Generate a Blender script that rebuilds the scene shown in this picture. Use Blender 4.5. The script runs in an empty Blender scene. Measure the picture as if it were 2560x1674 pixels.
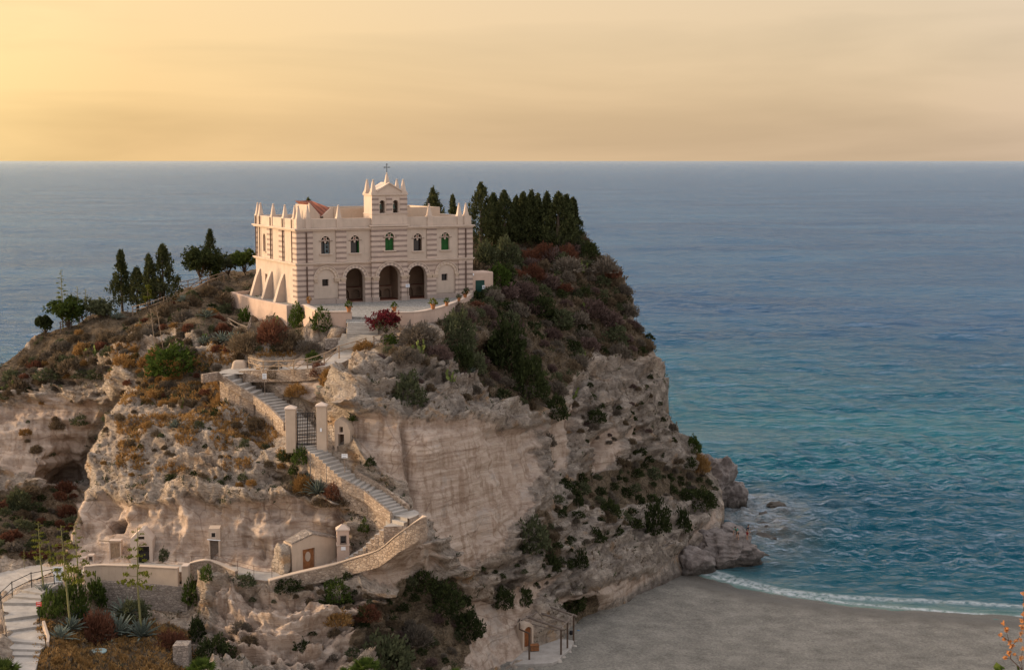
import bpy, math, random
import numpy as np
from mathutils import Vector, Matrix, noise as mnoise
from mathutils.geometry import tessellate_polygon
random.seed(7); RNG = np.random.default_rng(11)
scene = bpy.context.scene
COL = scene.collection
rad = math.radians
# ------------------------------------------------------------------ camera model
F, CX, CY, CAMZ = 3517., 1280., 837., 45.
PIT = math.atan((837 - 402) / F)
cpt, spt = math.cos(PIT), math.sin(PIT)
def ray(px, py):
    x = (px - CX) / F; y = -(py - CY) / F
    return x, cpt + y * spt, -spt + y * cpt
def D(px, py, d):                       # point of the place seen at a pixel of the photograph, d metres ahead
    r = ray(px, py); t = d / r[1]
    return Vector((r[0] * t, d, CAMZ + r[2] * t))
def Z(px, py, z):                       # the same at a known height
    r = ray(px, py); t = (z - CAMZ) / r[2]
    return Vector((r[0] * t, r[1] * t, z))
cam = bpy.data.cameras.new('camera'); cam.sensor_width = 36; cam.lens = F / 2560 * 36
cam.clip_start = 1; cam.clip_end = 400000
co = bpy.data.objects.new('camera', cam); COL.objects.link(co)
co.location = (0, 0, CAMZ); co.rotation_euler = (math.pi / 2 - PIT, 0, 0)
scene.camera = co
scene.view_settings.view_transform = 'Standard'; scene.view_settings.look = 'None'
scene.view_settings.exposure = .17; scene.view_settings.gamma = 1
# ------------------------------------------------------------------ numpy noise
def _hash(ix, iy, iz, seed):
    h = (ix * 374761393 + iy * 668265263 + iz * 2147483647 + seed * 1274126177) & 0xFFFFFFFF
    h = ((h ^ (h >> 13)) * 1274126177) & 0xFFFFFFFF
    h = ((h ^ (h >> 15)) * 2246822519) & 0xFFFFFFFF
    return h ^ (h >> 16)
def pnoise(p, seed=0):
    p = np.asarray(p, float); i = np.floor(p).astype(np.int64); f = p - i
    u = f * f * f * (f * (f * 6 - 15) + 10); out = np.zeros(p.shape[:-1])
    for dx in (0, 1):
        for dy in (0, 1):
            for dz in (0, 1):
                h = _hash(i[..., 0] + dx, i[..., 1] + dy, i[..., 2] + dz, seed)
                a = (h & 1023) / 1023. * 2 * math.pi; c = ((h >> 10) & 1023) / 1023. * 2 - 1
                s = np.sqrt(np.maximum(0, 1 - c * c))
                g = s * np.cos(a) * (f[..., 0] - dx) + s * np.sin(a) * (f[..., 1] - dy) + c * (f[..., 2] - dz)
                w = (u[..., 0] if dx else 1 - u[..., 0]) * (u[..., 1] if dy else 1 - u[..., 1]) * (u[..., 2] if dz else 1 - u[..., 2])
                out += g * w
    return out * 1.6
def fbm(p, oct=4, seed=0, gain=.5, lac=2.03):
    s = 0; a = 1.; p = np.asarray(p, float)
    for k in range(oct):
        s = s + a * pnoise(p, seed + k * 17); p = p * lac; a *= gain
    return s
def inpoly(px, py, poly):
    r = np.zeros(px.shape, bool); n = len(poly)
    for i in range(n):
        x1, y1 = poly[i]; x2, y2 = poly[(i + 1) % n]
        if y1 == y2: continue
        c = ((y1 > py) != (y2 > py)) & (px < (x2 - x1) * (py - y1) / (y2 - y1) + x1)
        r ^= c
    return r
def seg_dist(px, py, poly, closed=False):
    best = np.full(px.shape, 1e9); bx = px.copy(); by = py.copy(); n = len(poly)
    for i in range(n if closed else n - 1):
        x1, y1 = poly[i]; x2, y2 = poly[(i + 1) % n]; dx, dy = x2 - x1, y2 - y1
        t = np.clip(((px - x1) * dx + (py - y1) * dy) / (dx * dx + dy * dy + 1e-9), 0, 1)
        qx, qy = x1 + t * dx, y1 + t * dy; d = np.hypot(px - qx, py - qy); m = d < best
        best = np.where(m, d, best); bx = np.where(m, qx, bx); by = np.where(m, qy, by)
    return best, bx, by
# ------------------------------------------------------------------ objects
def tag(o, label=None, cat=None, group=None, kind=None):
    if label: o['label'] = label
    if cat: o['category'] = cat
    if group: o['group'] = group
    if kind: o['kind'] = kind
    return o
def link(o, parent=None):
    COL.objects.link(o)
    if parent is not None: o.parent = parent
    return o
def empty(name, loc=(0, 0, 0), rz=0, parent=None):
    o = bpy.data.objects.new(name, None); o.location = loc; o.rotation_euler = (0, 0, rz)
    o.empty_display_size = .3
    return link(o, parent)
def mesh_np(name, V, Q, mat=None, smooth=False):
    V = np.asarray(V, np.float32); Q = np.asarray(Q, np.int32); me = bpy.data.meshes.new(name)
    n, k = Q.shape
    me.vertices.add(len(V)); me.vertices.foreach_set('co', V.ravel())
    me.loops.add(n * k); me.loops.foreach_set('vertex_index', Q.ravel())
    me.polygons.add(n); me.polygons.foreach_set('loop_start', np.arange(0, n * k, k, dtype=np.int32))
    if smooth: me.polygons.foreach_set('use_smooth', np.ones(n, bool))
    me.update(calc_edges=True); me.validate()
    if mat: me.materials.append(mat)
    return me
def copy_tree(o, parent=None):
    c = o.copy(); COL.objects.link(c); c.parent = parent
    for ch in o.children: copy_tree(ch, c)
    return c
class MB:
    """collects shapes for ONE mesh"""
    def __init__(s): s.v = []; s.f = []; s.mi = []; s.cur = 0
    def add(s, vs, fs):
        b = len(s.v); s.v += [tuple(v) for v in vs]; s.f += [tuple(b + i for i in f) for f in fs]; s.mi += [s.cur] * len(fs)
    def box(s, x0, x1, y0, y1, z0, z1, M=None):
        v = [Vector(p) for p in ((x0, y0, z0), (x1, y0, z0), (x1, y1, z0), (x0, y1, z0), (x0, y0, z1), (x1, y0, z1), (x1, y1, z1), (x0, y1, z1))]
        if M is not None: v = [M @ p for p in v]
        s.add(v, [(3, 2, 1, 0), (4, 5, 6, 7), (0, 1, 5, 4), (1, 2, 6, 5), (2, 3, 7, 6), (3, 0, 4, 7)])
    def frustum(s, cx, cy, z0, z1, a0, b0, a1, b1, M=None):
        v = [Vector((cx + i * a, cy + j * b, z)) for z, a, b in ((z0, a0, b0), (z1, a1, b1)) for i, j in ((-1, -1), (1, -1), (1, 1), (-1, 1))]
        if M is not None: v = [M @ p for p in v]
        s.add(v, [(3, 2, 1, 0), (4, 5, 6, 7), (0, 1, 5, 4), (1, 2, 6, 5), (2, 3, 7, 6), (3, 0, 4, 7)])
    def plate(s, outer, holes, y0, y1, axis='y'):
        """polygon with holes in the x-z plane, thick from y0 to y1 (axis 'x': in the y-z plane)"""
        mp = (lambda a, b, t: (a, t, b)) if axis == 'y' else (lambda a, b, t: (t, a, b))
        loops = [outer] + list(holes)
        tris = tessellate_polygon([[Vector((a, b, 0)) for a, b in L] for L in loops])
        flat = [p for L in loops for p in L]; n = len(flat)
        vs = [mp(a, b, y0) for a, b in flat] + [mp(a, b, y1) for a, b in flat]
        fs = [tuple(t) for t in tris] + [tuple(n + i for i in reversed(t)) for t in tris]
        o = 0
        for L in loops:
            m = len(L)
            fs += [(o + i, o + (i + 1) % m, n + o + (i + 1) % m, n + o + i) for i in range(m)]
            o += m
        s.add(vs, fs)
    def ring(s, cx, zs, r0, r1, y0, y1, n=17, a0=0, a1=math.pi, alt=None):
        for k in range(n):
            t0 = a0 + (a1 - a0) * k / n; t1 = a0 + (a1 - a0) * (k + 1) / n
            if alt: s.cur = alt[k % len(alt)]
            v = [(cx - r * math.cos(t), y, zs + r * math.sin(t)) for y in (y0, y1) for t, r in ((t0, r0), (t1, r0), (t1, r1), (t0, r1))]
            s.add(v, [(0, 1, 2, 3), (7, 6, 5, 4), (0, 4, 5, 1), (1, 5, 6, 2), (2, 6, 7, 3), (3, 7, 4, 0)])
        s.cur = 0
    def tube(s, pts, r, n=6, r1=None, cap=True):
        pts = [Vector(p) for p in pts]; m = len(pts); vs = []
        for i, p in enumerate(pts):
            t = (pts[min(i + 1, m - 1)] - pts[max(i - 1, 0)]).normalized()
            a = t.orthogonal().normalized() if abs(t.z) > .95 else t.cross(Vector((0, 0, 1))).normalized()
            b = t.cross(a); rr = r if r1 is None else r + (r1 - r) * i / (m - 1)
            vs += [p + (a * math.cos(2 * math.pi * k / n) + b * math.sin(2 * math.pi * k / n)) * rr for k in range(n)]
        fs = [(i * n + k, i * n + (k + 1) % n, (i + 1) * n + (k + 1) % n, (i + 1) * n + k) for i in range(m - 1) for k in range(n)]
        if cap: fs += [tuple(range(n - 1, -1, -1)), tuple((m - 1) * n + k for k in range(n))]
        s.add(vs, fs)
    def lathe(s, prof, cx=0, cy=0, n=12):
        vs = [(cx + r * math.cos(2 * math.pi * k / n), cy + r * math.sin(2 * math.pi * k / n), z) for r, z in prof for k in range(n)]
        m = len(prof)
        fs = [(i * n + k, i * n + (k + 1) % n, (i + 1) * n + (k + 1) % n, (i + 1) * n + k) for i in range(m - 1) for k in range(n)]
        fs += [tuple(range(n - 1, -1, -1)), tuple((m - 1) * n + k for k in range(n))]
        s.add(vs, fs)
    def build(s, name, mat, parent=None, loc=None, bevel=0, smooth=False):
        me = bpy.data.meshes.new(name); me.from_pydata(s.v, [], s.f); me.validate()
        for m in (mat if isinstance(mat, (list, tuple)) else [mat]): me.materials.append(m)
        if max(s.mi, default=0) > 0 and len(me.polygons) == len(s.mi): me.polygons.foreach_set('material_index', s.mi)
        if smooth: me.polygons.foreach_set('use_smooth', [True] * len(me.polygons))
        import bmesh
        b = bmesh.new(); b.from_mesh(me); bmesh.ops.recalc_face_normals(b, faces=b.faces[:]); b.to_mesh(me); b.free()
        me.update()
        o = bpy.data.objects.new(name, me); link(o, parent)
        if loc is not None: o.location = loc
        if bevel:
            md = o.modifiers.new('bevel', 'BEVEL'); md.width = bevel; md.segments = 2; md.limit_method = 'ANGLE'
        return o
# ------------------------------------------------------------------ materials
def newmat(name):
    m = bpy.data.materials.new(name); m.use_nodes = True; nt = m.node_tree
    for n in list(nt.nodes): nt.nodes.remove(n)
    return m, nt
class NT:
    def __init__(s, nt): s.t = nt
    def n(s, typ, **kw):
        n = s.t.nodes.new('ShaderNode' + typ)
        for k, v in kw.items(): setattr(n, k, v)
        return n
    def set(s, sock, v):
        if v is None: return
        if hasattr(v, 'is_output') or isinstance(v, bpy.types.NodeSocket): s.t.links.new(v, sock)
        else: sock.default_value = v if not isinstance(v, tuple) or len(v) != 3 or sock.type != 'RGBA' else (*v, 1)
    def math(s, op, a, b=None, c=None, clamp=False):
        n = s.n('Math', operation=op, use_clamp=clamp); s.set(n.inputs[0], a); s.set(n.inputs[1], b); s.set(n.inputs[2], c); return n.outputs[0]
    def vmath(s, op, a, b=None):
        n = s.n('VectorMath', operation=op); s.set(n.inputs[0], a); s.set(n.inputs[1], b)
        return n.outputs['Value'] if op in ('DOT_PRODUCT', 'LENGTH') else n.outputs[0]
    def mix(s, f, a, b, bt='MIX'):
        n = s.n('Mix', data_type='RGBA', blend_type=bt); n.clamp_factor = True
        s.set(n.inputs[0], f); s.set(n.inputs[6], a); s.set(n.inputs[7], b); return n.outputs[2]
    def ramp(s, f, stops, interp='LINEAR'):
        n = s.n('ValToRGB'); cr = n.color_ramp; cr.interpolation = interp
        while len(cr.elements) < len(stops): cr.elements.new(.5)
        for e, (p, c) in zip(cr.elements, stops): e.position = p; e.color = (*c, 1) if isinstance(c, tuple) else (c, c, c, 1)
        s.set(n.inputs[0], f); return n.outputs[0]
    def noise(s, vec, scale, detail=4, rough=.55, dist=0):
        n = s.n('TexNoise'); s.set(n.inputs['Vector'], vec); n.inputs['Scale'].default_value = scale
        n.inputs['Detail'].default_value = detail; n.inputs['Roughness'].default_value = rough; n.inputs['Distortion'].default_value = dist
        return n.outputs['Fac']
    def voro(s, vec, scale, feature='F1', out='Distance', rnd=1):
        n = s.n('TexVoronoi', feature=feature); s.set(n.inputs['Vector'], vec); n.inputs['Scale'].default_value = scale
        n.inputs['Randomness'].default_value = rnd; return n.outputs[out]
    def scale(s, vec, sc): return s.vmath('MULTIPLY', vec, sc)
    def coord(s, which='Object'): return s.n('TexCoord').outputs[which]
    def pos(s): return s.n('NewGeometry').outputs['Position']
    def bump(s, h, strength=.5, dist=.1, normal=None):
        n = s.n('Bump'); n.inputs['Strength'].default_value = strength; n.inputs['Distance'].default_value = dist
        s.set(n.inputs['Height'], h); s.set(n.inputs['Normal'], normal); return n.outputs[0]
    def bsdf(s, col, rough=.9, normal=None, spec=.2, metal=0, out=True):
        n = s.n('BsdfPrincipled'); s.set(n.inputs['Base Color'], col); s.set(n.inputs['Roughness'], rough)
        s.set(n.inputs['Normal'], normal); n.inputs['Specular IOR Level'].default_value = spec; n.inputs['Metallic'].default_value = metal
        if out: s.out(n.outputs[0])
        return n
    def out(s, sh):
        o = s.n('OutputMaterial'); s.t.links.new(sh, o.inputs[0])
M = {}
def simple(name, c, rough=.85, var=.25, scale=3, bump=.3, spec=.2, metal=0, bd=.03):
    m, nt = newmat(name); t = NT(nt); v = t.coord()
    nz = t.noise(v, scale, 6, .6)
    lo = tuple(x * (1 - var) for x in c); hi = tuple(min(1, x * (1 + var)) for x in c)
    col = t.ramp(nz, [(.3, lo), (.7, hi)])
    t.bsdf(col, rough, t.bump(t.noise(v, scale * 6, 5), bump, bd), spec, metal)
    M[name] = m; return m
def plaster(name, c, stain=(.26, .2, .165), stripe=None, per=.56, duty=.42, con=1.):
    m, nt = newmat(name); t = NT(nt); v = t.coord(); sx = t.n('SeparateXYZ'); t.set(sx.inputs[0], v)
    n1 = t.noise(v, .9, 6, .65); n2 = t.noise(t.scale(v, (3., 3., .35)), 1.2, 5, .6); n3 = t.noise(v, 9, 4, .6)
    base = t.ramp(n1, [(.28, tuple(x * .84 for x in c)), (.72, tuple(x * 1.1 for x in c))])
    if stripe:
        wob = t.math('MULTIPLY', t.math('SUBTRACT', t.noise(v, 1.6, 2), .5), .06)
        fr = t.math('FRACT', t.math('DIVIDE', t.math('ADD', sx.outputs[2], wob), per))
        k = t.n('MapRange', interpolation_type='SMOOTHSTEP'); t.set(k.inputs[0], t.math('ABSOLUTE', t.math('SUBTRACT', fr, .5)))
        k.inputs[1].default_value = duty / 2 + .02; k.inputs[2].default_value = duty / 2 - .02
        sk = t.math('MULTIPLY', k.outputs[0], t.math('ADD', con * .75, t.math('MULTIPLY', n1, con * .4)), clamp=True)
        # every block a slightly different stone
        blk = t.n('TexWhiteNoise', noise_dimensions='2D'); cb = t.n('CombineXYZ')
        t.set(cb.inputs[0], t.math('FLOOR', t.math('DIVIDE', t.math('ADD', sx.outputs[0], sx.outputs[1]), .62)))
        t.set(cb.inputs[1], t.math('FLOOR', t.math('DIVIDE', sx.outputs[2], per / 2))); t.set(blk.inputs[0], cb.outputs[0])
        base = t.mix(sk, base, t.ramp(t.math('ADD', t.math('MULTIPLY', n3, .5), t.math('MULTIPLY', blk.outputs[0], .5)), [(.2, tuple(x * .8 for x in stripe)), (.8, tuple(x * 1.18 for x in stripe))]))
    st = t.n('MapRange'); t.set(st.inputs[0], n2); st.inputs[1].default_value = .56; st.inputs[2].default_value = .8; st.inputs[4].default_value = .55
    col = t.mix(st.outputs[0], base, stain)
    col = t.mix(t.math('MULTIPLY', n3, .3), col, tuple(x * 1.12 for x in c))
    t.bsdf(col, .92, t.bump(t.math('ADD', t.math('MULTIPLY', n3, .6), t.noise(v, 40, 3)), .35, .02), .15)
    M[name] = m; return m
# ------------------------------------------------------------------ colours of the place
PL = (.48, .392, .322); ST = (.20, .15, .13)
plaster('plaster', PL)
plaster('banded stone', (.50, .395, .33), stripe=ST, con=1.0)
plaster('faint banded stone', (.46, .36, .295), stripe=(.25, .19, .16), con=.9)
plaster('wall plaster', (.50, .37, .295))
plaster('trim stone', (.52, .42, .345))
plaster('old plaster', (.47, .37, .285), stain=(.24, .18, .135))
plaster('plinth stone', (.36, .29, .25), stain=(.2, .165, .145))
simple('dark interior', (.05, .038, .03), .95)
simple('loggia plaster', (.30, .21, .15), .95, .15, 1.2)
simple('terracotta floor', (.17, .07, .045), .8)
simple('green paint', (.012, .088, .017), .5, .2, 2)
simple('dark green paint', (.008, .045, .035), .5, .15, 2)
simple('blue grey paint', (.16, .20, .21), .6, .15, 4)
simple('black pane', (.008, .009, .012), .15, .2, 1, .02, .5)
simple('red pane', (.22, .035, .02), .3, .2, 4, .05, .5)
simple('rust iron', (.10, .06, .045), .8, .3, 8)
simple('black iron', (.014, .014, .016), .55, .3, 8, .1)
simple('bronze', (.10, .15, .125), .5, .3, 6, .1, .4, .5)
simple('grey wood', (.17, .135, .11), .9, .35, 6)
simple('pale wood', (.30, .22, .15), .9, .3, 6)
simple('dark wood', (.09, .06, .042), .9, .35, 6)
simple('orange wood', (.235, .085, .03), .7, .3, 4)
simple('brown door wood', (.24, .10, .04), .75, .35, 3)
simple('white paint', (.74, .76, .78), .5, .06, 3, .05)
simple('ink', (.10, .12, .16), .7, .2, 10, .05)
simple('blue ink', (.03, .10, .28), .6, .2, 10, .05)
simple('red paint', (.60, .09, .07), .6, .15, 6, .05)
simple('pot clay', (.33, .14, .06), .8, .25, 6)
simple('canvas', (.20, .22, .16), .9, .2, 3)
simple('sky blue plastic', (.04, .16, .32), .5, .2, 3)
simple('manhole paint', (.22, .30, .30), .6, .3, 4)
simple('rough render', (.30, .235, .18), .95, .42, 2.2, 1., .3)
simple('pale rock', (.34, .30, .26), .95, .3, 1.2, .8, .25)
m, nt = newmat('cobbles'); t = NT(nt); v = t.coord()
vc = t.voro(v, 5.5, out='Color'); vd = t.voro(v, 5.5, 'DISTANCE_TO_EDGE')
cc = t.ramp(t.vmath('DOT_PRODUCT', vc, (.4, .3, .3)), [(.15, (.17, .165, .155)), (.85, (.36, .345, .32))])
cc = t.mix(t.ramp(vd, [(.02, 1.), (.09, 0.)]), cc, (.16, .145, .125))
t.bsdf(cc, .8, t.bump(vd, .6, .04)); M['cobbles'] = m
m, nt = newmat('rubble masonry'); t = NT(nt); v = t.scale(t.coord(), (1, 1, 1.5))
vc = t.voro(v, 3.6, out='Color'); vd = t.voro(v, 3.6, 'DISTANCE_TO_EDGE'); nz = t.noise(v, 6, 5)
cc = t.ramp(t.math('ADD', t.math('MULTIPLY', t.vmath('DOT_PRODUCT', vc, (.4, .3, .3)), .7), t.math('MULTIPLY', nz, .3)), [(.2, (.20, .165, .14)), (.8, (.42, .355, .30))])
cc = t.mix(t.ramp(vd, [(.015, 1.), (.08, 0.)]), cc, (.19, .155, .125))
t.bsdf(cc, .95, t.bump(t.math('ADD', t.math('MINIMUM', vd, .12), t.math('MULTIPLY', nz, .08)), 1., .35)); M['rubble masonry'] = m
m, nt = newmat('warm rubble'); t = NT(nt); v = t.scale(t.coord(), (1, 1, 1.35)); nz = t.noise(v, 5, 6, .65); n0 = t.noise(v, .8, 5, .6)
wv = t.vmath('ADD', v, t.vmath('MULTIPLY', t.vmath('SUBTRACT', t.n('TexNoise').outputs['Color'], (.5, .5, .5)), (.15, .15, .15)))
vc = t.voro(wv, 3.2, out='Color'); vd = t.voro(wv, 3.2, 'DISTANCE_TO_EDGE')
cc = t.ramp(t.math('ADD', t.math('MULTIPLY', t.vmath('DOT_PRODUCT', vc, (.4, .3, .3)), .4), t.math('ADD', t.math('MULTIPLY', nz, .3), t.math('MULTIPLY', n0, .3))), [(.28, (.19, .14, .105)), (.5, (.35, .27, .205)), (.72, (.50, .405, .32))])
cc = t.mix(t.math('MULTIPLY', t.ramp(vd, [(.01, 1.), (.06, 0.)]), .6), cc, (.17, .125, .092))
t.bsdf(cc, .95, t.bump(t.math('ADD', t.math('MINIMUM', vd, .12), t.math('MULTIPLY', nz, .12)), 1., .3)); M['warm rubble'] = m
m, nt = newmat('limestone paving'); t = NT(nt); v = t.coord(); nz = t.noise(v, 1.3, 7, .65); n2 = t.noise(v, 14, 4)
cc = t.ramp(t.math('ADD', t.math('MULTIPLY', nz, .7), t.math('MULTIPLY', n2, .3)), [(.3, (.25, .225, .20)), (.7, (.42, .385, .345))])
t.bsdf(cc, .9, t.bump(n2, .4, .03)); M['limestone paving'] = m
m, nt = newmat('roof tiles'); t = NT(nt); v = t.coord(); sx = t.n('SeparateXYZ'); t.set(sx.inputs[0], v)
u1 = t.math('FRACT', t.math('MULTIPLY', sx.outputs[0], 3.4)); u2 = t.math('FRACT', t.math('MULTIPLY', sx.outputs[1], 2.6))
h = t.math('ADD', t.math('SINE', t.math('MULTIPLY', u1, 3.1416)), t.math('MULTIPLY', u2, .5))
cc = t.ramp(t.math('ADD', t.math('MULTIPLY', h, .4), t.math('MULTIPLY', t.noise(v, 5, 4), .5)), [(.2, (.07, .028, .02)), (.8, (.26, .09, .055))])
t.bsdf(cc, .85, t.bump(h, .9, .06)); M['roof tiles'] = m
# rock: zone.r = bare cut sandstone, zone.g = soil and dry litter, zone.b = sea-darkened
def rock_material():
    m, nt = newmat('sandstone'); t = NT(nt); p = t.pos(); z = t.n('Attribute', attribute_name='zone')
    sz = t.n('SeparateColor'); t.set(sz.inputs[0], z.outputs['Color'])
    warp = t.n('TexNoise'); t.set(warp.inputs['Vector'], p); warp.inputs['Scale'].default_value = .22
    wp = t.vmath('ADD', p, t.vmath('MULTIPLY', t.vmath('SUBTRACT', warp.outputs['Color'], (.5, .5, .5)), (1.2, 1.2, 1.6)))
    n_big = t.noise(p, .16, 6, .6); n_mid = t.noise(p, .9, 8, .68); n_fine = t.noise(p, 5.5, 6, .7)
    wq = t.vmath('ADD', p, t.vmath('MULTIPLY', t.vmath('SUBTRACT', warp.outputs['Color'], (.5, .5, .5)), (.5, .5, .55)))
    bed = t.noise(t.scale(wq, (.10, .10, 1.9)), 1., 7, .68)      # horizontal beds
    bed2 = t.noise(t.scale(wq, (.25, .25, 5.5)), 1., 4, .6)
    drip = t.noise(t.scale(p, (1.4, 1.4, .10)), 1., 5, .62)
    crust = t.ramp(t.math('ADD', t.math('MULTIPLY', n_mid, .62), t.math('MULTIPLY', n_fine, .38)), [(.35, (.12, .096, .078)), (.44, (.285, .235, .192)), (.52, (.41, .342, .28)), (.62, (.56, .475, .39))])
    crust = t.mix(t.ramp(n_big, [(.44, 0.), (.58, .7)]), crust, t.ramp(n_mid, [(.36, (.20, .14, .095)), (.5, (.41, .31, .225)), (.64, (.54, .43, .325))]))
    crust = t.mix(t.ramp(t.noise(t.vmath('ADD', p, (31., 7., 3.)), .45, 5, .6), [(.57, 0.), (.66, .7)]), crust, (.40, .235, .11))
    crk = t.voro(t.vmath('ADD', wp, t.vmath('MULTIPLY', t.n('TexNoise').outputs['Color'], (.1, .1, .1))), .30, 'DISTANCE_TO_EDGE'); crk2 = t.voro(t.scale(wp, (.55, .55, 2.4)), 1.1, 'DISTANCE_TO_EDGE')
    crm = t.math('MAXIMUM', t.math('MULTIPLY', t.ramp(crk, [(.0, 1.), (.045, 0.)]), t.ramp(n_big, [(.42, 0.), (.56, 1.)])), t.math('MULTIPLY', t.ramp(crk2, [(.0, 1.), (.05, 0.)]), t.ramp(n_mid, [(.44, 0.), (.56, .8)])))
    crust = t.mix(t.math('MULTIPLY', crm, .5), crust, (.075, .058, .045))
    cut = t.ramp(t.math('ADD', t.math('MULTIPLY', bed, .62), t.math('ADD', t.math('MULTIPLY', bed2, .26), t.math('MULTIPLY', n_mid, .12))), [(.36, (.26, .185, .138)), (.46, (.42, .322, .255)), (.54, (.48, .38, .305)), (.64, (.54, .44, .365))])
    cut = t.mix(t.ramp(drip, [(.50, 0.), (.60, .7)]), cut, (.235, .155, .105))
    cut = t.mix(t.ramp(n_fine, [(.40, 0.), (.65, .35)]), cut, (.54, .425, .33))
    soil = t.ramp(t.math('ADD', t.math('MULTIPLY', n_mid, .5), t.math('MULTIPLY', n_fine, .5)), [(.36, (.048, .037, .027)), (.46, (.105, .078, .052)), (.55, (.175, .13, .085)), (.66, (.29, .23, .165))])
    edge = t.math('MULTIPLY', t.math('SUBTRACT', n_mid, .5), .9)
    fr = t.n('MapRange', interpolation_type='SMOOTHSTEP'); t.set(fr.inputs[0], t.math('ADD', sz.outputs[0], edge)); fr.inputs[1].default_value = .4; fr.inputs[2].default_value = .62
    fg = t.n('MapRange', interpolation_type='SMOOTHSTEP'); t.set(fg.inputs[0], t.math('ADD', sz.outputs[1], edge)); fg.inputs[1].default_value = .42; fg.inputs[2].default_value = .62
    cut = t.mix(t.math('MULTIPLY', t.math('MULTIPLY', t.ramp(crk, [(.0, 1.), (.02, 0.)]), t.ramp(n_big, [(.46, 0.), (.56, 1.)])), .6), cut, (.16, .105, .075))
    blo = t.noise(t.vmath('ADD', p, (13., 5., 9.)), .38, 7, .7)
    cut = t.mix(t.ramp(blo, [(.52, 0.), (.62, .45)]), cut, (.30, .215, .16))
    cut = t.mix(t.ramp(blo, [(.34, .5), (.44, 0.)]), cut, (.36, .32, .285))
    col = t.mix(fr.outputs[0], crust, cut)
    lic = t.n('Attribute', attribute_name='dark_grey'); lk = t.math('MULTIPLY', lic.outputs['Fac'], t.math('SUBTRACT', 1., t.math('MULTIPLY', fr.outputs[0], .75)))
    col = t.mix(t.math('MULTIPLY', lk, t.ramp(n_big, [(.40, .15), (.6, .75)])), col, t.ramp(n_mid, [(.36, (.085, .075, .067)), (.5, (.20, .175, .152)), (.64, (.36, .315, .272))]))  # darker grey tone mixed in where the mask covers the right-hand rock
    col = t.mix(fg.outputs[0], col, soil)
    col = t.mix(t.math('MULTIPLY', sz.outputs[2], .8), col, t.ramp(n_mid, [(.3, (.055, .047, .043)), (.7, (.17, .145, .13))]))
    hgt = t.math('ADD', t.math('ADD', t.math('MULTIPLY', n_mid, t.math('SUBTRACT', 1.5, t.math('MULTIPLY', fr.outputs[0], 1.1))), t.math('SUBTRACT', t.math('MULTIPLY', n_fine, t.math('SUBTRACT', .6, t.math('MULTIPLY', fr.outputs[0], .4))), t.math('MULTIPLY', crm, t.math('SUBTRACT', .3, t.math('MULTIPLY', fr.outputs[0], .3))))), t.math('MULTIPLY', bed, t.math('ADD', .25, t.math('MULTIPLY', fr.outputs[0], .6))))
    t.bsdf(col, .95, t.bump(hgt, 1., .5), .1)
    M['sandstone'] = m
rock_material()
m, nt = newmat('sand'); t = NT(nt); p = t.pos(); a = t.n('Attribute', attribute_name='wet')
n1 = t.noise(p, .5, 6, .6); n2 = t.noise(p, 4.5, 6, .72); n3 = t.noise(p, 22, 3)
dry = t.ramp(t.math('ADD', t.math('MULTIPLY', n1, .3), t.math('ADD', t.math('MULTIPLY', n2, .45), t.math('MULTIPLY', n3, .25))), [(.39, (.12, .110, .094)), (.5, (.22, .203, .172)), (.60, (.335, .308, .262))])
pk = t.voro(p, .9); dry = t.mix(t.math('MULTIPLY', t.ramp(pk, [(.05, 1.), (.09, 0.)]), .7), dry, (.06, .05, .04)); fpv = t.voro(t.scale(p, (1., .7, 1.)), 1.9, 'SMOOTH_F1')
weed = t.math('MULTIPLY', t.ramp(a.outputs['Fac'], [(.25, 0.), (.45, 1.), (.62, 0.)]), t.ramp(n2, [(.48, 0.), (.6, 1.)]))
col = t.mix(t.math('MULTIPLY', weed, .8), dry, (.06, .05, .042))
col = t.mix(t.ramp(a.outputs['Fac'], [(.35, 0.), (.75, 1.)]), col, (.115, .105, .09))
pr = t.bsdf(col, .9, t.bump(t.math('ADD', t.math('ADD', n2, t.math('MULTIPLY', fpv, .55)), t.math('MULTIPLY', n3, .4)), .9, .22), .2)
t.set(pr.inputs['Roughness'], t.ramp(a.outputs['Fac'], [(.5, .9), (.85, .3)])); M['sand'] = m
m, nt = newmat('sea'); t = NT(nt); p = t.pos(); a = t.n('Attribute', attribute_name='shore'); fo = t.n('Attribute', attribute_name='foam')
patch = t.noise(t.scale(p, (.004, .012, 0)), 1., 4, .6)
deep = t.ramp(patch, [(.40, (.010, .052, .125)), (.60, (.018, .080, .162))])
mid_ = t.ramp(patch, [(.40, (.008, .066, .104)), (.60, (.013, .100, .134))])
col = t.mix(t.ramp(a.outputs['Fac'], [(.0, 0.), (.40, 1.)]), deep, mid_)
col = t.mix(t.ramp(a.outputs['Fac'], [(.72, 0.), (1., 1.)]), col, (.12, .20, .175))
n1 = t.noise(t.scale(p, (.42, .95, .5)), 1., 6, .62); n2 = t.noise(t.scale(p, (.085, .20, .1)), 1., 5, .6); n3 = t.noise(t.scale(p, (.010, .030, .01)), 1., 6, .62)
hgt = t.math('ADD', t.math('MULTIPLY', n1, .75), t.math('ADD', t.math('MULTIPLY', n2, 1.7), t.math('MULTIPLY', n3, 9.)))
nb = t.bump(hgt, 1., 1.)
rf = t.n('Attribute', attribute_name='reef'); col = t.mix(t.math('MULTIPLY', rf.outputs['Fac'], t.ramp(t.noise(p, .35, 6, .7), [(.35, .3), (.6, 1.)])), col, (.13, .105, .08))
fm = t.math('MULTIPLY', fo.outputs['Fac'], t.ramp(t.noise(p, 1.6, 6, .7), [(.36, 0.), (.56, 1.)]), clamp=True)
col = t.mix(fm, col, (.62, .64, .66))
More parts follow.
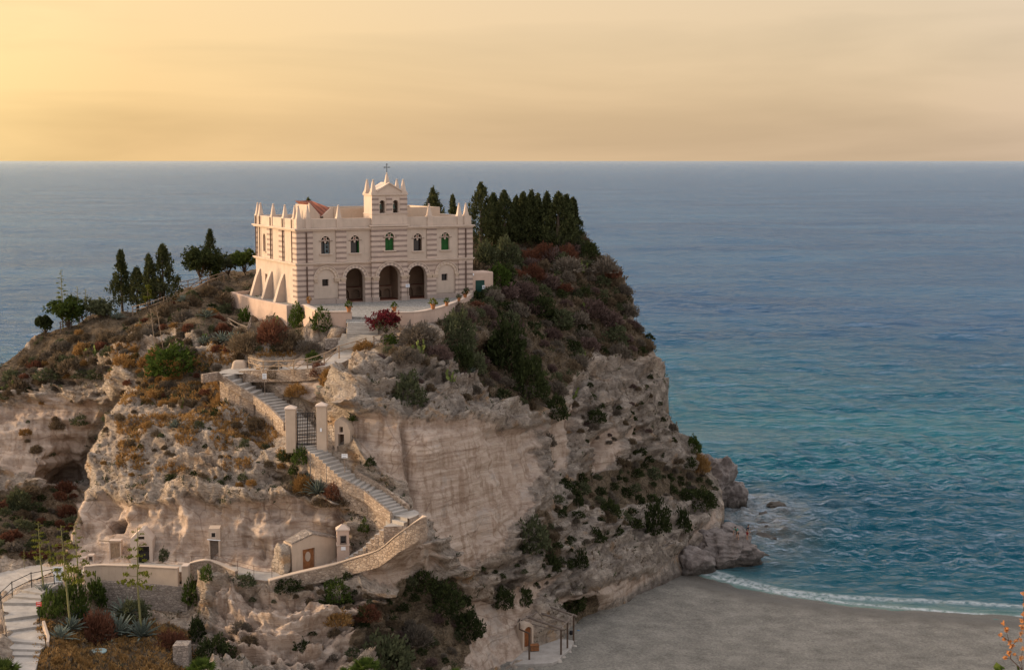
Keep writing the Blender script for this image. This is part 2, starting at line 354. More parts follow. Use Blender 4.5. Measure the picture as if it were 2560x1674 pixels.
df = t.n('BsdfDiffuse'); t.set(df.inputs[0], col); t.set(df.inputs['Normal'], nb)
gl = t.n('BsdfGlossy'); gl.inputs['Roughness'].default_value = .18; t.set(gl.inputs['Normal'], nb); gl.inputs[0].default_value = (.83, .92, 1., 1)
fz = t.n('Fresnel'); fz.inputs[0].default_value = 1.33; t.set(fz.inputs['Normal'], nb)
fmr = t.n('MapRange', interpolation_type='SMOOTHSTEP'); t.set(fmr.inputs[0], fz.outputs[0]); fmr.inputs[1].default_value = .05; fmr.inputs[2].default_value = .66; fmr.inputs[4].default_value = .68
ff = t.math('MULTIPLY', fmr.outputs[0], t.math('SUBTRACT', 1., t.math('MULTIPLY', fm, .9)))
mx = t.n('MixShader'); nt.links.new(ff, mx.inputs[0]); nt.links.new(df.outputs[0], mx.inputs[1]); nt.links.new(gl.outputs[0], mx.inputs[2]); t.out(mx.outputs[0]); M['sea'] = m
def leafmat(name, c, var=.35, tr=.25, tip=None):
    m, nt = newmat(name); t = NT(nt); v = t.coord(); oi = t.n('ObjectInfo')
    nz = t.noise(v, 2.6, 3, .6); n2 = t.n('TexWhiteNoise', noise_dimensions='3D'); t.set(n2.inputs[0], t.vmath('SNAP', v, (.22, .22, .22)))
    f = t.math('ADD', t.math('MULTIPLY', nz, .45), t.math('ADD', t.math('MULTIPLY', n2.outputs[0], .33), t.math('MULTIPLY', oi.outputs['Random'], .22)))
    col = t.ramp(f, [(.2, tuple(x * (1 - var) for x in c)), (.55, c), (.85, tip or tuple(x * (1 + var) for x in c))])
    d = t.n('BsdfDiffuse'); t.set(d.inputs[0], col); tl = t.n('BsdfTranslucent'); t.set(tl.inputs[0], col)
    mx = t.n('MixShader'); mx.inputs[0].default_value = tr; t.t.links.new(d.outputs[0], mx.inputs[1]); t.t.links.new(tl.outputs[0], mx.inputs[2]); t.out(mx.outputs[0])
    M[name] = m; return m
leafmat('leaf green', (.060, .085, .022), .45, .25, (.12, .15, .035))
leafmat('leaf dark', (.038, .048, .019), .5, .15, (.07, .08, .028))
leafmat('leaf fresh', (.056, .086, .019), .45, .25, (.115, .145, .035))
leafmat('leaf olive', (.085, .095, .050), .4, .25, (.15, .155, .085))
leafmat('leaf grey', (.15, .125, .098), .4, .15, (.23, .195, .155))
leafmat('leaf dry', (.15, .112, .072), .45, .2, (.27, .205, .135))
leafmat('leaf cypress', (.055, .064, .027), .5, .15, (.14, .135, .055))
leafmat('leaf tan', (.285, .165, .062), .45, .25, (.43, .275, .12))
leafmat('leaf rust', (.145, .064, .040), .45, .2, (.22, .105, .065))
leafmat('leaf mauve', (.135, .092, .080), .45, .2, (.22, .155, .135))
leafmat('leaf magenta', (.14, .026, .032), .55, .25, (.27, .045, .055))
leafmat('leaf agave', (.125, .148, .122), .35, .1, (.23, .25, .20))
leafmat('leaf pear', (.13, .16, .048), .4, .1, (.24, .25, .09))
leafmat('leaf bloom', (.115, .125, .022), .4, .25, (.21, .21, .045))
leafmat('leaf peach', (.52, .235, .09), .4, .3, (.78, .50, .27))
simple('bark', (.085, .063, .046), .95, .35, 4, .6)
simple('stalk', (.17, .16, .07), .9, .3, 4)
# ------------------------------------------------------------------ daylight
SUN_AZ = rad(-84); SUN_EL = rad(12); GLOW_AZ = rad(-68)
w = bpy.data.worlds.new('World'); scene.world = w; w.use_nodes = True; nt = w.node_tree; t = NT(nt)
for n in list(nt.nodes): nt.nodes.remove(n)
sky = t.n('TexSky', sky_type='NISHITA'); sky.sun_disc = False; sky.sun_elevation = SUN_EL; sky.sun_rotation = SUN_AZ
sky.air_density = 1.2; sky.dust_density = 3.; sky.ozone_density = 1.5
b1 = t.n('Background'); t.set(b1.inputs[0], sky.outputs[0]); b1.inputs[1].default_value = .05
vec = t.vmath('NORMALIZE', t.coord('Generated')); sx = t.n('SeparateXYZ'); t.set(sx.inputs[0], vec)
sd = (math.sin(GLOW_AZ), math.cos(GLOW_AZ), 0.)
hx = t.n('CombineXYZ'); t.set(hx.inputs[0], sx.outputs[0]); t.set(hx.inputs[1], sx.outputs[1])
cs = t.vmath('DOT_PRODUCT', t.vmath('NORMALIZE', hx.outputs[0]), sd)
# evening haze along the horizon: golden towards the sun, rosy grey away from it
hz = t.ramp(t.math('MULTIPLY_ADD', cs, .5, .5), [(.0, (.86, .70, .60)), (.35, (.66, .52, .45)), (.55, (.60, .44, .295)), (.70, (.70, .485, .28)), (.80, (.80, .53, .25)), (.88, (.96, .68, .29)), (1., (1.2, .88, .40))])
zn = t.ramp(t.math('MULTIPLY_ADD', cs, .5, .5), [(0., (.80, .77, .78)), (.6, (.76, .77, .86)), (.74, (1.0, .95, .98)), (.86, (1.75, 1.5, 1.32)), (1., (1.9, 1.6, 1.36))])
up = t.ramp(sx.outputs[2], [(.125, 0.), (.36, 1.)])
hc = t.mix(up, hz, zn)
cl = t.noise(t.vmath('ADD', t.scale(vec, (2.2, 2.2, 16.)), (0, 0, 0)), 1., 5, .5, .4)
hc = t.vmath('MULTIPLY', hc, t.ramp(cl, [(.36, .84), (.58, 1.05)]))
b2 = t.n('Background'); t.set(b2.inputs[0], hc); b2.inputs[1].default_value = .93
ad = t.n('AddShader'); nt.links.new(b1.outputs[0], ad.inputs[0]); nt.links.new(b2.outputs[0], ad.inputs[1])
wo = t.n('OutputWorld'); nt.links.new(ad.outputs[0], wo.inputs[0])
sl = bpy.data.lights.new('sun', 'SUN'); sl.energy = 4.3; sl.angle = rad(6); sl.color = (1., .72, .46)
so = bpy.data.objects.new('sun', sl); COL.objects.link(so); so.location = (-60, 60, 80)
so.rotation_euler = Vector((-math.sin(SUN_AZ) * math.cos(SUN_EL), -math.cos(SUN_AZ) * math.cos(SUN_EL), -math.sin(SUN_EL))).to_track_quat('-Z', 'Y').to_euler()
# ------------------------------------------------------------------ the rock: control points -> real surface
def zd(px, py, z): return Z(px, py, z).y
CA = []            # (px, py, distance ahead) of the rock seen at many places
def cd(s):
    for q in s.split(';'):
        if q.strip():
            a, b, c = q.split(','); CA.append((float(a), float(b), float(c)))
def cz(s):
    for q in s.split(';'):
        if q.strip():
            a, b, c = [float(x) for x in q.split(',')]; CA.append((a, b, zd(a, b, c)))
# plateau and right-hand slope
cd('1200,600,185;1300,600,184;1400,590,184;1455,585,182;1200,690,168;1300,680,172;1400,660,175;1500,640,178;1540,668,177;900,640,190;700,650,185')
cd('1260,760,160;1350,760,165;1450,760,170;1550,752,174;1575,757,176;1250,830,152;1350,830,158;1450,850,163;1570,795,172;1600,840,171')
cd('1290,900,146;1400,920,153;1500,920,160;1640,900,169;1350,980,142;1450,1000,150;1550,1000,158;1650,960,167;1640,1000,164')
# cut cliff
cd('900,1100,120.5;1000,1150,118;1100,1200,120;1200,1200,123;1270,1200,128;1330,1150,135;1400,1130,142;1080,1320,116.5;1170,1410,119;1250,1330,124.5')
cd('1000,1052,119.5;1100,1062,121.5;1200,1072,124.5;1000,1000,123.5;1100,1010,125.5;1200,1020,129.5;1285,1050,134;930,1030,120.5;890,1040,121')
cd('1000,900,127.5;1100,930,129;1200,910,137;900,935,124.2;945,900,126.5;880,1000,121.5;950,872,128.8;1000,835,133;1060,812,135.5;1150,850,138.5;1130,900,134;1215,880,145;1230,840,147.5;1180,830,141;1010,960,124.5;920,985,122.5')
cd('760,850,133.5;840,845,133.3;1100,802,138;1180,775,145.5;1230,725,156;1240,690,163')
# right lower slopes and foot
cd('1300,1330,126.5;1400,1280,134;1500,1250,143;1600,1250,152;1700,1250,162;1780,1230,171;1740,1130,172;1700,1090,170;1600,1100,160;1500,1100,151;1420,1060,147;1550,1150,154.5;1650,1180,162;1460,1160,146')
cd('1300,1430,124;1400,1400,131;1500,1370,139;1600,1340,147;1700,1310,155;1780,1290,163;1798,1240,172;1350,1220,134;1420,1200,141')
cz('1703,1424,.6;1640,1459,.6;1592,1485,.6;1506,1529,.6;1468,1548,.6;1437,1577,.8;1767,1358,1.2;1722,1377,1.2;1650,1420,2.2;1560,1462,2.8;1500,1480,4')
cd('1250,1500,121.5;1200,1560,118.5;1300,1560,120.8;1350,1500,125.5;1420,1480,129.5')
cz('1320,1625,1.5;1417,1640,.9;1340,1674,1.0;1250,1674,1.6;1290,1650,1.8;1400,1720,.6;1300,1720,.8')
cd('1200,1650,114;1100,1600,112.5;1100,1500,115.5;1050,1430,115.6;1100,1720,108;1190,1480,119.5')
# chapel terrace (walks of the pilgrims' path)
cz('150,1450,10.5;200,1440,10.7;250,1425,10.7;350,1425,10.8;460,1425,10.8;520,1418,10.9;600,1428,10.8;690,1445,10.8;800,1428,10.9;874,1395,11.6;930,1362,12.9;985,1310,14.9')
cd('350,1402,117.2;350,1250,119.5;350,1150,124;450,1180,121.5;550,1200,120.3;600,1150,121.6;650,1250,117.3;450,1300,117.6;550,1300,117.2;650,1330,115.6;450,1392,115.9;550,1392,115.5;640,1405,114.2;250,1400,117.6')
cd('720,1330,116.6;800,1275,117;900,1330,115.8;870,1260,117.3;700,1180,120.6;760,1230,118.4;820,1200,119;300,1030,131;400,1050,129;500,1060,127;600,1080,125;680,1100,123.2')
cd('330,985,134;400,950,135.3;500,960,133;600,1000,129.3;680,1020,126.5;555,900,135;480,900,136.5;1000,1290,114.7;990,1200,117.6')
cd('215,1150,126;250,1090,129;185,1310,119.5;155,1400,117;220,1350,118.3;250,1250,121;250,1160,125')
cz('914,1233,17.1;857,1203,18.05;792,1142,19.75;968,1283,15.75;590,978,23.75;628,1000,22.85;672,1030,22.05;560,958,24.6;560,985,23.3;727,1120,20.3;727,1130,20.0;750,1128,20.0;806,1118,20.2;640,936,25.35;700,934,25.45;760,931,25.65;810,925,26.0;734,1468,10.5;829,1448,10.9;874,1434,11.2;950,1414,12.3;1001,1382,13.7;1045,1348,15')
cz('1000,1290,15.5;930,1228,16.9;870,1197,17.9;800,1133,19.7;772,1108,20.2;745,1060,21.3;705,1020,22.3;660,992,23;619,972,23.7;575,938,24.8;610,922,25.2;700,922,25.4;780,918,25.7;820,908,26.1;860,885,26.6;893,868,27.25;905,836,28.3;905,812,29.0;840,1012,23.5;812,1045,21.8')
cd('700,948,128.8;760,970,127.3;830,945,128;862,1085,120.2')
# upper left slopes
UL = '450,850,140;500,830,139.5;600,845,134.5;660,840,134.5;700,838,137.5;722,814,145;650,800,150;580,780,157;560,800,148;480,800,145.5;350,800,147.5;400,760,152.5;480,740,156.5;560,692,165;620,690,165;640,690,165;700,730,158'
UL2 = '300,830,146.5;250,850,146.5;150,850,149.5;100,900,148.5;50,950,147.5;0,960,146.5;-100,1000,146;339,781,155;231,790,154;154,824,152;93,840,151;40,886,149.5;0,920,148.5;463,722,161;565,682,169;-160,1000,146'
cd(UL); cd(UL2)
for q in ((900, 790), (1000, 790), (1100, 765), (1180, 738), (900, 750), (1050, 745), (830, 740), (740, 765)): CA.append((*q, zd(*q, 29.3)))
# foot of the rock at the lower left: garden, steps, front cliff
cz('60,1700,8.7;50,1600,9.4;60,1520,10.0;110,1460,10.4;-60,1700,8.6;-80,1560,9.4;250,1640,8.3;400,1660,7.3;300,1590,8;420,1590,7.8;350,1560,8.1;200,1560,9.3;160,1640,8.8;450,1700,6.2;250,1730,7;180,1500,10.3')
cd('270,1450,113;350,1475,113.6;450,1475,113.2;350,1520,113.4;450,1520,113;270,1500,113.6;350,1572,109;440,1572,108.4;280,1572,109.8;480,1560,109.5;500,1620,108;515,1500,111.5;540,1660,105.5;560,1468,112.3;550,1550,109.6;700,1550,108.3;650,1640,105.8;850,1560,109.8;850,1650,107;1000,1650,110;600,1476,112;750,1485,110.9;850,1462,112;900,1490,111.8;1000,1430,114;980,1510,113;700,1720,103;900,1740,104;1000,1580,112')
CB = []
_k = len(CA); cd('300,940,142.5;200,955,144;100,985,145.3;0,1020,145;250,1000,143.5;200,1060,144;100,1080,143.2;0,1100,142.6;180,1195,147.5;185,1140,144.5;110,1150,139.5;95,1205,138.5;0,1200,139;300,1040,142.5;320,1100,142;330,1200,142')
cd('100,1250,136.5;0,1250,134;150,1330,130;0,1350,125;-100,1350,124;-160,1100,141;-160,1220,136;330,1330,132;220,1250,138'); cz('100,1415,9.4;0,1440,8.8;60,1450,8.9;-100,1480,8.6;150,1400,10;-160,1450,8.7;10,1480,9.3;250,1420,9.6'); cd(UL2)
cd('400,850,142;430,900,141')
CB = CA[_k:]; CA = CA[:_k]
def rbf(pts):
    A = np.array(pts); X = A[:, :2] / 100.; n = len(A)
    K = np.linalg.norm(X[:, None] - X[None], axis=2) + np.eye(n) * 1e-3
    Pm = np.c_[np.ones(n), X]; L = np.zeros((n + 3, n + 3)); L[:n, :n] = K - 2 * np.eye(n) * .02; L[:n, n:] = Pm; L[n:, :n] = Pm.T
    w_ = np.linalg.solve(L, np.r_[A[:, 2], 0, 0, 0])
    def ev(px, py):
        sh = px.shape; Q = np.c_[px.ravel(), py.ravel()] / 100.; out = np.empty(len(Q))
        for i in range(0, len(Q), 20000):
            q = Q[i:i + 20000]; out[i:i + 20000] = np.linalg.norm(q[:, None] - X[None], axis=2) @ w_[:n] + w_[n] + q @ w_[n + 1:]
        return out.reshape(sh)
    return ev
evA, evB = rbf(CA), rbf(CB)
EDGE = [(318, 968), (300, 1000), (258, 1070), (226, 1125), (212, 1162), (226, 1200), (205, 1260), (184, 1323), (163, 1385), (142, 1428), (60, 1458), (12, 1500), (-12, 1560), (-30, 1620), (-170, 1660)]
r_ = random.Random(12); EDGEF = []
for a_, b_ in zip(EDGE, EDGE[1:]):
    for k_ in range(4): EDGEF.append((a_[0] + (b_[0] - a_[0]) * k_ / 4 + (r_.uniform(-5, 5) if k_ else 0), a_[1] + (b_[1] - a_[1]) * k_ / 4))
EDGEF.append(EDGE[-1])
REGA = [(318, 968), (300, 900), (300, 500), (2600, 500), (2600, 2000), (-400, 2000), (-400, 1660)] + EDGEF[::-1]
OUT = [(-160, 1000), (-100, 968), (0, 918), (40, 884), (93, 838), (154, 822), (231, 788), (339, 779), (463, 720), (565, 680), (640, 672), (700, 640), (1000, 605), (1180, 585), (1300, 578), (1400, 576), (1455, 583), (1498, 637), (1538, 668), (1560, 702), (1581, 755), (1566, 767), (1570, 795), (1606, 828), (1631, 878), (1658, 922), (1662, 948), (1645, 997), (1650, 1022), (1680, 1052), (1694, 1078), (1735, 1106), (1745, 1128), (1768, 1163), (1786, 1195), (1800, 1235), (1803, 1300), (1772, 1356), (1724, 1380), (1708, 1428), (1640, 1464), (1592, 1490), (1506, 1534), (1468, 1552), (1440, 1580), (1425, 1640), (1405, 1700), (1385, 1790), (-160, 1790)]
def fractal(poly, amp, it=4, seed=3):
    r = random.Random(seed); p = [Vector(q) for q in poly]
    for k in range(it):
        q = []
        for i in range(len(p)):
            a, b = p[i], p[(i + 1) % len(p)]; q.append(a); L = (b - a).length
            if L > 5: q.append((a + b) / 2 + Vector((b.y - a.y, a.x - b.x)).normalized() * r.uniform(-1, 1) * min(L * amp, 7))
        p = q
    return [tuple(v) for v in p]
OUTF = fractal(OUT, .09)
STEP = 3.4
gx = np.arange(-160, 1815, STEP); gy = np.arange(566, 1790, STEP); PX, PY = np.meshgrid(gx, gy)
cxm = (PX[:-1, :-1] + PX[1:, 1:]) / 2; cym = (PY[:-1, :-1] + PY[1:, 1:]) / 2
cell = inpoly(cxm, cym, OUTF)
used = np.zeros(PX.shape, bool)
for a in (0, 1):
    for b in (0, 1): used[a:used.shape[0] - 1 + a, b:used.shape[1] - 1 + b] |= cell
cnt = np.zeros(PX.shape, int)
for a in (0, 1):
    for b in (0, 1): cnt[a:cnt.shape[0] - 1 + a, b:cnt.shape[1] - 1 + b] += cell
bnd = used & (cnt < 4) & (PX > -155) & (PY < 1785)
dd, qx, qy = seg_dist(PX[bnd], PY[bnd], OUTF, True)
PX[bnd] = np.where(dd < STEP * 1.6, qx, PX[bnd]); PY[bnd] = np.where(dd < STEP * 1.6, qy, PY[bnd])
# which of the two overlapping bodies of rock (the front knob hides the hollow behind its left edge)
wx = 9 * pnoise(np.stack([PX / 45., PY / 45., PX * 0 + 5.5], -1), 4) 
inA = inpoly(PX, PY, REGA)
dA, dB = evA(PX, PY), evB(PX, PY)
topw = np.clip((PY - 860) / 110., 0, 1); blend = np.clip((PX - 250) / 150., 0, 1)
DEP = np.where(inA, dA, np.maximum(dB, dA * 0 + 90))
up_ = PY < 975; sm = np.clip((PX - 240) / 140., 0, 1); DEP = np.where(up_, dB * (1 - sm) + dA * sm, DEP)
# zones painted on the rock: cut sandstone, soil, sea-darkened
def soft(polys, wid=16, warp=10):
    o = np.zeros(PX.shape)
    a = PX + warp * fbm(np.stack([PX / 40., PY / 40., PX * 0 + .5], -1), 3, 21); b = PY + warp * fbm(np.stack([PX / 40., PY / 40., PX * 0 + 7.5], -1), 3, 22)
    for pl in polys:
        ins = inpoly(a, b, pl); d = seg_dist(a, b, pl, True)[0]
        o = np.maximum(o, np.clip(np.where(ins, .5 + d / wid, .5 - d / wid), 0, 1))
    return o
CUT = soft([[(880, 1035), (960, 1045), (1010, 1048), (1100, 1052), (1200, 1062), (1290, 1075), (1330, 1080), (1335, 1180), (1290, 1290), (1230, 1350), (1190, 1425), (1140, 1400), (1080, 1300), (1060, 1290), (1010, 1200), (960, 1190), (900, 1120), (880, 1090)],
            [(190, 1260), (260, 1230), (360, 1270), (480, 1255), (560, 1270), (650, 1260), (720, 1255), (860, 1270), (880, 1400), (700, 1440), (520, 1410), (250, 1415), (150, 1415)],
            [(1100, 1520), (1250, 1500), (1330, 1550), (1330, 1640), (1200, 1700), (1120, 1640)],
            [(690, 920), (800, 890), (850, 960), (800, 1000), (700, 980)], [(1140, 800), (1260, 800), (1260, 880), (1150, 880)],
            [(600, 1510), (720, 1500), (800, 1540), (760, 1575), (620, 1570)], [(900, 1370), (1060, 1300), (1110, 1420), (1000, 1470), (900, 1430)]])
CUT = np.maximum(CUT, .66 * soft([[(-160, 990), (30, 1010), (150, 985), (260, 995), (250, 1040), (215, 1130), (215, 1210), (130, 1215), (60, 1180), (-160, 1180)]], 30))
CUT = np.maximum(CUT, .74 * soft([[(1350, 1060), (1420, 1000), (1450, 985), (1440, 1080), (1410, 1180), (1370, 1190)], [(1470, 1080), (1530, 1050), (1550, 1110), (1520, 1180), (1480, 1170)], [(1560, 1060), (1610, 1060), (1600, 1110), (1560, 1110)], [(1380, 1500), (1480, 1462), (1640, 1425), (1720, 1350), (1785, 1270), (1800, 1300), (1720, 1380), (1600, 1470), (1470, 1545), (1400, 1530)], [(1240, 1480), (1330, 1440), (1420, 1430), (1340, 1510), (1260, 1540)]], 30))
LOWER = soft([[(-160, 1000), (300, 1000), (500, 1060), (700, 1130), (900, 1130), (1100, 1060), (1300, 1040), (1450, 960), (1660, 960), (1850, 1250), (1700, 1480), (1400, 1600), (1400, 1790), (480, 1790), (480, 1440), (-160, 1440)]], 40)
CUT = np.maximum(CUT, .35 * LOWER)
CUT = np.maximum(CUT, .70 * soft([[(1270, 1075), (1350, 1050), (1345, 1190), (1300, 1290), (1240, 1390), (1190, 1440)], [(540, 1490), (900, 1490), (960, 1560), (860, 1690), (540, 1690)], [(1100, 1520), (1340, 1490), (1340, 1640), (1180, 1700)]], 40))
SOIL = soft([[(-160, 940), (40, 870), (160, 800), (340, 760), (560, 660), (760, 640), (760, 860), (560, 880), (450, 830), (300, 850), (200, 900), (0, 985), (-160, 1020)],
             [(1090, 780), (1170, 700), (1180, 570), (1460, 570), (1600, 760), (1640, 880), (1560, 900), (1480, 880), (1430, 950), (1330, 1030), (1200, 960), (1100, 900)],
             [(330, 900), (480, 860), (540, 920), (600, 1000), (520, 1030), (350, 1000)], [(-160, 1200), (200, 1230), (170, 1400), (-160, 1430)],
             [(100, 1470), (230, 1480), (300, 1560), (480, 1570), (500, 1660), (520, 1790), (60, 1790)], [(1000, 1440), (1130, 1440), (1200, 1560), (1150, 1680), (950, 1700), (860, 1620), (900, 1520)],
             [(1440, 1190), (1600, 1150), (1770, 1180), (1780, 1230), (1600, 1260), (1400, 1290)], [(1330, 1260), (1370, 1270), (1420, 1420), (1370, 1430)], [(680, 1180), (830, 1170), (880, 1230), (760, 1260)], [(930, 860), (1080, 840), (1090, 920), (960, 900)], [(1420, 1510), (1500, 1490), (1500, 1530), (1440, 1570)]], 26, 16)
P0 = np.stack([(PX - CX) / F, np.ones_like(PX), PX * 0], -1)
yy = -(PY - CY) / F; ry = cpt + yy * spt; rz = -spt + yy * cpt; tt = DEP / ry
P0 = np.stack([(PX - CX) / F * tt, DEP, CAMZ + rz * tt], -1)
# keep flat what is walked on or built on
FLAT = [[(360, 1335), (360, 1402)], [(536, 1325), (536, 1400)], [(290, 1350), (290, 1405)], [(222, 1395), (222, 1410)], [(260, 1452), (470, 1468)], [(262, 1500), (470, 1520)], [(770, 1340), (780, 1420)], [(912, 1238), (857, 1208), (792, 1148)], [(560, 958), (590, 978), (628, 1000), (672, 1030), (727, 1125)], [(640, 930), (760, 926), (820, 920)], [(734, 1450), (829, 1430), (874, 1415), (950, 1395), (1001, 1355), (1050, 1315)], [(60, 1700), (60, 1600), (60, 1520), (130, 1455), (250, 1425), (460, 1428), (600, 1430), (700, 1447), (800, 1430), (890, 1400), (985, 1295), (880, 1180), (800, 1120), (770, 1100), (740, 1040), (690, 1000), (570, 925), (620, 905), (720, 905), (860, 885), (950, 845), (900, 800)], [(0, 1470), (100, 1425), (160, 1420)], [(840, 1090), (860, 1060)],
        [(740, 790), (900, 790), (1100, 770), (1180, 740)], [(1417, 1640), (1330, 1620)], [(1420, 1700), (1437, 1577), (1592, 1485), (1703, 1424)]]
fl = np.full(PX.shape, 1e9)
for pl in FLAT: fl = np.minimum(fl, seg_dist(PX, PY, pl)[0])
amp = np.clip((fl - 16) / 40., .04, 1)
gu = np.gradient(P0, axis=1); gv = np.gradient(P0, axis=0); N = np.cross(gv, gu); N /= np.linalg.norm(N, axis=2, keepdims=True) + 1e-9
N = np.where((N[..., 1:2] > .2), -N, N)
big = fbm(P0 * .17, 3, 1)
rdg = 1 - np.abs(pnoise(P0 * .42 + 3, 31)) * 2.2; rdg2 = 1 - np.abs(pnoise(P0 * 1.05 + 9, 32)) * 2.2
wz = P0[..., 2] + .9 * pnoise(P0 * .13, 41)
bed = fbm(np.stack([P0[..., 0] * .09, P0[..., 1] * .09, wz * .95], -1), 3, 51)
flute = pnoise(np.stack([P0[..., 0] * .55, P0[..., 1] * .55, P0[..., 2] * .07], -1), 61)
pit = np.clip(fbm(np.stack([P0[..., 0] * .45, P0[..., 1] * .45, wz * 1.2], -1), 3, 71) - .2, 0, 1)
led = 1.5 * ((wz * .6 + .55 * pnoise(P0 * .22, 44) + .2 * pnoise(P0 * .7, 46)) % 1) ** 2.2 * np.clip(.5 + 1.5 * pnoise(P0 * .09, 45), 0, 1)
fine = fbm(P0 * 1.9, 3, 81)
rough = big * 1.25 + rdg * .36 + rdg2 * .26 + bed * .95 + fine * .26 - pit * 1.0 + led * .75
FLU = soft([[(190, 1240), (480, 1240), (720, 1240), (870, 1265), (880, 1400), (700, 1440), (250, 1415), (150, 1415)]])
fl2 = pnoise(np.stack([P0[..., 0] * .95 + .5 * pnoise(P0 * .4, 62), P0[..., 1] * .95, P0[..., 2] * .10], -1), 63)
cutd = big * (.45 + .4 * FLU) + bed * (.24 + .2 * FLU) + flute * (.34 + .5 * FLU) + fl2 * .55 * FLU + fine * (.10 + .08 * FLU)
soild = big * .8 + fine * .12 + rdg * .15
cutd = cutd - .35 * np.clip((CUT - .5) * 3, 0, 1) - .5 * np.clip(fbm(P0 * .5, 3, 101) - .38, 0, 1)
disp = rough * (1 - CUT) + cutd * CUT; disp = disp * (1 - SOIL) + soild * SOIL
amp = amp * np.clip((seg_dist(PX, PY, EDGEF)[0] - 6) / 16, 0, 1) ** np.where(PY > 955, 1, 0)
RIB = soft([[(1230, 1060), (1450, 960), (1660, 960), (1780, 1200), (1600, 1260), (1430, 1200), (1300, 1340), (1180, 1440)]], 60)
disp += RIB * (1.0 * pnoise(np.stack([P0[..., 0] * .36, P0[..., 1] * .36, P0[..., 2] * .06], -1), 64) + .35 * pnoise(np.stack([P0[..., 0] * 1.0, P0[..., 1] * 1.0, P0[..., 2] * .09], -1), 65)) * (1 - SOIL)
FRO = soft([[(520, 1480), (960, 1490), (1000, 1560), (900, 1720), (520, 1720)]], 40)
disp += FRO * (1.0 * bed + 1.3 * led + .6 * rdg + .4 * rdg2 + .25 * fine)
disp += .55 * np.exp(-((CUT - .3) / .17) ** 2) * (1 - SOIL)
edge_w = np.clip(seg_dist(PX, PY, OUT, True)[0] / 40., .35, 1)
# the hollow behind the knob, and small caves
disp -= 2.0 * np.exp(-(((PX - 165) / 45) ** 2 + ((PY - 1200) / 20) ** 2))
for cx_, cy_, sx_, sy_, dp in ((287, 1318, 17, 19, 4.5), (222, 1392, 12, 12, 1.2), (1240, 885, 26, 20, 2.0), (655, 1385, 22, 34, .7), (1445, 1520, 30, 16, 1.4)): disp -= dp * np.exp(-(((PX - cx_) / sx_) ** 4 + ((PY - cy_) / sy_) ** 4))
disp += 1.3 * np.exp(-(((PX - 940) / 46) ** 2 + ((PY - 1478) / 24) ** 2)) + 1.3 * np.exp(-(((PX - 1195) / 45) ** 2 + ((PY - 850) / 18) ** 2))
# vertical clefts in the right-hand cliff
for ln, dp, wd in (([(1330, 1050), (1345, 1150), (1420, 1060)], .0, 6), ([(1452, 960), (1430, 1060), (1420, 1180)], 1.5, 9), ([(1545, 990), (1500, 1100), (1490, 1180)], 1.3, 9), ([(1010, 1060), (1025, 1180), (1060, 1300)], .9, 10), ([(1420, 1280), (1430, 1400), (1425, 1470)], 1.3, 9), ([(1545, 1240), (1560, 1330)], 1., 8)):
    disp -= dp * np.exp(-(seg_dist(PX, PY, ln)[0] / wd) ** 2)
P1 = P0 + N * (disp * amp * edge_w)[..., None]
GX0, GY0 = gx[0], gy[0]
def T(px, py, sink=0.):                 # the rock surface met at a pixel of the photograph
    q = Vector((px, py)); i = (py - GY0) / STEP; j = (px - GX0) / STEP
    i = min(max(i, 0), P1.shape[0] - 1.01); j = min(max(j, 0), P1.shape[1] - 1.01); a, b = int(i), int(j); u, v_ = i - a, j - b
    p = P1[a, b] * (1 - u) * (1 - v_) + P1[a + 1, b] * u * (1 - v_) + P1[a, b + 1] * (1 - u) * v_ + P1[a + 1, b + 1] * u * v_
    return Vector(p) - Vector((0, 0, sink))
def TN(px, py):
    a = min(max(int((py - GY0) / STEP), 1), P1.shape[0] - 3); b = min(max(int((px - GX0) / STEP), 1), P1.shape[1] - 3)
    n = np.cross(P1[a + 2, b] - P1[a - 1, b], P1[a, b + 2] - P1[a, b - 1]); n = n / (np.linalg.norm(n) + 1e-9)
    n = Vector(n); return -n if n.y > .3 or n.z < -.2 else n
idx = -np.ones(PX.shape, int); idx[used] = np.arange(used.sum())
c0, c1 = np.where(cell)
quads = np.stack([idx[c0, c1], idx[c0 + 1, c1], idx[c0 + 1, c1 + 1], idx[c0, c1 + 1]], 1)
V = P1[used]
# the sides one cannot see from here: carry every open border back and down into the sea
e = np.concatenate([quads[:, [0, 1]], quads[:, [1, 2]], quads[:, [2, 3]], quads[:, [3, 0]]]); es = np.sort(e, 1)
_, ii, cn = np.unique(es, axis=0, return_index=True, return_counts=True); be = e[ii[cn == 1]]
bv = np.unique(be); mp = -np.ones(len(V), int); mp[bv] = np.arange(len(bv)); B = V[bv]; base = len(V); nb = len(bv)
hd = B[:, :2] / np.linalg.norm(B[:, :2], axis=1, keepdims=True); high = np.clip((B[:, 2] - 1.5) / 6, 0, 1)
rings = []; prev = None; allV = [V]; allQ = [quads]
for k, (a, b) in enumerate(((1.5, .04), (5, .22), (11, .6), (17, 1.))):
    R = B.copy(); R[:, :2] += hd * (a * high)[:, None]; R[:, 2] = B[:, 2] * (1 - b) - 2.5 * b
    R += .35 * np.stack([pnoise(R * .5, 91), pnoise(R * .5, 92), pnoise(R * .5, 93)], 1) * high[:, None]
    allV.append(R); lo = (lambda i: i) if k == 0 else (lambda i, o=base + nb * (k - 1): o + mp[i]); hi = lambda i, o=base + nb * k: o + mp[i]
    allQ.append(np.stack([lo(be[:, 1]), lo(be[:, 0]), hi(be[:, 0]), hi(be[:, 1])], 1))
me = mesh_np('terrain', np.concatenate(allV), np.concatenate(allQ), M['sandstone'], True)
zc = np.zeros((len(me.vertices), 4), np.float32); zc[:, 3] = 1
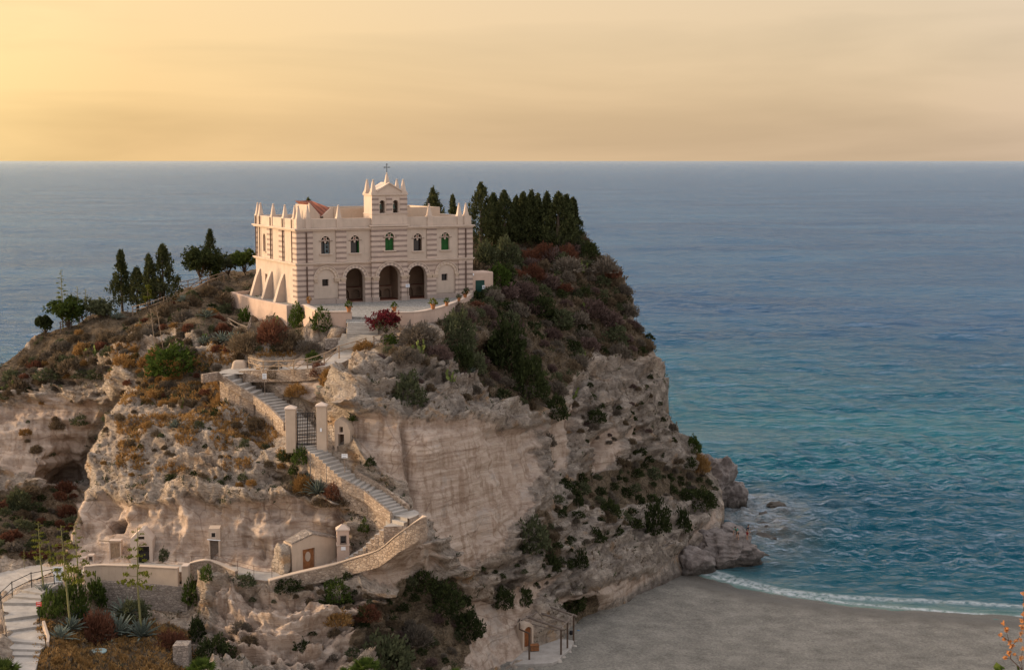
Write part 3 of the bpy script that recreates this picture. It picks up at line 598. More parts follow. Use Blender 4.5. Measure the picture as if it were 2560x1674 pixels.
zc[:len(V), 0] = CUT[used]; zc[:len(V), 1] = SOIL[used] * np.clip((fl[used] - 2) / 14, 0, 1)
zc[:, 2] = np.clip((1.6 - np.concatenate(allV)[:, 2]) / 1.2, 0, 1) * (np.concatenate(allV)[:, 1] > 138)
lz = np.zeros(len(me.vertices), np.float32); lz[:len(V)] = (soft([[(1000, 860), (1100, 900), (1260, 1030), (1340, 1040), (1500, 900), (1680, 930), (1850, 1200), (1700, 1450), (1430, 1560), (1300, 1480), (1200, 1480), (1250, 1350), (1330, 1200), (1280, 1070), (1100, 1045), (900, 1030), (960, 950)]], 60, 30))[used]; lz[len(V):] = .6
at = me.attributes.new('dark_grey', 'FLOAT', 'POINT'); at.data.foreach_set('value', lz)  # mask of the darker grey tone, right-hand rock and hidden sides
at = me.attributes.new('zone', 'FLOAT_COLOR', 'POINT'); at.data.foreach_set('color', zc.ravel())
tag(link(bpy.data.objects.new('terrain', me)), 'tall weathered sandstone headland rising from the beach and the sea', 'headland', kind='structure')
# ------------------------------------------------------------------ beach and sea
WL = [Z(*q, 0.) for q in ((1560, 1400), (1700, 1425), (1760, 1440), (1818, 1456), (1936, 1483), (2097, 1505), (2259, 1519), (2420, 1532), (2560, 1542), (2750, 1556), (3100, 1575), (3600, 1600))]
WLn = np.array([[p.x, p.y] for p in WL])
def shore(x, y):                        # metres seaward (+) or landward (-) of the waterline
    d, a, b = seg_dist(x, y, [tuple(q) for q in WLn]); yb = np.interp(x, WLn[:, 0], WLn[:, 1]); return np.where(y > yb, d, -d)
xs = np.linspace(-12, 90, 260); ys = np.linspace(88, 170, 240); BX, BY = np.meshgrid(xs, ys); s = shore(BX, BY)
pb = np.stack([BX, BY, BX * 0], -1)
BZ = np.where(s < 0, -s * .052, -s * .09); BZ = np.minimum(BZ, 1.1 + .012 * np.abs(s)) + (.09 * fbm(pb * .35, 3, 7) + .03 * fbm(pb * 1.7, 2, 8)) * np.clip(-s / 4, 0, 1)
q = np.arange(BX.size).reshape(BX.shape)
me = mesh_np('beach', np.stack([BX, BY, BZ], -1).reshape(-1, 3), np.stack([q[:-1, :-1], q[:-1, 1:], q[1:, 1:], q[1:, :-1]], -1).reshape(-1, 4), M['sand'], True)
at = me.attributes.new('wet', 'FLOAT', 'POINT'); at.data.foreach_set('value', np.clip(1 + s / 7.5, 0, 1).ravel().astype(np.float32))
tag(link(bpy.data.objects.new('beach', me)), 'curved sandy beach at the foot of the headland', 'beach', kind='structure')
pyr = np.concatenate([402 + np.geomspace(.5, 30, 60), np.arange(434, 1600, 2.1), np.arange(1602, 1900, 12)])
dist = CAMZ / np.tan(np.arctan((pyr - CY) / F) + PIT); dist[:1] = 300000
az = np.linspace(-rad(34), rad(38), 640)
R_, A_ = np.meshgrid(dist, az, indexing='ij'); SX, SY = R_ * np.tan(A_), R_ * 1.0
rs = np.gradient(dist)[:, None] * -1 + SX * 0; cs_ = R_ * (az[1] - az[0])
H = np.zeros(SX.shape); rw = random.Random(5); ss = shore(SX, SY)
for k in range(64):
    lam = 1.6 * (1.07 ** k) * rw.uniform(.92, 1.08); th = rad(-90 + rw.gauss(0, 36) - 8); kx, ky = math.cos(th) * 2 * math.pi / lam, math.sin(th) * 2 * math.pi / lam
    a = .041 * min(lam, 6.) ** .5 * (1 if lam < 5 else .75) * rw.uniform(.6, 1.3) * max(1, lam / 14.) ** .8; fade = np.clip((lam / np.maximum(rs, cs_) - 2.2) / 2.2, 0, 1) * (1 if lam < 9 else np.clip(np.maximum(rs, cs_) / (lam / 14.), .12, 1))
    ph = kx * SX + ky * SY + rw.uniform(0, 6.28) + 1.2 * np.sin(SX * .021 * rw.uniform(.5, 1.5) + SY * .017 + k)
    H += a * fade * (1 - np.abs(np.sin(ph / 2)) * 2 + .27) * 1.0
grp = .75 + .6 * fbm(np.stack([SX * .012, SY * .02, SX * 0], -1), 3, 77)
H *= grp * np.clip((ss + 2) / 22, .12, 1)
br = np.exp(-((ss - 2.6 - 1.0 * np.sin(SX * .16)) / .8) ** 2); H += .16 * br
q = np.arange(SX.size).reshape(SX.shape)
keep = ~((np.maximum(ss[:-1, :-1], ss[1:, 1:]) < -5) & (SX[:-1, :-1] > 10))
me = mesh_np('sea', np.stack([SX, SY, H + .02], -1).reshape(-1, 3), np.stack([q[:-1, :-1], q[1:, :-1], q[1:, 1:], q[:-1, 1:]], -1)[keep].reshape(-1, 4), M['sea'], True)
sh_ = np.where(ss > 0, np.clip(1 - ss / 260, 0, 1) ** 1.0 * .62 + .38 * np.exp(-np.maximum(ss, 0) / 4.), 1)
# foam: the swash line, and the white water round the rocks at the point
fo = np.exp(-((ss - .35 - .5 * np.sin(SX * .11)) / .45) ** 2) * .8 + np.exp(-((ss - 2.3 - 1.0 * np.sin(SX * .16)) / .6) ** 2) * .55
for (px, py, rx, ry, st) in ((1880, 1262, 9, 5, .75), (1905, 1240, 5, 3, .7), (1893, 1290, 3.5, 4, .7), (1840, 1292, 5, 2.5, .7), (1910, 1300, 3, 4, .6), (1935, 1270, 6, 2, .5), (1890, 1350, 4, 2, .4), (1800, 1452, 7, 1.6, .6), (1915, 1385, 5, 1.4, .35), (1750, 1090, 16, 8, .25)):
    c = Z(px, py, 0); fo = np.maximum(fo, .38 * st * np.exp(-(((SX - c.x) / rx) ** 2 + ((SY - c.y) / ry) ** 2)))
at = me.attributes.new('shore', 'FLOAT', 'POINT'); at.data.foreach_set('value', sh_.ravel().astype(np.float32))
rc = Z(1900, 1300, 0); rf_ = np.exp(-(((SX - rc.x) / 6.5) ** 2 + ((SY - rc.y) / 17) ** 2) ** 1.5) * .85; rc = Z(1860, 1400, 0); rf_ = np.maximum(rf_, .7 * np.exp(-(((SX - rc.x) / 5) ** 2 + ((SY - rc.y) / 5) ** 2)))
at = me.attributes.new('reef', 'FLOAT', 'POINT'); at.data.foreach_set('value', rf_.ravel().astype(np.float32))
at = me.attributes.new('foam', 'FLOAT', 'POINT'); at.data.foreach_set('value', np.clip(fo, 0, 1).ravel().astype(np.float32))
tag(link(bpy.data.objects.new('sea', me)), 'rippled blue and teal sea reaching to the horizon', 'sea', kind='structure')
# ------------------------------------------------------------------ the church
YAW = rad(28); CO = Vector((-22.43, 146.72, 30.))
def CW(x, y, z): c, s = math.cos(YAW), math.sin(YAW); return Vector((CO.x + c * x - s * y, CO.y + s * x + c * y, CO.z + z))
W_, D_, HP = 20.3, 14.0, 8.95
ch = empty('church', CO, YAW)
tag(ch, 'pale pink banded stone church with arched porch and bell tower on the rock', 'church')
def arch(cx, hw, z0, zs, n=14):
    return [(cx - hw, z0)] + [(cx - hw * math.cos(math.pi * k / n), zs + hw * math.sin(math.pi * k / n)) for k in range(n + 1)] + [(cx + hw, z0)]
def rect(x0, x1, z0, z1): return [(x0, z0), (x1, z0), (x1, z1), (x0, z1)]
OPEN = [(6.42, 1.08, 0., 2.58), (10.33, 1.3, 0., 2.55), (13.7, 1.07, 0., 2.62)]
BLIND = [(3.13, 1.0, .5, 2.62), (17.17, 1.02, .5, 2.66)]
WIN = [(3.17, .5, 5.28, 6.63), (6.48, .5, 5.28, 6.63), (10.35, .52, 5.44, 6.85), (13.78, .5, 5.28, 6.66), (17.1, .5, 5.28, 6.69)]
SQ = [(2.73, 3.45, 1.87, 2.6), (16.62, 17.34, 1.92, 2.65)]
# shell
mb = MB()
mb.plate(rect(0, W_, -.6, HP), [arch(*a) for a in OPEN] + [arch(*a) for a in WIN] + [rect(*a) for a in SQ], 0, .55)
mb.plate([(.55, -.6), (D_, -.6), (D_, HP), (.55, HP)], [[(y, z) for y, z in arch(10.8, .45, 5.05, 6.55)], rect(9.95, 10.75, .4, 2.55)], 0, .5, 'x')
mb.box(W_ - .5, W_, .55, D_, -.6, HP); mb.box(.5, W_ - .5, D_ - .5, D_, -.6, HP)
mb.build('wall', M['plaster'], ch)
mb = MB(); mb.box(.5, W_ - .5, .55, D_ - .5, 8.0, 8.2); mb.build('roof_deck', M['old plaster'], ch)
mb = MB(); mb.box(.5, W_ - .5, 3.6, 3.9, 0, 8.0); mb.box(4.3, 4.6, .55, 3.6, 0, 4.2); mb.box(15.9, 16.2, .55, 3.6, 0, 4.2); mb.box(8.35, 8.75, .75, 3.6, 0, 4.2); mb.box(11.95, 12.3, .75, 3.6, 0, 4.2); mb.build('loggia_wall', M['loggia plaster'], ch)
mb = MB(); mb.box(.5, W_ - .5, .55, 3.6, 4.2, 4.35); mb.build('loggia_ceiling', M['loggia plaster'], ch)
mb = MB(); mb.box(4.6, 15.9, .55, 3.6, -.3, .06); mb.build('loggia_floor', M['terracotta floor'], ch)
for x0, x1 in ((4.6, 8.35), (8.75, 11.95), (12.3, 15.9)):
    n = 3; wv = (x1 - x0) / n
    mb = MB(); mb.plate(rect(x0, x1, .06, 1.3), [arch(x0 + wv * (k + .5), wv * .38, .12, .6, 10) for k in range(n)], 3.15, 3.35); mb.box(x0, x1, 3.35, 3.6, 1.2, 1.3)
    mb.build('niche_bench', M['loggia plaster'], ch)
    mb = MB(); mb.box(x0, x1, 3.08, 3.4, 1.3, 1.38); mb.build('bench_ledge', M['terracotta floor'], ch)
# striped ground storey and piers
mb = MB()
mb.plate(rect(0, 8.25, .55, 4.15), [arch(*(OPEN[0][0], 1.42, .55, 2.58)), arch(BLIND[0][0], 1.36, .55, 2.62)], -.04, 0)
mb.plate(rect(12.4, W_, .55, 4.15), [arch(13.7, 1.28, .55, 2.62), arch(BLIND[1][0], 1.36, .55, 2.66)], -.04, 0)
mb.build('ground_storey_facing', M['faint banded stone'], ch)
def striped(name, boxes, mat='banded stone', bev=.015):
    m_ = MB()
    for b in boxes: m_.box(*b)
    return m_.build(name, M[mat], ch, bevel=bev)
striped('corner_pier', [(-.10, 1.72, -.16, 0, 4.38, 7.72), (-.12, 0, 0, 1.35, 4.38, 7.72)])
striped('corner_pier', [(18.65, 20.4, -.16, 0, 4.38, 7.72), (20.3, 20.4, 0, 1.2, 4.38, 7.72)])
striped('corner_pier', [(-.10, 1.72, -.16, -.04, .5, 4.12), (-.12, 0, 0, 1.2, .5, 4.12)])
striped('corner_pier', [(18.65, 20.4, -.16, -.04, .5, 4.12)])
for a, b in ((4.31, 5.47), (14.84, 16.02)): striped('pilaster', [(a, b, -.12, 0, 4.38, 7.72)])
for a, b in ((4.52, 5.31), (7.52, 8.16), (11.66 + .76, 12.62), (14.79, 15.9), (18.24, 18.62)): striped('porch_pier', [(a, b, -.2, -.04, .45, 2.36)])
for a, b in ((8.35, 9.0), (11.65, 12.3)): striped('porch_pier', [(a, b, -.42, -.3, .45, 2.3)])
for a, b in ((.45, .85), (3.95, 5.6), (7.95, 9.6), (13.1, 13.6)): striped('side_pilaster', [(-.1, 0, a, b, 4.38, 7.72)]) if a > 3 else None
# central bay and belfry
mb = MB(); mb.plate(rect(8.25, 12.4, -.3, 4.2), [arch(10.33, 1.3, 0, 2.55)], -.3, 0); mb.plate(rect(8.25, 12.4, 4.2, 8.2), [arch(*WIN[2])], -.3, 0); mb.build('central_bay', M['banded stone'], ch)
bt = MB(); bt.box(8.32, 12.42, -.34, 2.0, 8.22, 9.35)
BEL = [(9.55, .32, 9.45, 10.5), (11.1, .32, 9.45, 10.5)]
bt.plate(rect(8.36, 12.4, 9.35, 11.35), [arch(*a) for a in BEL], -.3, .1); bt.plate(rect(8.36, 12.4, 9.35, 11.35), [], 1.6, 2.0)
bt.box(8.36, 8.76, .1, 1.6, 9.35, 11.35); bt.box(12.0, 12.4, .1, 1.6, 9.35, 11.35); bt.box(8.76, 12.0, .1, 1.6, 9.35, 9.44); bt.box(8.76, 12.0, .1, 1.6, 11.2, 11.35)
tw = bt.build('bell_tower', M['trim stone'], ch)
def child(mbx, name, mat, bev=0, par=None): return mbx.build(name, M[mat], par or tw, bevel=bev)
m_ = MB()
for a, b in ((8.33, 9.1), (9.98, 10.66), (11.58, 12.43)): m_.box(a, b, -.36, -.3, 9.45, 11.2)
child(m_, 'banding', 'banded stone')
m_ = MB(); m_.box(8.24, 12.52, -.44, 2.1, 11.35, 11.5); m_.box(8.28, 12.48, -.42, 2.06, 9.33, 9.43); child(m_, 'cornice', 'trim stone', .02)
m_ = MB(); m_.plate([(8.95, 11.5), (11.8, 11.5), (11.8, 11.72), (10.38, 12.55), (8.95, 11.72)], [], -.3, 1.9); child(m_, 'gable', 'trim stone')
m_ = MB(); m_.plate([(8.9, 11.72), (10.38, 12.55), (11.85, 11.72), (11.85, 11.86), (10.38, 12.72), (8.9, 11.86)], [], -.42, 1.98); child(m_, 'gable_coping', 'trim stone')
def obelisk(x, y, z, h, a, par, name='pinnacle', mat='trim stone'):
    m_ = MB(); m_.box(x - a, x + a, y - a, y + a, z, z + .12); m_.frustum(x, y, z + .12, z + h - .18, a * .84, a * .84, a * .27, a * .27)
    m_.lathe([(.02, z + h - .2), (.09, z + h - .15), (.11, z + h - .09), (.08, z + h - .03), (.02, z + h)], x, y, 8); m_.build(name, M[mat], par)
m_ = MB()
for x in (8.62, 12.1):
    for y in (-.02, 1.66): m_.box(x - .36, x + .36, y - .36, y + .36, 11.5, 11.66)
child(m_, 'corner_block', 'trim stone', .02)
for x in (8.62, 12.1):
    for y in (-.02, 1.66): obelisk(x, y, 11.66, 1.4, .3, tw)
obelisk(10.38, .35, 12.5, 1.25, .3, tw)
m_ = MB(); m_.tube([(10.38, .35, 13.72), (10.38, .35, 14.62)], .035, 6); m_.tube([(10.12, .35, 14.3), (10.64, .35, 14.3)], .035, 6)
for q in ((10.38, .35, 14.64), (10.1, .35, 14.3), (10.66, .35, 14.3)): m_.box(q[0] - .055, q[0] + .055, .3, .4, q[2] - .055, q[2] + .055)
child(m_, 'cross', 'black iron')
for x in (9.55, 11.1):
    b_ = MB(); b_.lathe([(.03, 10.52), (.08, 10.5), (.11, 10.4), (.13, 10.2), (.18, 10.02), (.26, 9.9), (.25, 9.88), (.1, 10.1)], x, .3, 14); ob = child(b_, 'bell', 'bronze'); ob.data.polygons.foreach_set('use_smooth', [True] * len(ob.data.polygons))
    b_ = MB(); b_.box(x - .3, x + .3, .24, .36, 10.5, 10.6); b_.build('yoke', M['dark wood'], ob)
m_ = MB()
for x in (9.55, 11.1):
    for sx_ in (-1, 1): m_.box(x + sx_ * .34 - .1, x + sx_ * .34 + .1, -.4, -.3, 10.42, 10.52)
child(m_, 'impost', 'trim stone')
# strings, cornice, plinth, parapet
def course(name, z0, z1, p, mat='trim stone', bay=True):
    m_ = MB(); m_.box(-.12 - p, 8.25 - .02, -.12 - p, 0, z0, z1); m_.box(12.42, W_ + .1 + p, -.12 - p, 0, z0, z1); m_.box(-.12 - p, -.002, 0, D_ + p, z0, z1); m_.box(W_ + .002, W_ + .1 + p, 0, D_ + p, z0, z1)
    if bay: m_.box(8.25 - p, 12.4 + p, -.32 - p, -.302, z0 + .08, z1 + .08)
    m_.build(name, M[mat], ch, bevel=.02)
course('string_course', 4.13, 4.25, .10); course('string_course', 4.25, 4.36, .19)
course('cornice', 7.70, 7.84, .10); course('cornice', 7.84, 7.98, .22, bay=False); m_ = MB(); m_.box(8.05, 12.6, -.52, -.05, 8.02, 8.2); m_.build('cornice', M['trim stone'], ch, bevel=.02)
for bx_ in ((-.14, 4.19, -.22, -.17, -.3, .5), (4.2, 5.36, -.3, 0, -.3, .46), (7.48, 8.24, -.3, 0, -.3, .46), (8.26, 9.06, -.5, -.302, -.3, .46), (11.6, 12.4, -.5, -.302, -.3, .46), (12.41, 12.66, -.3, 0, -.3, .46), (14.76, 16.0, -.3, 0, -.3, .46), (16.01, 20.42, -.22, -.17, -.3, .5)):
    m_ = MB(); m_.box(*bx_); m_.build('plinth', M['plinth stone'], ch, bevel=.02)
m_ = MB()
for x in (.28, 1.28, 4.73, 15.25, 18.88, 19.72): m_.box(x - .32, x + .32, -.10, .5, 7.98, HP + .02)
for y in (13.5, 12.5, 8.1, 4.2): m_.box(-.1, .45, y - .32, y + .32, 7.98, HP + .02)
m_.build('parapet_block', M['trim stone'], ch, bevel=.015)
for x in (.28, 1.28, 4.73, 15.25, 18.88, 19.72): obelisk(x, .2, HP + .02, 1.42, .29, ch)
for y in (13.5, 12.5, 8.1, 4.2): obelisk(.2, y, HP + .02, 1.42, .29, ch)
obelisk(.2, 1.05, HP + .02, 1.42, .27, ch)
# arches and capitals
for (cx, hw, z0, zs), y in zip(OPEN, (-.12, -.4, -.12)):
    m_ = MB(); m_.ring(cx, zs, hw, hw + .30, y, 0, 19, alt=(0, 1)); m_.build('archivolt', [M['trim stone'], M['plinth stone']], ch)
    m_ = MB(); m_.ring(cx, zs, hw + .31, hw + .40, y - .07, 0, 24); m_.build('hood_mould', M['trim stone'], ch)
for cx, hw, z0, zs in BLIND:
    m_ = MB(); m_.ring(cx, zs, 1.04, 1.32, -.12, 0, 19, alt=(0, 1)); m_.build('archivolt', [M['trim stone'], M['old plaster']], ch)
    m_ = MB(); m_.ring(cx, zs, 1.33, 1.42, -.19, 0, 24); m_.build('hood_mould', M['trim stone'], ch)
for a, b, y in ((1.75, 2.2, -.14), (4.05, 4.72, -.2), (4.72, 5.36, -.24), (7.48, 8.2, -.24), (8.3, 9.06, -.5), (11.6, 12.34, -.5), (12.44, 12.68, -.24), (14.74, 15.4, -.24), (15.42, 16.15, -.22), (18.2, 18.62, -.22)):
    m_ = MB(); m_.frustum((a + b) / 2, y / 2 - .02, 2.36, 2.58, (b - a) / 2 - .07, -y / 2 - .02, (b - a) / 2, -y / 2 + .03); m_.box(a - .03, b + .03, y - .05, 0, 2.58, 2.68); m_.box(a, b, y - .01, 0, 2.30, 2.36)
    m_.build('capital', M['old plaster'], ch, bevel=.015)
# windows
def window(cx, hw, z0, zs, kind):
    y = -.3 if abs(cx - 10.35) < .1 else 0.
    m_ = MB(); m_.plate(arch(cx, hw + .02, z0, zs), [], y + .40, y + .43); wd = m_.build('window', M['black pane'], ch)
    m_ = MB(); m_.box(cx - hw - .2, cx + hw + .2, y - .16, y + .2, z0 - .12, z0); m_.build('sill', M['trim stone'], wd, bevel=.015)
    m_ = MB(); m_.ring(cx, zs, hw + .002, hw + .10, y - .05, y, 16); m_.build('surround', M['trim stone'], wd)
    m_ = MB(); m_.tube([(cx - hw - .28, y - .05, zs - .02), (cx + hw + .28, y - .05, zs - .02)], .025, 5); m_.build('tie_rod', M['rust iron'], wd)
    m_ = MB(); m_.ring(cx, zs + .16, .10, .17, y + .1, y + .2, 14, 0, 2 * math.pi); m_.plate([(cx - .17, zs + .02), (cx + .17, zs + .02), (cx + .05, zs - .26), (cx - .05, zs - .26)], [], y + .1, y + .2)
    for s in (-1, 1):
        m_.plate([(cx + s * .1, zs - .02), (cx + s * hw, zs - .12), (cx + s * hw, zs + .02), (cx + s * .34, zs + .1), (cx + s * .12, zs + .08)], [], y + .1, y + .2)
        m_.plate([(cx + s * .1, zs + .2), (cx + s * .26, zs + .44), (cx + s * .20, zs + .46), (cx + s * .03, zs + .28)], [], y + .1, y + .2)
    m_.build('tracery', M['trim stone'], wd)
    m_ = MB(); m_.ring(cx, zs + .16, 0.005, .098, y + .16, y + .18, 12, 0, 2 * math.pi); m_.build('rose_pane', M['red pane'], wd)
    if kind == 'green':
        m_ = MB(); m_.plate(arch(cx, hw, z0, zs), [], y + .30, y + .36)
        for k in range(1, 5): m_.box(cx - hw + .04, cx + hw - .04, y + .27, y + .3, z0 + .27 * k - .02, z0 + .27 * k + .02)
        m_.box(cx - .03, cx + .03, y + .26, y + .3, z0, zs); m_.build('shutter', M['green paint'], wd)
    elif kind == 'edge':
        m_ = MB(); m_.box(cx + hw - .1, cx + hw - .02, y + .1, y + .38, z0, zs); m_.build('shutter', M['green paint' if cx < 8 else 'dark wood'], wd)
    else:
        m_ = MB(); m_.plate(rect(cx - .02, cx + hw - .1, z0, zs), [rect(cx + .06, cx + hw - .18, z0 + .1 + .42 * k, z0 + .44 + .42 * k) for k in range(3)], y + .22, y + .27); m_.build('casement', M['blue grey paint'], wd)
for wn, k in zip(WIN, ('open', 'edge', 'green', 'edge', 'green')): window(*wn, k)
for x0, x1, z0, z1 in SQ:
    m_ = MB(); m_.box(x0, x1, .34, .38, z0, z1); wd = m_.build('window', M['black pane'], ch)
    m_ = MB()
    for k in range(1, 4): m_.tube([(x0 + (x1 - x0) * k / 4, .2, z0), (x0 + (x1 - x0) * k / 4, .2, z1)], .018, 5)
    m_.build('bars', M['black iron'], wd)
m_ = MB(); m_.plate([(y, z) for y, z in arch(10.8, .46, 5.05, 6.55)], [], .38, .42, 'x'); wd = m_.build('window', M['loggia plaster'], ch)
m_ = MB(); m_.box(-.1, .1, 10.2, 11.4, 4.93, 5.05); m_.build('sill', M['trim stone'], wd)
m_ = MB(); m_.box(.3, .36, 9.9, 10.8, .4, 2.6); m_.build('side_door', M['brown door wood'], ch)
for x in (.98, 19.5):
    m_ = MB(); m_.tube([(x, -.24, .2), (x, -.24, 4.0)], .07, 6); m_.tube([(x, -.24, 4.42), (x, -.24, 7.6)], .07, 6); m_.build('downpipe', M['rust iron'], ch)
for y in (1.2, 4.15, 8.2, 12.0, 13.35):
    m_ = MB(); m_.tube([(-.15, y, 4.4), (-.15, y, 8.9)], .06, 6); m_.build('downpipe', M['rust iron'], ch)
# buttresses on the flank
for y in (4.35, 8.5, 12.6):
    m_ = MB(); m_.add([(x, yy_, z) for yy_ in (y - .36, y + .36) for x, z in ((-1.4, -.8), (0, -.8), (0, 3.0), (-.12, 3.0), (-.5, 2.1))], [(0, 1, 2, 3, 4), (9, 8, 7, 6, 5), (0, 5, 6, 1), (1, 6, 7, 2), (2, 7, 8, 3), (3, 8, 9, 4), (4, 9, 5, 0)])
    m_.build('buttress', M['plaster'], ch, bevel=.03)
m_ = MB(); m_.add([(x, yy_, z) for yy_ in (3.2, 4.4) for x, z in ((20.3, 0), (22.0, 0), (21.5, 2.8), (20.8, 6.3), (20.3, 6.35))], [(0, 1, 2, 3, 4), (9, 8, 7, 6, 5), (0, 5, 6, 1), (1, 6, 7, 2), (2, 7, 8, 3), (3, 8, 9, 4), (4, 9, 5, 0)]); m_.build('buttress', M['plaster'], ch, bevel=.03)
# upper nave walls and sacristy roof behind the parapet
m_ = MB(); m_.box(5.65, 9.4, 3.9, 4.3, 8.0, 9.86); m_.box(12.4, 18.3, 3.9, 4.3, 8.0, 9.86); m_.box(9.4, 12.4, 3.9, 4.3, 8.0, 9.7); m_.box(5.65, 6.05, 4.3, 12, 8.0, 9.84); m_.box(17.9, 18.3, 4.3, 12, 8.0, 9.84); m_.box(5.65, 18.3, 11.6, 12., 8.0, 9.82); m_.build('nave_wall', M['old plaster'], ch)
m_ = MB(); m_.box(6.05, 17.9, 4.3, 11.6, 9.5, 9.6); m_.build('nave_roof', M['old plaster'], ch)
m_ = MB(); m_.plate([(2.9, 8.1), (5.64, 8.1), (5.64, 9.95), (5.35, 9.92), (4.25, 9.02), (2.95, 10.5), (2.9, 10.5)], [], 4.05, 4.3); m_.box(2.9, 3.1, 4.3, 8.5, 8.1, 10.3); m_.build('sacristy_wall', M['plaster'], ch)
m_ = MB(); m_.add([(4.25, 4.0, 8.98), (2.98, 4.3, 10.46), (2.98, 8.6, 10.62), (4.75, 8.6, 10.62), (5.4, 4.3, 9.92)], [(0, 1, 2), (0, 2, 3), (0, 3, 4)]); o = m_.build('tiled_roof', M['roof tiles'], ch); md = o.modifiers.new('solid', 'SOLIDIFY'); md.thickness = .1; md.offset = -1
m_ = MB(); m_.box(4.12, 4.4, 3.9, 4.05, 8.86, 9.02); m_.build('rain_spout', M['dark interior'], ch)
m_ = MB(); m_.tube([(17.35, 5, 9.8), (17.35, 5, 10.7)], .1, 7); m_.build('flue', M['black iron'], ch)
# annex with the green door
m_ = MB(); m_.box(20.42, 23.3, .5, 3.0, -.2, 2.62); an = m_.build('annex', M['wall plaster'], ch, bevel=.12)
m_ = MB(); m_.box(21.05, 22.15, .46, .5, 0, 1.72); m_.build('door', M['dark green paint'], an)
m_ = MB(); m_.box(21.85, 22.2, .42, .45, .72, 1.14); nd = m_.build('notice', M['white paint'], an)
m_ = MB(); m_.lathe([(.02, .0), (.12, .05), (.14, .16), (.1, .26), (.02, .3)], 20.62, .3, 8); m_.build('lamp', M['white paint'], an, loc=(0, 0, 2.25))
# ------------------------------------------------------------------ forecourt and its walls
def path_wall(name, pts, th, bottom, mat, label=None, cat='wall', cap=None, group=None, kind=None):
    """pts: top centre line (Vector); bottom: number (drop) or list of z"""
    mb = MB(); n = len(pts); L = []
    for i, p in enumerate(pts):
        a = pts[max(i - 1, 0)]; b = pts[min(i + 1, n - 1)]; t_ = Vector((b.x - a.x, b.y - a.y, 0)).normalized(); nn = Vector((-t_.y, t_.x, 0)) * th / 2
        zb = p.z - bottom if not isinstance(bottom, (list, tuple)) else bottom[i]
        L.append((p + nn, p - nn, Vector((p.x + nn.x, p.y + nn.y, zb)), Vector((p.x - nn.x, p.y - nn.y, zb))))
    vs = [q for r in L for q in r]; fs = []
    for i in range(n - 1):
        a, b = i * 4, i * 4 + 4; fs += [(a, a + 1, b + 1, b), (a + 2, b + 2, b + 3, a + 3), (a, b, b + 2, a + 2), (a + 1, a + 3, b + 3, b + 1)]
    fs += [(0, 2, 3, 1), ((n - 1) * 4, (n - 1) * 4 + 1, (n - 1) * 4 + 3, (n - 1) * 4 + 2)]
    mb.add(vs, fs); o = mb.build(name, M[mat], None, bevel=.03); tag(o, label, cat, group, kind)
    if cap:
        c = MB(); vs = []
        for i, r in enumerate(L):
            w_ = (r[0] - r[1]).normalized() * .06
            vs += [r[0] + w_ + Vector((0, 0, .003)), r[1] - w_ + Vector((0, 0, .003)), r[0] + w_ + Vector((0, 0, .1)), r[1] - w_ + Vector((0, 0, .1))]
        fs = []
        for i in range(n - 1):
            a, b = i * 4, i * 4 + 4; fs += [(a, b, b + 1, a + 1), (a + 2, a + 3, b + 3, b + 2), (a, a + 2, b + 2, b), (a + 1, b + 1, b + 3, a + 3)]
        fs += [(0, 1, 3, 2), ((n - 1) * 4, (n - 1) * 4 + 2, (n - 1) * 4 + 3, (n - 1) * 4 + 1)]
        c.add(vs, fs); c.build('coping', M[cap], o, bevel=.02)
    return o
def z1(x, y): return 560 + x / 3.2417, 380 + y / 3.2417
def smooth_poly(pts, n=5):
    out = []
    for i in range(len(pts) - 1):
        p0, p1, p2, p3 = pts[max(i - 1, 0)], pts[i], pts[i + 1], pts[min(i + 2, len(pts) - 1)]
        for k in range(n):
            t_ = k / n; out.append(.5 * ((2 * p1) + (p2 - p0) * t_ + (2 * p0 - 5 * p1 + 4 * p2 - p3) * t_ ** 2 + (3 * p1 - p0 - 3 * p2 + p3) * t_ ** 3))
    return out + [pts[-1]]
wl = [Z(*z1(*q), 30.35) for q in ((240, 1122), (68, 1133), (220, 1182), (520, 1242), (655, 1237))]
path_wall('retaining_wall', wl, .4, 3.6, 'wall plaster', 'tall pink plastered retaining wall below the three buttresses of the church', 'wall')
wf = [Z(*z1(*q), 30.45) for q in ((655, 1240), (775, 1296), (905, 1298), (1036, 1298))]
path_wall('parapet_wall', wf, .4, 3.2, 'wall plaster', 'pink plastered forecourt wall left of the entrance steps, behind the round green bush', 'wall', 'trim stone')
wr = smooth_poly([Z(*z1(*q), 30.45) for q in ((1352, 1298), (1450, 1302), (1560, 1298), (1700, 1272), (1830, 1232), (1930, 1190), (1990, 1150))], 4)
path_wall('parapet_wall', wr, .4, 3.6, 'wall plaster', 'curved pink forecourt wall right of the flame red bush, lined with flower pots', 'wall', 'trim stone')
wa = [Z(*z1(*q), 30.3) for q in ((1998, 1140), (2142, 1134), (2212, 1085))]
path_wall('retaining_wall', wa, .45, 3.0, 'old plaster', 'weathered plaster wall under the green door of the annex', 'wall')
fc = [Z(*z1(*q), 29.99) for q in ((120, 1150), (250, 1205), (520, 1256), (655, 1252), (775, 1312), (1036, 1312), (1040, 1335), (1215, 1340), (1352, 1312), (1560, 1312), (1700, 1286), (1830, 1246), (1930, 1204), (1996, 1160), (2142, 1150), (2205, 1105))]
fc = [Vector((p.x, p.y)) for p in fc] + [CW(24.5, 7, 0).xy, CW(20.4, 13, 0).xy, CW(-1.5, 15, 0).xy]
mb = MB(); tr = tessellate_polygon([[Vector((p.x, p.y, 0)) for p in fc]]); n = len(fc)
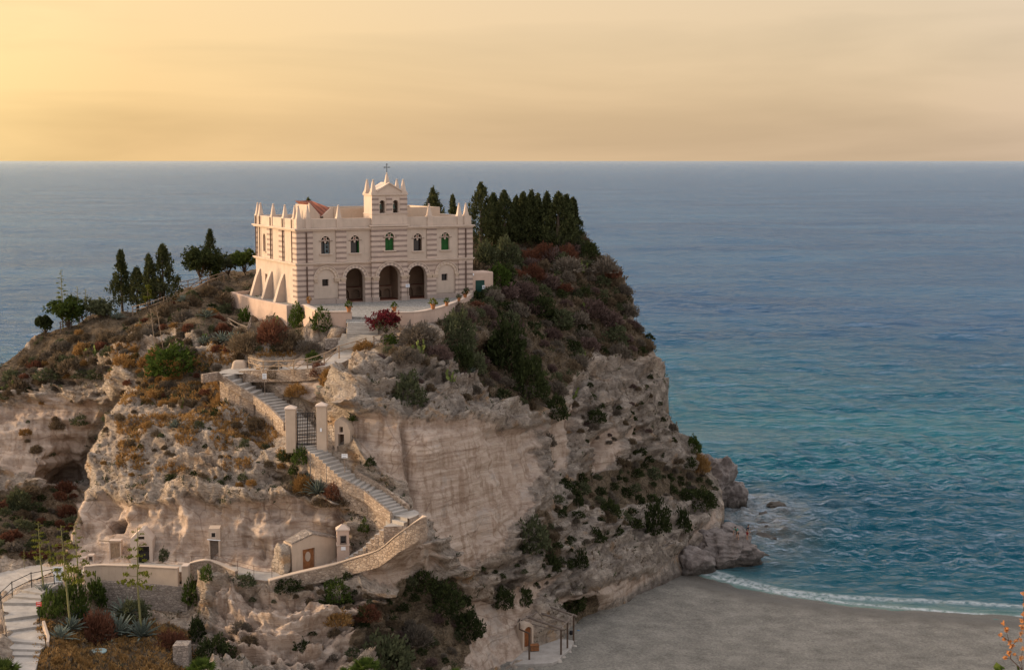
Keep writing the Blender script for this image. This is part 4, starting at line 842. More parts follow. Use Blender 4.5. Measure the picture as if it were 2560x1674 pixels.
mb.add([(p.x, p.y, 29.99) for p in fc] + [(p.x, p.y, 29.2) for p in fc], [tuple(a) for a in tr] + [tuple(n + i for i in reversed(a)) for a in tr] + [(i, (i + 1) % n, n + (i + 1) % n, n + i) for i in range(n)])
tag(mb.build('forecourt_paving', M['cobbles']), 'grey cobbled forecourt in front of the church', 'paving', kind='structure')
def flower_pot(p, s, label, kindm):
    r = empty('flower_pot', p); tag(r, label, 'flower pot', 'flower pots on the forecourt wall')
    m_ = MB(); m_.lathe([(.13 * s, 0), (.2 * s, .34 * s), (.23 * s, .34 * s), (.23 * s, .4 * s), (.18 * s, .4 * s), (.16 * s, .36 * s)], n=12); m_.build('pot', M['pot clay'], r)
    V_ = []; Q_ = []
    leaf_dome(V_, Q_, 90, .32 * s, .42 * s, .13 * s, (0, 0, .38 * s), random.Random(int(p.x * 50)))
    o = bpy.data.objects.new('plant', mesh_np('plant', V_, Q_, M[kindm])); link(o, r)
# ------------------------------------------------------------------ foliage shapes
def quad(V_, Q_, c, a, b):
    i = len(V_); V_ += [c - a - b, c + a - b, c + a + b, c - a + b]; Q_.append((i, i + 1, i + 2, i + 3))
def rvec(r): 
    v = Vector((r.gauss(0, 1), r.gauss(0, 1), r.gauss(0, 1))); return v.normalized()
def leaf(V_, Q_, c, r, s, asp=.55, up=None):
    a = rvec(r) if up is None else (up + rvec(r) * .7).normalized(); b = a.cross(rvec(r)).normalized(); k = s * r.uniform(.6, 1.3) / 2
    quad(V_, Q_, c, a * k, b * k * asp)
def leaf_dome(V_, Q_, n, rx, h, s, o, r, lump=.35, asp=.55, ry=None):
    o = Vector(o); sd_ = r.uniform(0, 99)
    for _ in range(n):
        d = rvec(r); d.z = abs(d.z) if r.random() < .85 else d.z * .3
        k = (1 + lump * mnoise.noise(d * 2.1 + Vector((sd_, 0, 0)))) * r.uniform(.55, 1.04) ** .6
        leaf(V_, Q_, o + Vector((d.x * rx * k, d.y * (ry or rx) * k, max(-.1, d.z) * h * k)), r, s, asp, d)
def twig_dome(V_, Q_, n, rx, h, L, wd, r, lump=.3):
    sd_ = r.uniform(0, 99)
    for _ in range(n):
        d = rvec(r); d.z = abs(d.z); k = (1 + lump * mnoise.noise(d * 2.3 + Vector((sd_, 0, 0)))) * r.uniform(.45, 1.0) ** .6
        c = Vector((d.x * rx * k, d.y * rx * k, d.z * h * k)); a = (d + Vector((0, 0, .5)) + rvec(r) * .55).normalized(); b = a.cross(rvec(r)).normalized()
        quad(V_, Q_, c, a * L * r.uniform(.3, .6), b * wd * r.uniform(.6, 1.2))
for q, s, lb, km in (((688, 1226), .9, 'flower pot with a low plant, at the left corner of the forecourt wall', 'leaf tan'), ((1012, 1294), 1.3, 'wide flower pot beside the entrance steps, left side', 'leaf green'), ((1380, 1292), 1.15, 'flower pot right above the flame red bush', 'leaf fresh'), ((1694, 1272), 1.3, 'flower pot with pale blossoms on the curved wall', 'leaf bloom'), ((1805, 1246), 1., 'flower pot between the blossoming pot and the bend of the wall', 'leaf green'), ((1904, 1208), .95, 'thin flower pot at the bend of the curved wall', 'leaf olive'), ((1954, 1180), 1.15, 'dark leafy flower pot near the end of the curved wall', 'leaf dark'), ((1968, 1152), .95, 'tallest plant in a pot, at the far end of the curved wall', 'leaf olive')):
    flower_pot(Z(*z1(*q), 30.53), s, lb, km)
def lumpy(name, p, sc, mat, seed, label=None, cat=None, group=None, sub=3, amp=.25, fr=.9, rz=0, kind=None, strata=0):
    import bmesh
    b = bmesh.new(); bmesh.ops.create_icosphere(b, subdivisions=sub, radius=1.); o_ = Vector((seed * 7.3, seed * 1.7, 0)); mx = max(sc)
    for v in b.verts:
        q = v.co.copy(); w_ = Vector((q.x * sc[0], q.y * sc[1], q.z * sc[2])); k = mnoise.fractal(w_ * fr / mx * 1.6 + o_, 1., 2., 5) * amp + mnoise.noise(w_ * fr * 3.2 / mx + o_) * amp * .35
        if strata: k += strata * mnoise.noise(Vector((w_.x * .2, w_.y * .2, w_.z * 3.)) + o_)
        # facet: flatten against a few planes
        for pl in FACETS:
            dd_ = q.dot(pl); q -= pl * max(0, dd_ - .72) * .8
        v.co = Vector((q.x * sc[0], q.y * sc[1], q.z * sc[2])) * (1 + k)
    me = bpy.data.meshes.new(name); b.to_mesh(me); b.free(); me.materials.append(M[mat]); me.polygons.foreach_set('use_smooth', [True] * len(me.polygons))
    o = bpy.data.objects.new(name, me); o.location = p; o.rotation_euler = (0, 0, rz); link(o); return tag(o, label, cat, group, kind)
FACETS = [Vector(v).normalized() for v in ((1, .3, .4), (-.6, .8, .3), (-.4, -1, .5), (.3, -.8, -.3), (.1, .2, 1), (-1, -.1, .2))]
# ------------------------------------------------------------------ paths and steps
def steps(pts, width, n, name='path', drop=2.4, mat='limestone paving', label=None):
    pts = [Vector(p) for p in pts]; L = [0]
    for a, b in zip(pts, pts[1:]): L.append(L[-1] + (b - a).xy.length)
    def at_(s):
        for i in range(len(pts) - 1):
            if s <= L[i + 1] + 1e-6:
                u = (s - L[i]) / max(1e-6, L[i + 1] - L[i]); return pts[i].lerp(pts[i + 1], u), (pts[i + 1] - pts[i]).xy.normalized()
        return pts[-1], (pts[-1] - pts[-2]).xy.normalized()
    mb = MB(); r = random.Random(int(pts[0].x * 10))
    for k in range(n):
        a, da = at_(L[-1] * k / n); b, db = at_(L[-1] * (k + 1) / n)
        wa, wb = width * r.uniform(.96, 1.04) / 2, width * r.uniform(.96, 1.04) / 2; na = Vector((-da.y, da.x, 0)); nb_ = Vector((-db.y, db.x, 0)); zt = b.z + r.uniform(-.01, .01)
        q = [a.copy() - na * wa - Vector((da.x, da.y, 0)) * .03, a + na * wa - Vector((da.x, da.y, 0)) * .03, b + nb_ * wb, b - nb_ * wb]
        mb.add([Vector((v.x, v.y, zt)) for v in q] + [Vector((v.x, v.y, zt - drop - k * .001)) for v in q], [(0, 1, 2, 3), (7, 6, 5, 4), (0, 4, 5, 1), (1, 5, 6, 2), (2, 6, 7, 3), (3, 7, 4, 0)]); mb.mi[-3] = mb.mi[-1] = 1
    return tag(mb.build(name, [M[mat], M['warm rubble']], None, bevel=.02), label, 'steps', kind='structure')
def offset_line(pts, off, dz):
    out = []
    for i, p in enumerate(pts):
        d = (pts[min(i + 1, len(pts) - 1)] - pts[max(i - 1, 0)]).xy.normalized(); out.append(p + Vector((-d.y * off, d.x * off, dz)))
    return out
def ribbon(pts, width, name='path', label=None, mat='limestone paving', drop=.8):
    pts = smooth_poly([Vector(p) for p in pts], 4); mb = MB(); vs = []
    for i, p in enumerate(pts):
        d = (pts[min(i + 1, len(pts) - 1)] - pts[max(i - 1, 0)]).xy.normalized(); n = Vector((-d.y, d.x, 0)) * width / 2
        vs += [p + n, p - n, p + n - Vector((0, 0, drop)), p - n - Vector((0, 0, drop))]
    fs = []
    for i in range(len(pts) - 1):
        a, b = i * 4, i * 4 + 4; fs += [(a, a + 1, b + 1, b), (a, b, b + 2, a + 2), (a + 1, a + 3, b + 3, b + 1)]
    mb.add(vs, fs); mb.mi = [0, 1, 1] * (len(fs) // 3); return tag(mb.build(name, [M[mat], M['warm rubble']]), label, 'path', kind='structure')
PZs = lambda s: [Z(*[float(x) for x in q.split(',')]) for q in s.split(';')]
steps(PZs('874,1395,12;930,1362,13.3;985,1310,15.3;1006,1287,15.9'), 2.2, 12, label='worn stone steps climbing behind the curved parapet by the small chapel')
ribbon(PZs('995,1290,15.92;1012,1283,15.95;1006,1279,15.97'), 2.4, label='landing where the steps turn back below the cut cliff')
steps(PZs('1000,1281,16;930,1227,17.3;870,1195,18.3;800,1132,20.1;778,1112,20.55'), 1.7, 24, label='straight flight of stone steps up to the iron gate')
steps(PZs('776,1110,20.6;745,1060,21.7;705,1020,22.7;660,992,23.4;619,972,24.1;582,946,25;572,934,25.4'), 2.3, 22, label='flight of stone steps behind the iron gate')
ribbon(PZs('575,934,25.42;592,924,25.55;640,921,25.7;700,920,25.85;780,917,26.1;822,907,26.5;862,884,27;892,863,27.5'), 2.4, label='level path behind the wooden rail', drop=1.1)
steps(PZs('893,869,27.55;905,836,28.68'), 4.2, 8, drop=.7, label='broad low steps in front of the forecourt')
ribbon(PZs('907,807,29.53;907,799,29.75;907,789,29.99'), 3.2, 'forecourt_paving', 'cobbled ramp down to the entrance steps', 'cobbles')
steps(PZs('906,835,28.7;907,806,29.55'), 3.0, 6, drop=.8, label='entrance steps between the forecourt walls')
ribbon(PZs('205,1424,10.95;254,1419,11.1;350,1417,11.15;445,1418,11.2;520,1412,11.25;600,1424,11.2;680,1439,11.2;740,1434,11.2;800,1424,11.3;850,1408,11.6;880,1393,12.0'), 2.6, label='walkway in front of the caves and the small chapel')
# wide approach steps at the lower left: every riser as seen, left and right end
def z7(x, y): return x / 5.293, 1380 + y / 5.293
RS = [((20, 1640), (440, 1640)), ((60, 1380), (520, 1385)), ((90, 1300), (540, 1312)), ((108, 1195), (600, 1228)), ((95, 1060), (578, 990)), ((65, 910), (535, 845)), ((40, 690), (520, 692)), ((165, 602), (548, 632)), ((285, 522), (560, 566)), ((420, 455), (800, 400)), ((520, 430), (840, 380))]
RZ = [9.2, 9.35, 9.52, 9.7, 9.9, 10.12, 10.34, 10.52, 10.7, 10.78]
mb = MB()
for k in range(len(RZ)):
    a, b = [Z(*z7(*q), RZ[k] - (.0 if k == 0 else .17)) for q in RS[k]]; c, d_ = [Z(*z7(*q), RZ[k]) for q in RS[k + 1]]
    for p in (a, b): p.z = RZ[k]
    v = [a, b, d_, c]; mb.add(v + [p - Vector((0, 0, 1.2)) for p in v], [(0, 1, 2, 3), (7, 6, 5, 4), (0, 4, 5, 1), (1, 5, 6, 2), (2, 6, 7, 3), (3, 7, 4, 0)])
tag(mb.build('path', M['limestone paving'], None, bevel=.02), 'wide shallow approach steps at the lower left', 'steps', kind='structure')
ribbon(PZs('-160,1490,8.95;-60,1478,9.05;20,1452,9.2;90,1432,9.5;140,1424,9.9'), 5.5, 'road', 'grey road curving behind the approach steps')
# ------------------------------------------------------------------ walls of the pilgrims' way
path_wall('parapet_wall', PZs('209,1416,11.9;254,1412,11.9;350,1415,11.9;446,1420,11.9'), .35, 2.4, 'old plaster', 'straight pale parapet below the dark cave doorway', 'wall', 'old plaster')
path_wall('wall_pier', PZs('456,1413,12.05;473,1413,12.05'), .8, 2.6, 'old plaster', 'square pale pier where the straight parapet ends', 'pier', 'trim stone')
path_wall('parapet_wall', smooth_poly(PZs('474,1408,12.0;511,1400,12.3;540,1406,12.05;592,1428,11.6'), 4), .35, 1.5, 'warm rubble', 'short humped parapet below the cave with a square window', 'wall', 'old plaster')
path_wall('parapet_wall', smooth_poly(PZs('672,1451,11.35;734,1434,11.65;829,1412,12.05;874,1398,12.6;950,1373,13.8;1001,1332,15.5;1050,1297,16.75;1063,1291,16.9'), 4), .4, [zz - d_ for zz, d_ in zip(np.interp(np.arange(29), np.arange(0, 29, 4), [11.35, 11.65, 12.05, 12.6, 13.8, 15.5, 16.75, 16.9][:8] if 0 else [11.35, 11.65, 12.05, 12.6, 13.8, 15.5, 16.75, 16.9]), np.linspace(1.05, 1.7, 29))], 'warm rubble', 'long curved parapet sweeping from the small chapel up to the cut cliff', 'wall', 'old plaster')
path_wall('rubble_wall', PZs('252,1449,10.7;350,1456,10.6;470,1463,10.4'), .7, 5.0, 'rubble masonry', 'high rubble stone retaining wall behind the large agaves', 'wall')
path_wall('stair_wall', [Z(505, 935, 25.9)] + offset_line(PZs('745,1060,21.7;705,1020,22.7;660,992,23.4;619,972,24.1;582,946,25;572,934,25.4'), 1.3, .35)[::-1], .26, .8, 'warm rubble', 'rough plastered wall along the steps above the iron gate', 'wall')
path_wall('stair_wall', offset_line(PZs('1000,1281,16;930,1227,17.3;870,1195,18.3;800,1132,20.1'), -1.0, .5)[:3], .28, 1.2, 'warm rubble', 'low wall along the straight steps, on the cliff side', 'wall')
path_wall('stair_wall', offset_line(PZs('1000,1281,16;930,1227,17.3;870,1195,18.3;800,1132,20.1'), 1.0, .25)[:3], .25, 1.0, 'warm rubble', 'low wall along the straight steps, above the small chapel', 'wall')
path_wall('rubble_wall', PZs('812,847,28.2;868,843,28.3'), .5, 1.0, 'rubble masonry', 'low rubble wall below the round green bush', 'wall')
path_wall('ramp_wall', [Z(*z1(*q), zz) for q, zz in (((590, 1412), 28.1), ((660, 1352), 29.2), ((730, 1292), 30.3))], .35, 1.6, 'wall plaster', 'sloping pink wall rising to the left corner of the forecourt', 'wall')
path_wall('kerb_wall', [Z(*z7(*q), zz) for q, zz in (((575, 900), 10.45), ((640, 1100), 9.95), ((630, 1180), 9.8))], .2, .8, 'old plaster', 'low kerb wall along the right edge of the approach steps', 'kerb')
path_wall('stone_pier', PZs('436,1606,8.6;474,1606,8.6'), 1.2, 1.8, 'rubble masonry', 'squat rubble stone pier beside the large agaves', 'pier')
mb = MB(); p = T(600, 940, .5); mb.frustum(p.x, p.y, p.z, p.z + 2.0, 1.0, .8, .55, .5)
tag(mb.build('stone_bollard', M['old plaster'], None, bevel=.2), 'tapered rock stump at the head of the steps, below the wooden rail', 'stump')
# ------------------------------------------------------------------ gate, doors, chapel, kiosk
g = empty('iron_gate', Z(770, 1113, 20.6)); tag(g, 'black iron gate between two plastered pillars across the steps', 'gate')
gd = g.location.y; mpp = gd / F
mb = MB(); hb = 85 * mpp; w2 = 26 * mpp
for z_ in (.12, .9, hb - .35, hb - .05): mb.tube([(-w2, 0, z_), (w2, 0, z_)], .03, 5)
for k in range(13): mb.tube([(-w2 + 2 * w2 * k / 12, 0, .05), (-w2 + 2 * w2 * k / 12, 0, hb + (.12 if k % 2 else 0))], .022 if k not in (0, 6, 12) else .05, 5)
for k in range(12):
    cxk = -w2 + 2 * w2 * (k + .5) / 12
    mb.ring(cxk, hb - .2, .05, .075, -.015, .015, 8, 0, 2 * math.pi)
mb.build('grille', M['black iron'], g)
for px, lb in ((727.5, 'pillar'), (806, 'pillar')):
    x = (px - 770) * mpp; h = 3.35 if px < 770 else 3.6
    m_ = MB(); h -= .15; m_.box(x - .43, x + .43, -.35, .5, -.6, h); pl = m_.build('pillar', M['old plaster'], g, bevel=.03)
    m_ = MB(); m_.box(x - .5, x + .5, -.42, .57, h, h + .1); m_.frustum(x, .075, h + .1, h + .34, .5, .5, .05, .05); m_.build('cap', M['trim stone'], pl)
m_ = MB(); m_.box(806 * mpp - 770 * mpp - .1, 806 * mpp - 770 * mpp + .05, -.46, -.4, 1.3, 1.6); m_.build('bell_push', M['white paint'], g)
def facing(name, px, py, z=None, d=None, rz=0, sink=0):
    if d == 'rock': d = float(evA(np.array([[float(px)]]), np.array([[float(py) - 25]]))[0, 0]) - .4
    p = Z(px, py, z) if z is not None else D(px, py, d); return empty(name, p - Vector((0, 0, sink)), rz)
# little doorway in the rock beside the gate
e = facing('rock_doorway', 858, 1140, d=119.7, rz=rad(-14)); tag(e, 'narrow dark doorway with a small window in a plastered wall beside the iron gate', 'doorway')
m_ = MB(); m_.plate([(-.75, -.4), (.72, -.4), (.66, 2.3), (.4, 2.9), (-.35, 3.35), (-.75, 3.0)], [rect(-.42, .12, .02, 1.95), rect(-.3, .02, 2.1, 2.6)], -.05, 1.0); m_.build('wall', M['old plaster'], e)
m_ = MB(); m_.box(-.42, .12, .5, .56, .02, 1.95); m_.build('door', M['dark wood'], e)
m_ = MB(); m_.box(-.3, .02, .5, .56, 2.1, 2.6); m_.build('window', M['black pane'], e)
m_ = MB(); m_.box(-.55, .22, -.08, .3, 1.96, 2.07); m_.build('lintel', M['trim stone'], e)
# kiosk
e = facing('ticket_kiosk', 822, 1020, d=125.8, rz=rad(12)); tag(e, 'small wooden kiosk under a dull green awning behind the gate', 'kiosk')
m_ = MB(); m_.box(-.75, .75, 0, 1.1, -.3, .75); m_.box(-.75, -.68, 0, 1.1, .75, 1.5); m_.box(.15, .75, .0, .06, .75, 1.5); m_.box(-.75, .75, 1.04, 1.1, .75, 1.5); m_.build('cabin', M['orange wood'], e, bevel=.01)
m_ = MB(); m_.box(-.82, .82, -.15, .1, .75, .81); m_.build('counter', M['orange wood'], e)
m_ = MB(); m_.add([(-1.15, -.7, 1.55), (1.1, -.7, 1.68), (1.1, 1.2, 1.95), (-1.0, 1.2, 1.92), (-1.15, -.7, 1.49), (1.1, -.7, 1.62), (1.1, 1.2, 1.89), (-1.0, 1.2, 1.86)], [(0, 1, 2, 3), (7, 6, 5, 4), (0, 4, 5, 1), (1, 5, 6, 2), (2, 6, 7, 3), (3, 7, 4, 0)]); m_.build('awning', M['canvas'], e)
# small chapel
A_, B_ = Z(731, 1434, 11.2), Z(840, 1410, 11.2); ya = math.atan2(B_.y - A_.y, B_.x - A_.x); wd = (B_ - A_).length
e = empty('small_chapel', A_, ya); tag(e, 'small plastered chapel with a brown door built against the rock', 'chapel')
dx = wd * (927 - 785) / (1140 - 785) * .95
m_ = MB(); m_.plate([(0, -.4), (wd, -.4), (wd, 2.35), (wd * .55, 3.0), (wd * .42, 3.05), (0, 2.6)], [rect(dx - .6, dx + .6, .0, 1.85)], 0, .4); m_.box(0, .35, .4, 1.3, -.4, 2.55); m_.box(wd - .35, wd, .4, 1.6, -.4, 2.3); m_.build('wall', M['old plaster'], e)
sh_o = lumpy('rock_shoulder', Vector((-.35, 1.1, .9)), (.62, 1.3, 1.75), 'sandstone', 17, sub=4, amp=.3); sh_o.parent = e
m_ = MB(); m_.add([(-.1, -.08, 2.62), (wd * .47, -.08, 3.12), (wd + .05, -.08, 2.38), (-.05, 1.0, 2.68), (wd * .47, 1.2, 3.22), (wd + .05, 1.0, 2.45)] , [(0, 1, 4, 3), (1, 2, 5, 4)]); o = m_.build('roof', M['rubble masonry'], e); md = o.modifiers.new('solid', 'SOLIDIFY'); md.thickness = .14
m_ = MB(); m_.box(dx - .6, dx + .6, .2, .26, 0, 1.85); d_ = m_.build('door', M['brown door wood'], e)
m_ = MB(); m_.plate([(dx - .28 + .26 * math.cos(a) + .28, 1.15 + .42 * math.sin(a)) for a in [k * math.pi / 8 for k in range(16)]], [], .17, .2); m_.build('painted_patch', M['old plaster'], d_)
# shrine
p = Z(858, 1403, 11.75); e = empty('wayside_shrine', p, rad(10)); tag(e, 'slim plastered shrine pillar with a glazed niche and a cross beside the small chapel', 'shrine')
m_ = MB(); m_.plate(rect(-.5, .5, -.5, 2.75), [rect(-.22, .24, 1.65, 2.3)], -.4, 0); m_.box(-.5, .5, 0, .5, -.5, 2.75); m_.build('pillar', M['wall plaster'], e)
m_ = MB(); m_.box(-.56, .56, -.46, .5, 1.48, 1.56); m_.box(-.58, .58, -.48, .52, 2.75, 2.86); m_.frustum(0, 0, 2.86, 3.2, .55, .48, .12, .12); m_.build('cornice', M['trim stone'], e)
m_ = MB(); m_.box(-.22, .24, -.1, -.06, 1.65, 2.3); m_.build('niche_glass', M['black pane'], e)
m_ = MB(); m_.plate(rect(-.26, .28, 1.6, 2.35), [rect(-.2, .22, 1.68, 2.28)], -.43, -.38); m_.build('niche_frame', M['grey wood'], e)
m_ = MB(); m_.box(-.03, .03, -.03, .03, 3.2, 3.6); m_.box(-.14, .14, -.03, .03, 3.4, 3.46); m_.build('cross', M['rust iron'], e)
m_ = MB(); m_.box(-.18, .2, -.42, -.4, 1.1, 1.4); m_.build('plaque', M['white paint'], e)
# cave doorways left of the chapel
def z4(x, y): return x / 3.15, 1180 + y / 3.15
e = facing('cave_doorway', *z4(1135, 725), d='rock', rz=rad(4)); e.location.y -= .45; tag(e, 'gabled stone doorway with a dark open door and a carved arch, behind the tall flowering agave', 'doorway')
m_ = MB(); m_.plate([(-.95, -.2), (.9, -.2), (.9, 2.3), (.2, 3.15), (-.1, 3.2), (-.95, 2.4)], [rect(-.35, .62, .0, 1.75), rect(-.3, .25, 2.35, 2.62)], -.2, 1.3); m_.build('wall', M['trim stone'], e)
m_ = MB(); m_.box(-.35, .62, .25, .3, 0, 1.75); m_.build('door', M['black pane'], e)
m_ = MB(); m_.box(-.3, .25, .1, .15, 2.35, 2.62); m_.build('window', M['dark interior'], e)
m_ = MB(); m_.ring(.1, 1.85, .3, .38, -.27, -.2, 12); m_.ring(.1, 1.85, .14, .2, -.26, -.2, 10); m_.build('carved_arch', M['wall plaster'], e)
e = facing('cave_door', *z4(912, 715), d='rock', rz=rad(4)); tag(e, 'whitewashed plank door in the rock, left of the gabled doorway', 'door')
m_ = MB(); m_.plate(rect(-.5, .5, -.1, 2.0), [rect(-.4, .4, -.1, 1.8)], -.1, .6); m_.build('frame', M['trim stone'], e)
m_ = MB(); m_.box(-.4, .4, .0, .06, -.1, 1.8)
for k in range(1, 4): m_.box(-.4 + .2 * k - .01, -.4 + .2 * k + .01, -.02, 0, -.1, 1.8)
m_.build('door', M['white paint'] if 0 else M['pale wood'], e)
m_ = MB(); m_.tube([(-1.3, -.3, 2.1), (.6, -.2, 1.9)], .05, 5); m_.build('pole', M['pale wood'], e)
e = facing('cave_door', *z4(1690, 690), d='rock', rz=rad(6)); tag(e, 'tall narrow wooden door below a square white framed window in the cave wall', 'door')
m_ = MB(); m_.plate(rect(-.42, .5, -.2, 2.75), [rect(-.34, .36, -.2, 1.75), rect(-.2, .14, 2.0, 2.4)], -.12, 1.); m_.build('wall', M['old plaster'], e)
m_ = MB(); m_.box(-.34, .36, .2, .26, -.2, 1.75); m_.box(-.02, .02, .17, .2, -.2, 1.75); m_.build('door', M['grey wood'], e)
m_ = MB(); m_.box(-.2, .14, .1, .14, 2.0, 2.4); m_.build('window', M['black pane'], e)
m_ = MB(); m_.plate(rect(-.28, .22, 1.92, 2.48), [rect(-.19, .13, 2.01, 2.39)], -.16, -.12); m_.build('window_frame', M['trim stone'], e)
m_ = MB(); m_.tube([(-.55, -.18, 1.85), (.55, -.18, 1.72)], .04, 5); m_.build('lintel_pole', M['white paint'], e)
e = facing('cave_hatch', *z4(690, 735), d='rock', rz=rad(2)); tag(e, 'pair of small pale hatches at the left end of the cave wall', 'hatch')
for x, hh in ((-.35, .75), (.3, .95)):
    m_ = MB(); m_.plate(rect(x - .26, x + .26, -.1, hh), [rect(x - .17, x + .17, 0, hh - .12)], -.1, .5); fr_ = m_.build('frame', M['trim stone'], e)
    m_ = MB(); m_.box(x - .17, x + .17, .1, .14, 0, hh - .12); m_.build('panel', M['grey wood'], fr_)
# ------------------------------------------------------------------ fences and rails
def fence(bases, h, label, name='wooden_fence', mat='grey wood', r=.055, rails=(1., .55), brace=True, cat='fence', group=None):
    e = empty(name, bases[0]); tag(e, label, cat, group); o = bases[0]
    for b in bases:
        m_ = MB(); b = b - o; m_.tube([b - Vector((0, 0, .4)), b + Vector((0, 0, h * 1.06))], r * 1.15, 6); m_.build('post', M[mat], e)
    for f in rails:
        for a, b in zip(bases, bases[1:]):
            m_ = MB(); a_, b_ = a - o + Vector((0, -.04, h * f)), b - o + Vector((0, -.04, h * f)); dv = (b_ - a_).normalized() * .12; m_.tube([a_ - dv, b_ + dv], r * .85, 6); m_.build('rail', M[mat], e)
    if brace:
        for i, (a, b) in enumerate(zip(bases, bases[1:])):
            m_ = MB(); a_, b_ = (a, b) if i % 2 else (b, a); m_.tube([a_ - o + Vector((0, 0, .15)), b_ - o + Vector((0, 0, h * .85))], r * .7, 6); m_.build('brace', M[mat], e)
    return e
fence(PZs('623,921,25.6;659,931,25.55;697,930,25.65;734,929,25.8;769,925,25.95;811,912,26.3;848,893,26.85;892,880,27.2;914,873,27.4'), 1.05, 'long pale wooden rail along the level path above the kiosk', mat='pale wood')
fence([T(px, py) for px, py in ((935, 868), (958, 862), (985, 852), (1010, 846), (1026, 838))], 1.0, 'weathered wooden fence climbing right of the flame red bush')
fence([T(px, py) for px, py in ((571, 822), (596, 830), (620, 838), (628, 826))], 1.0, 'short wooden fence beside the agaves below the tall retaining wall')
fence([T(px, py) for px, py in ((152, 832), (176, 822), (200, 812), (228, 800))], 1.1, 'short leaning fence among the low trees on the left edge')
fence([T(px, py) for px, py in ((333, 792), (372, 782), (410, 766), (447, 748), (480, 736), (520, 716), (560, 700))], 1.0, 'long wooden rail up the slope in front of the dark cypresses', mat='pale wood', brace=False, rails=(1., .6))
fence([T(px, py) for px, py in ((440, 728), (470, 722), (500, 716), (535, 703))], 1.0, 'short fence at the cliff edge between the cypresses and the umbrella shaped tree')
fence(PZs('3,1515,10.0;31,1489,10.35;79,1466,10.75;136,1455,10.85'), 1.15, 'dark metal handrail curving round the top of the approach steps', 'metal_railing', 'black iron', .035, (1., .5), False, 'railing')
fence(PZs('-4,1535,9.9;6,1570,9.75;16,1603,9.55'), 1.15, 'rustic wooden handrail at the left edge of the approach steps', mat='grey wood', rails=(1., .6), brace=False)
fence(PZs('480,1418,11.3;540,1414,11.3;594,1430,11.3;635,1442,11.3;680,1447,11.3'), .95, 'thin wire railing in front of the caves, left of the small chapel', 'wire_railing', 'rust iron', .018, (1., .6), False, 'railing')
fence(PZs('1240,722,30.2;1265,705,30.8'), .9, 'thin leaning rail behind the annex', 'metal_railing', 'grey wood', .03, (1.,), False, 'railing')
fence([T(px, py) for px, py in ((1370, 640), (1410, 634), (1450, 630))], .9, 'thin pale rail among the red shrubs on the right plateau', mat='pale wood', r=.04, rails=(1.,), brace=False)
# ------------------------------------------------------------------ signs
def sign(px, py, z, h, w_, hh, label, pm='white paint', post='grey wood', lines=3, rz=0, im='ink', tilt=0, panels=1):
    p = Z(px, py, z); e = empty('sign', p, rz); tag(e, label, 'sign')
    m_ = MB(); m_.tube([(0, .03, -.3), (0, .03, h)], .035, 6); m_.build('post', M[post], e)
    for k in range(panels):
        ww = w_ * (1 - .28 * k); z0 = h - hh * (k + 1) - .03 * k
        m_ = MB(); m_.box(-ww / 2, ww / 2, -.03, 0, z0, z0 + hh); pn = m_.build('panel', M[pm], e)
        m_ = MB()
        for j in range(lines):
            zc_ = z0 + hh * (.78 - .56 * j / max(1, lines - 1)); m_.box(-ww * .34, ww * (.34 - .1 * (j % 2)), -.036, -.031, zc_ - hh * .045, zc_ + hh * .045)
        m_.build('lettering', M[im], pn)
sign(147, 1468, 10.85, 1.75, .82, .62, 'white notice with two panels on a post at the top of the approach steps', panels=2, lines=5)
sign(99, 1551, 10.2, 1.5, .42, .34, 'small red notice on a thin post beside the approach steps', 'red paint', 'black iron', 2, im='white paint')
sign(662, 978, 24.2, 1.65, .38, .5, 'small white notice on a thin post under the wooden rail', lines=3)
sign(862, 1172, 19.3, 1.3, .5, .34, 'white notice on a thin post below the narrow dark doorway', lines=2)
sign(1019.5, 750, 30.0, 1.75, .42, .36, 'small white and blue notice on a thin post before the porch', lines=3, im='blue ink')
for x in (21.95, 22.08):
    m_ = MB(); m_.box(x - .03, x + .05, .412, .419, .85, 1.02); m_.build('lettering', M['ink'], nd)
p = T(247, 1626); mb = MB(); mb.lathe([(.02, 0), (.62, 0), (.62, .08), (.02, .08)], n=20); o = mb.build('manhole_cover', M['manhole paint'], None, loc=p + Vector((0, 0, .05))); tag(o, 'round grey green cover lying in the dry grass', 'cover')
# ------------------------------------------------------------------ pergola on the beach
def z8(x, y): return 1280 + x / 8.455, 1490 + y / 8.455
pf = [Z(*z8(*q), 1.75) for q in ((-60, 1420), (330, 1080), (560, 960), (900, 870), (1310, 925), (1240, 1090), (1060, 1240), (960, 1350), (840, 1400), (500, 1420))]
mb = MB(); n = len(pf); tr = tessellate_polygon([[Vector((q.x, q.y, 0)) for q in pf]])
mb.add(list(pf) + [q - Vector((0, 0, 1.6)) for q in pf], [tuple(a) for a in tr] + [(i, (i + 1) % n, n + (i + 1) % n, n + i) for i in range(n)])
tag(mb.build('terrace_slab', M['limestone paving'], None, bevel=.05), 'pale stone platform at the foot of the rock under the pergola', 'platform', kind='structure')
e = empty('pergola', Z(*z8(1035, 1225), 1.75)); tag(e, 'bare wooden pergola of poles at the foot of the cliff by the beach', 'pergola'); o0 = e.location
def pt(x, y, z): return Z(*z8(x, y), z) - o0
feet = [(1035, 1225), (1170, 1085), (1300, 925), (365, 1330)]; tops = []
for fx in feet:
    b = pt(*fx, 1.75); h = 2.35; tp = b + Vector((0, 0, h)); tops.append(tp); m_ = MB(); m_.tube([b - Vector((0, 0, .2)), tp], .085, 7); m_.build('post', M['dark wood'], e)
bk = [pt(300, 425, 4.25), pt(480, 305, 4.25), pt(690, 188, 4.25)]
for a, b in zip(bk, tops): m_ = MB(); m_.tube([a, b + (b - a).normalized() * .35], .1, 6); m_.build('beam', M['grey wood'], e)
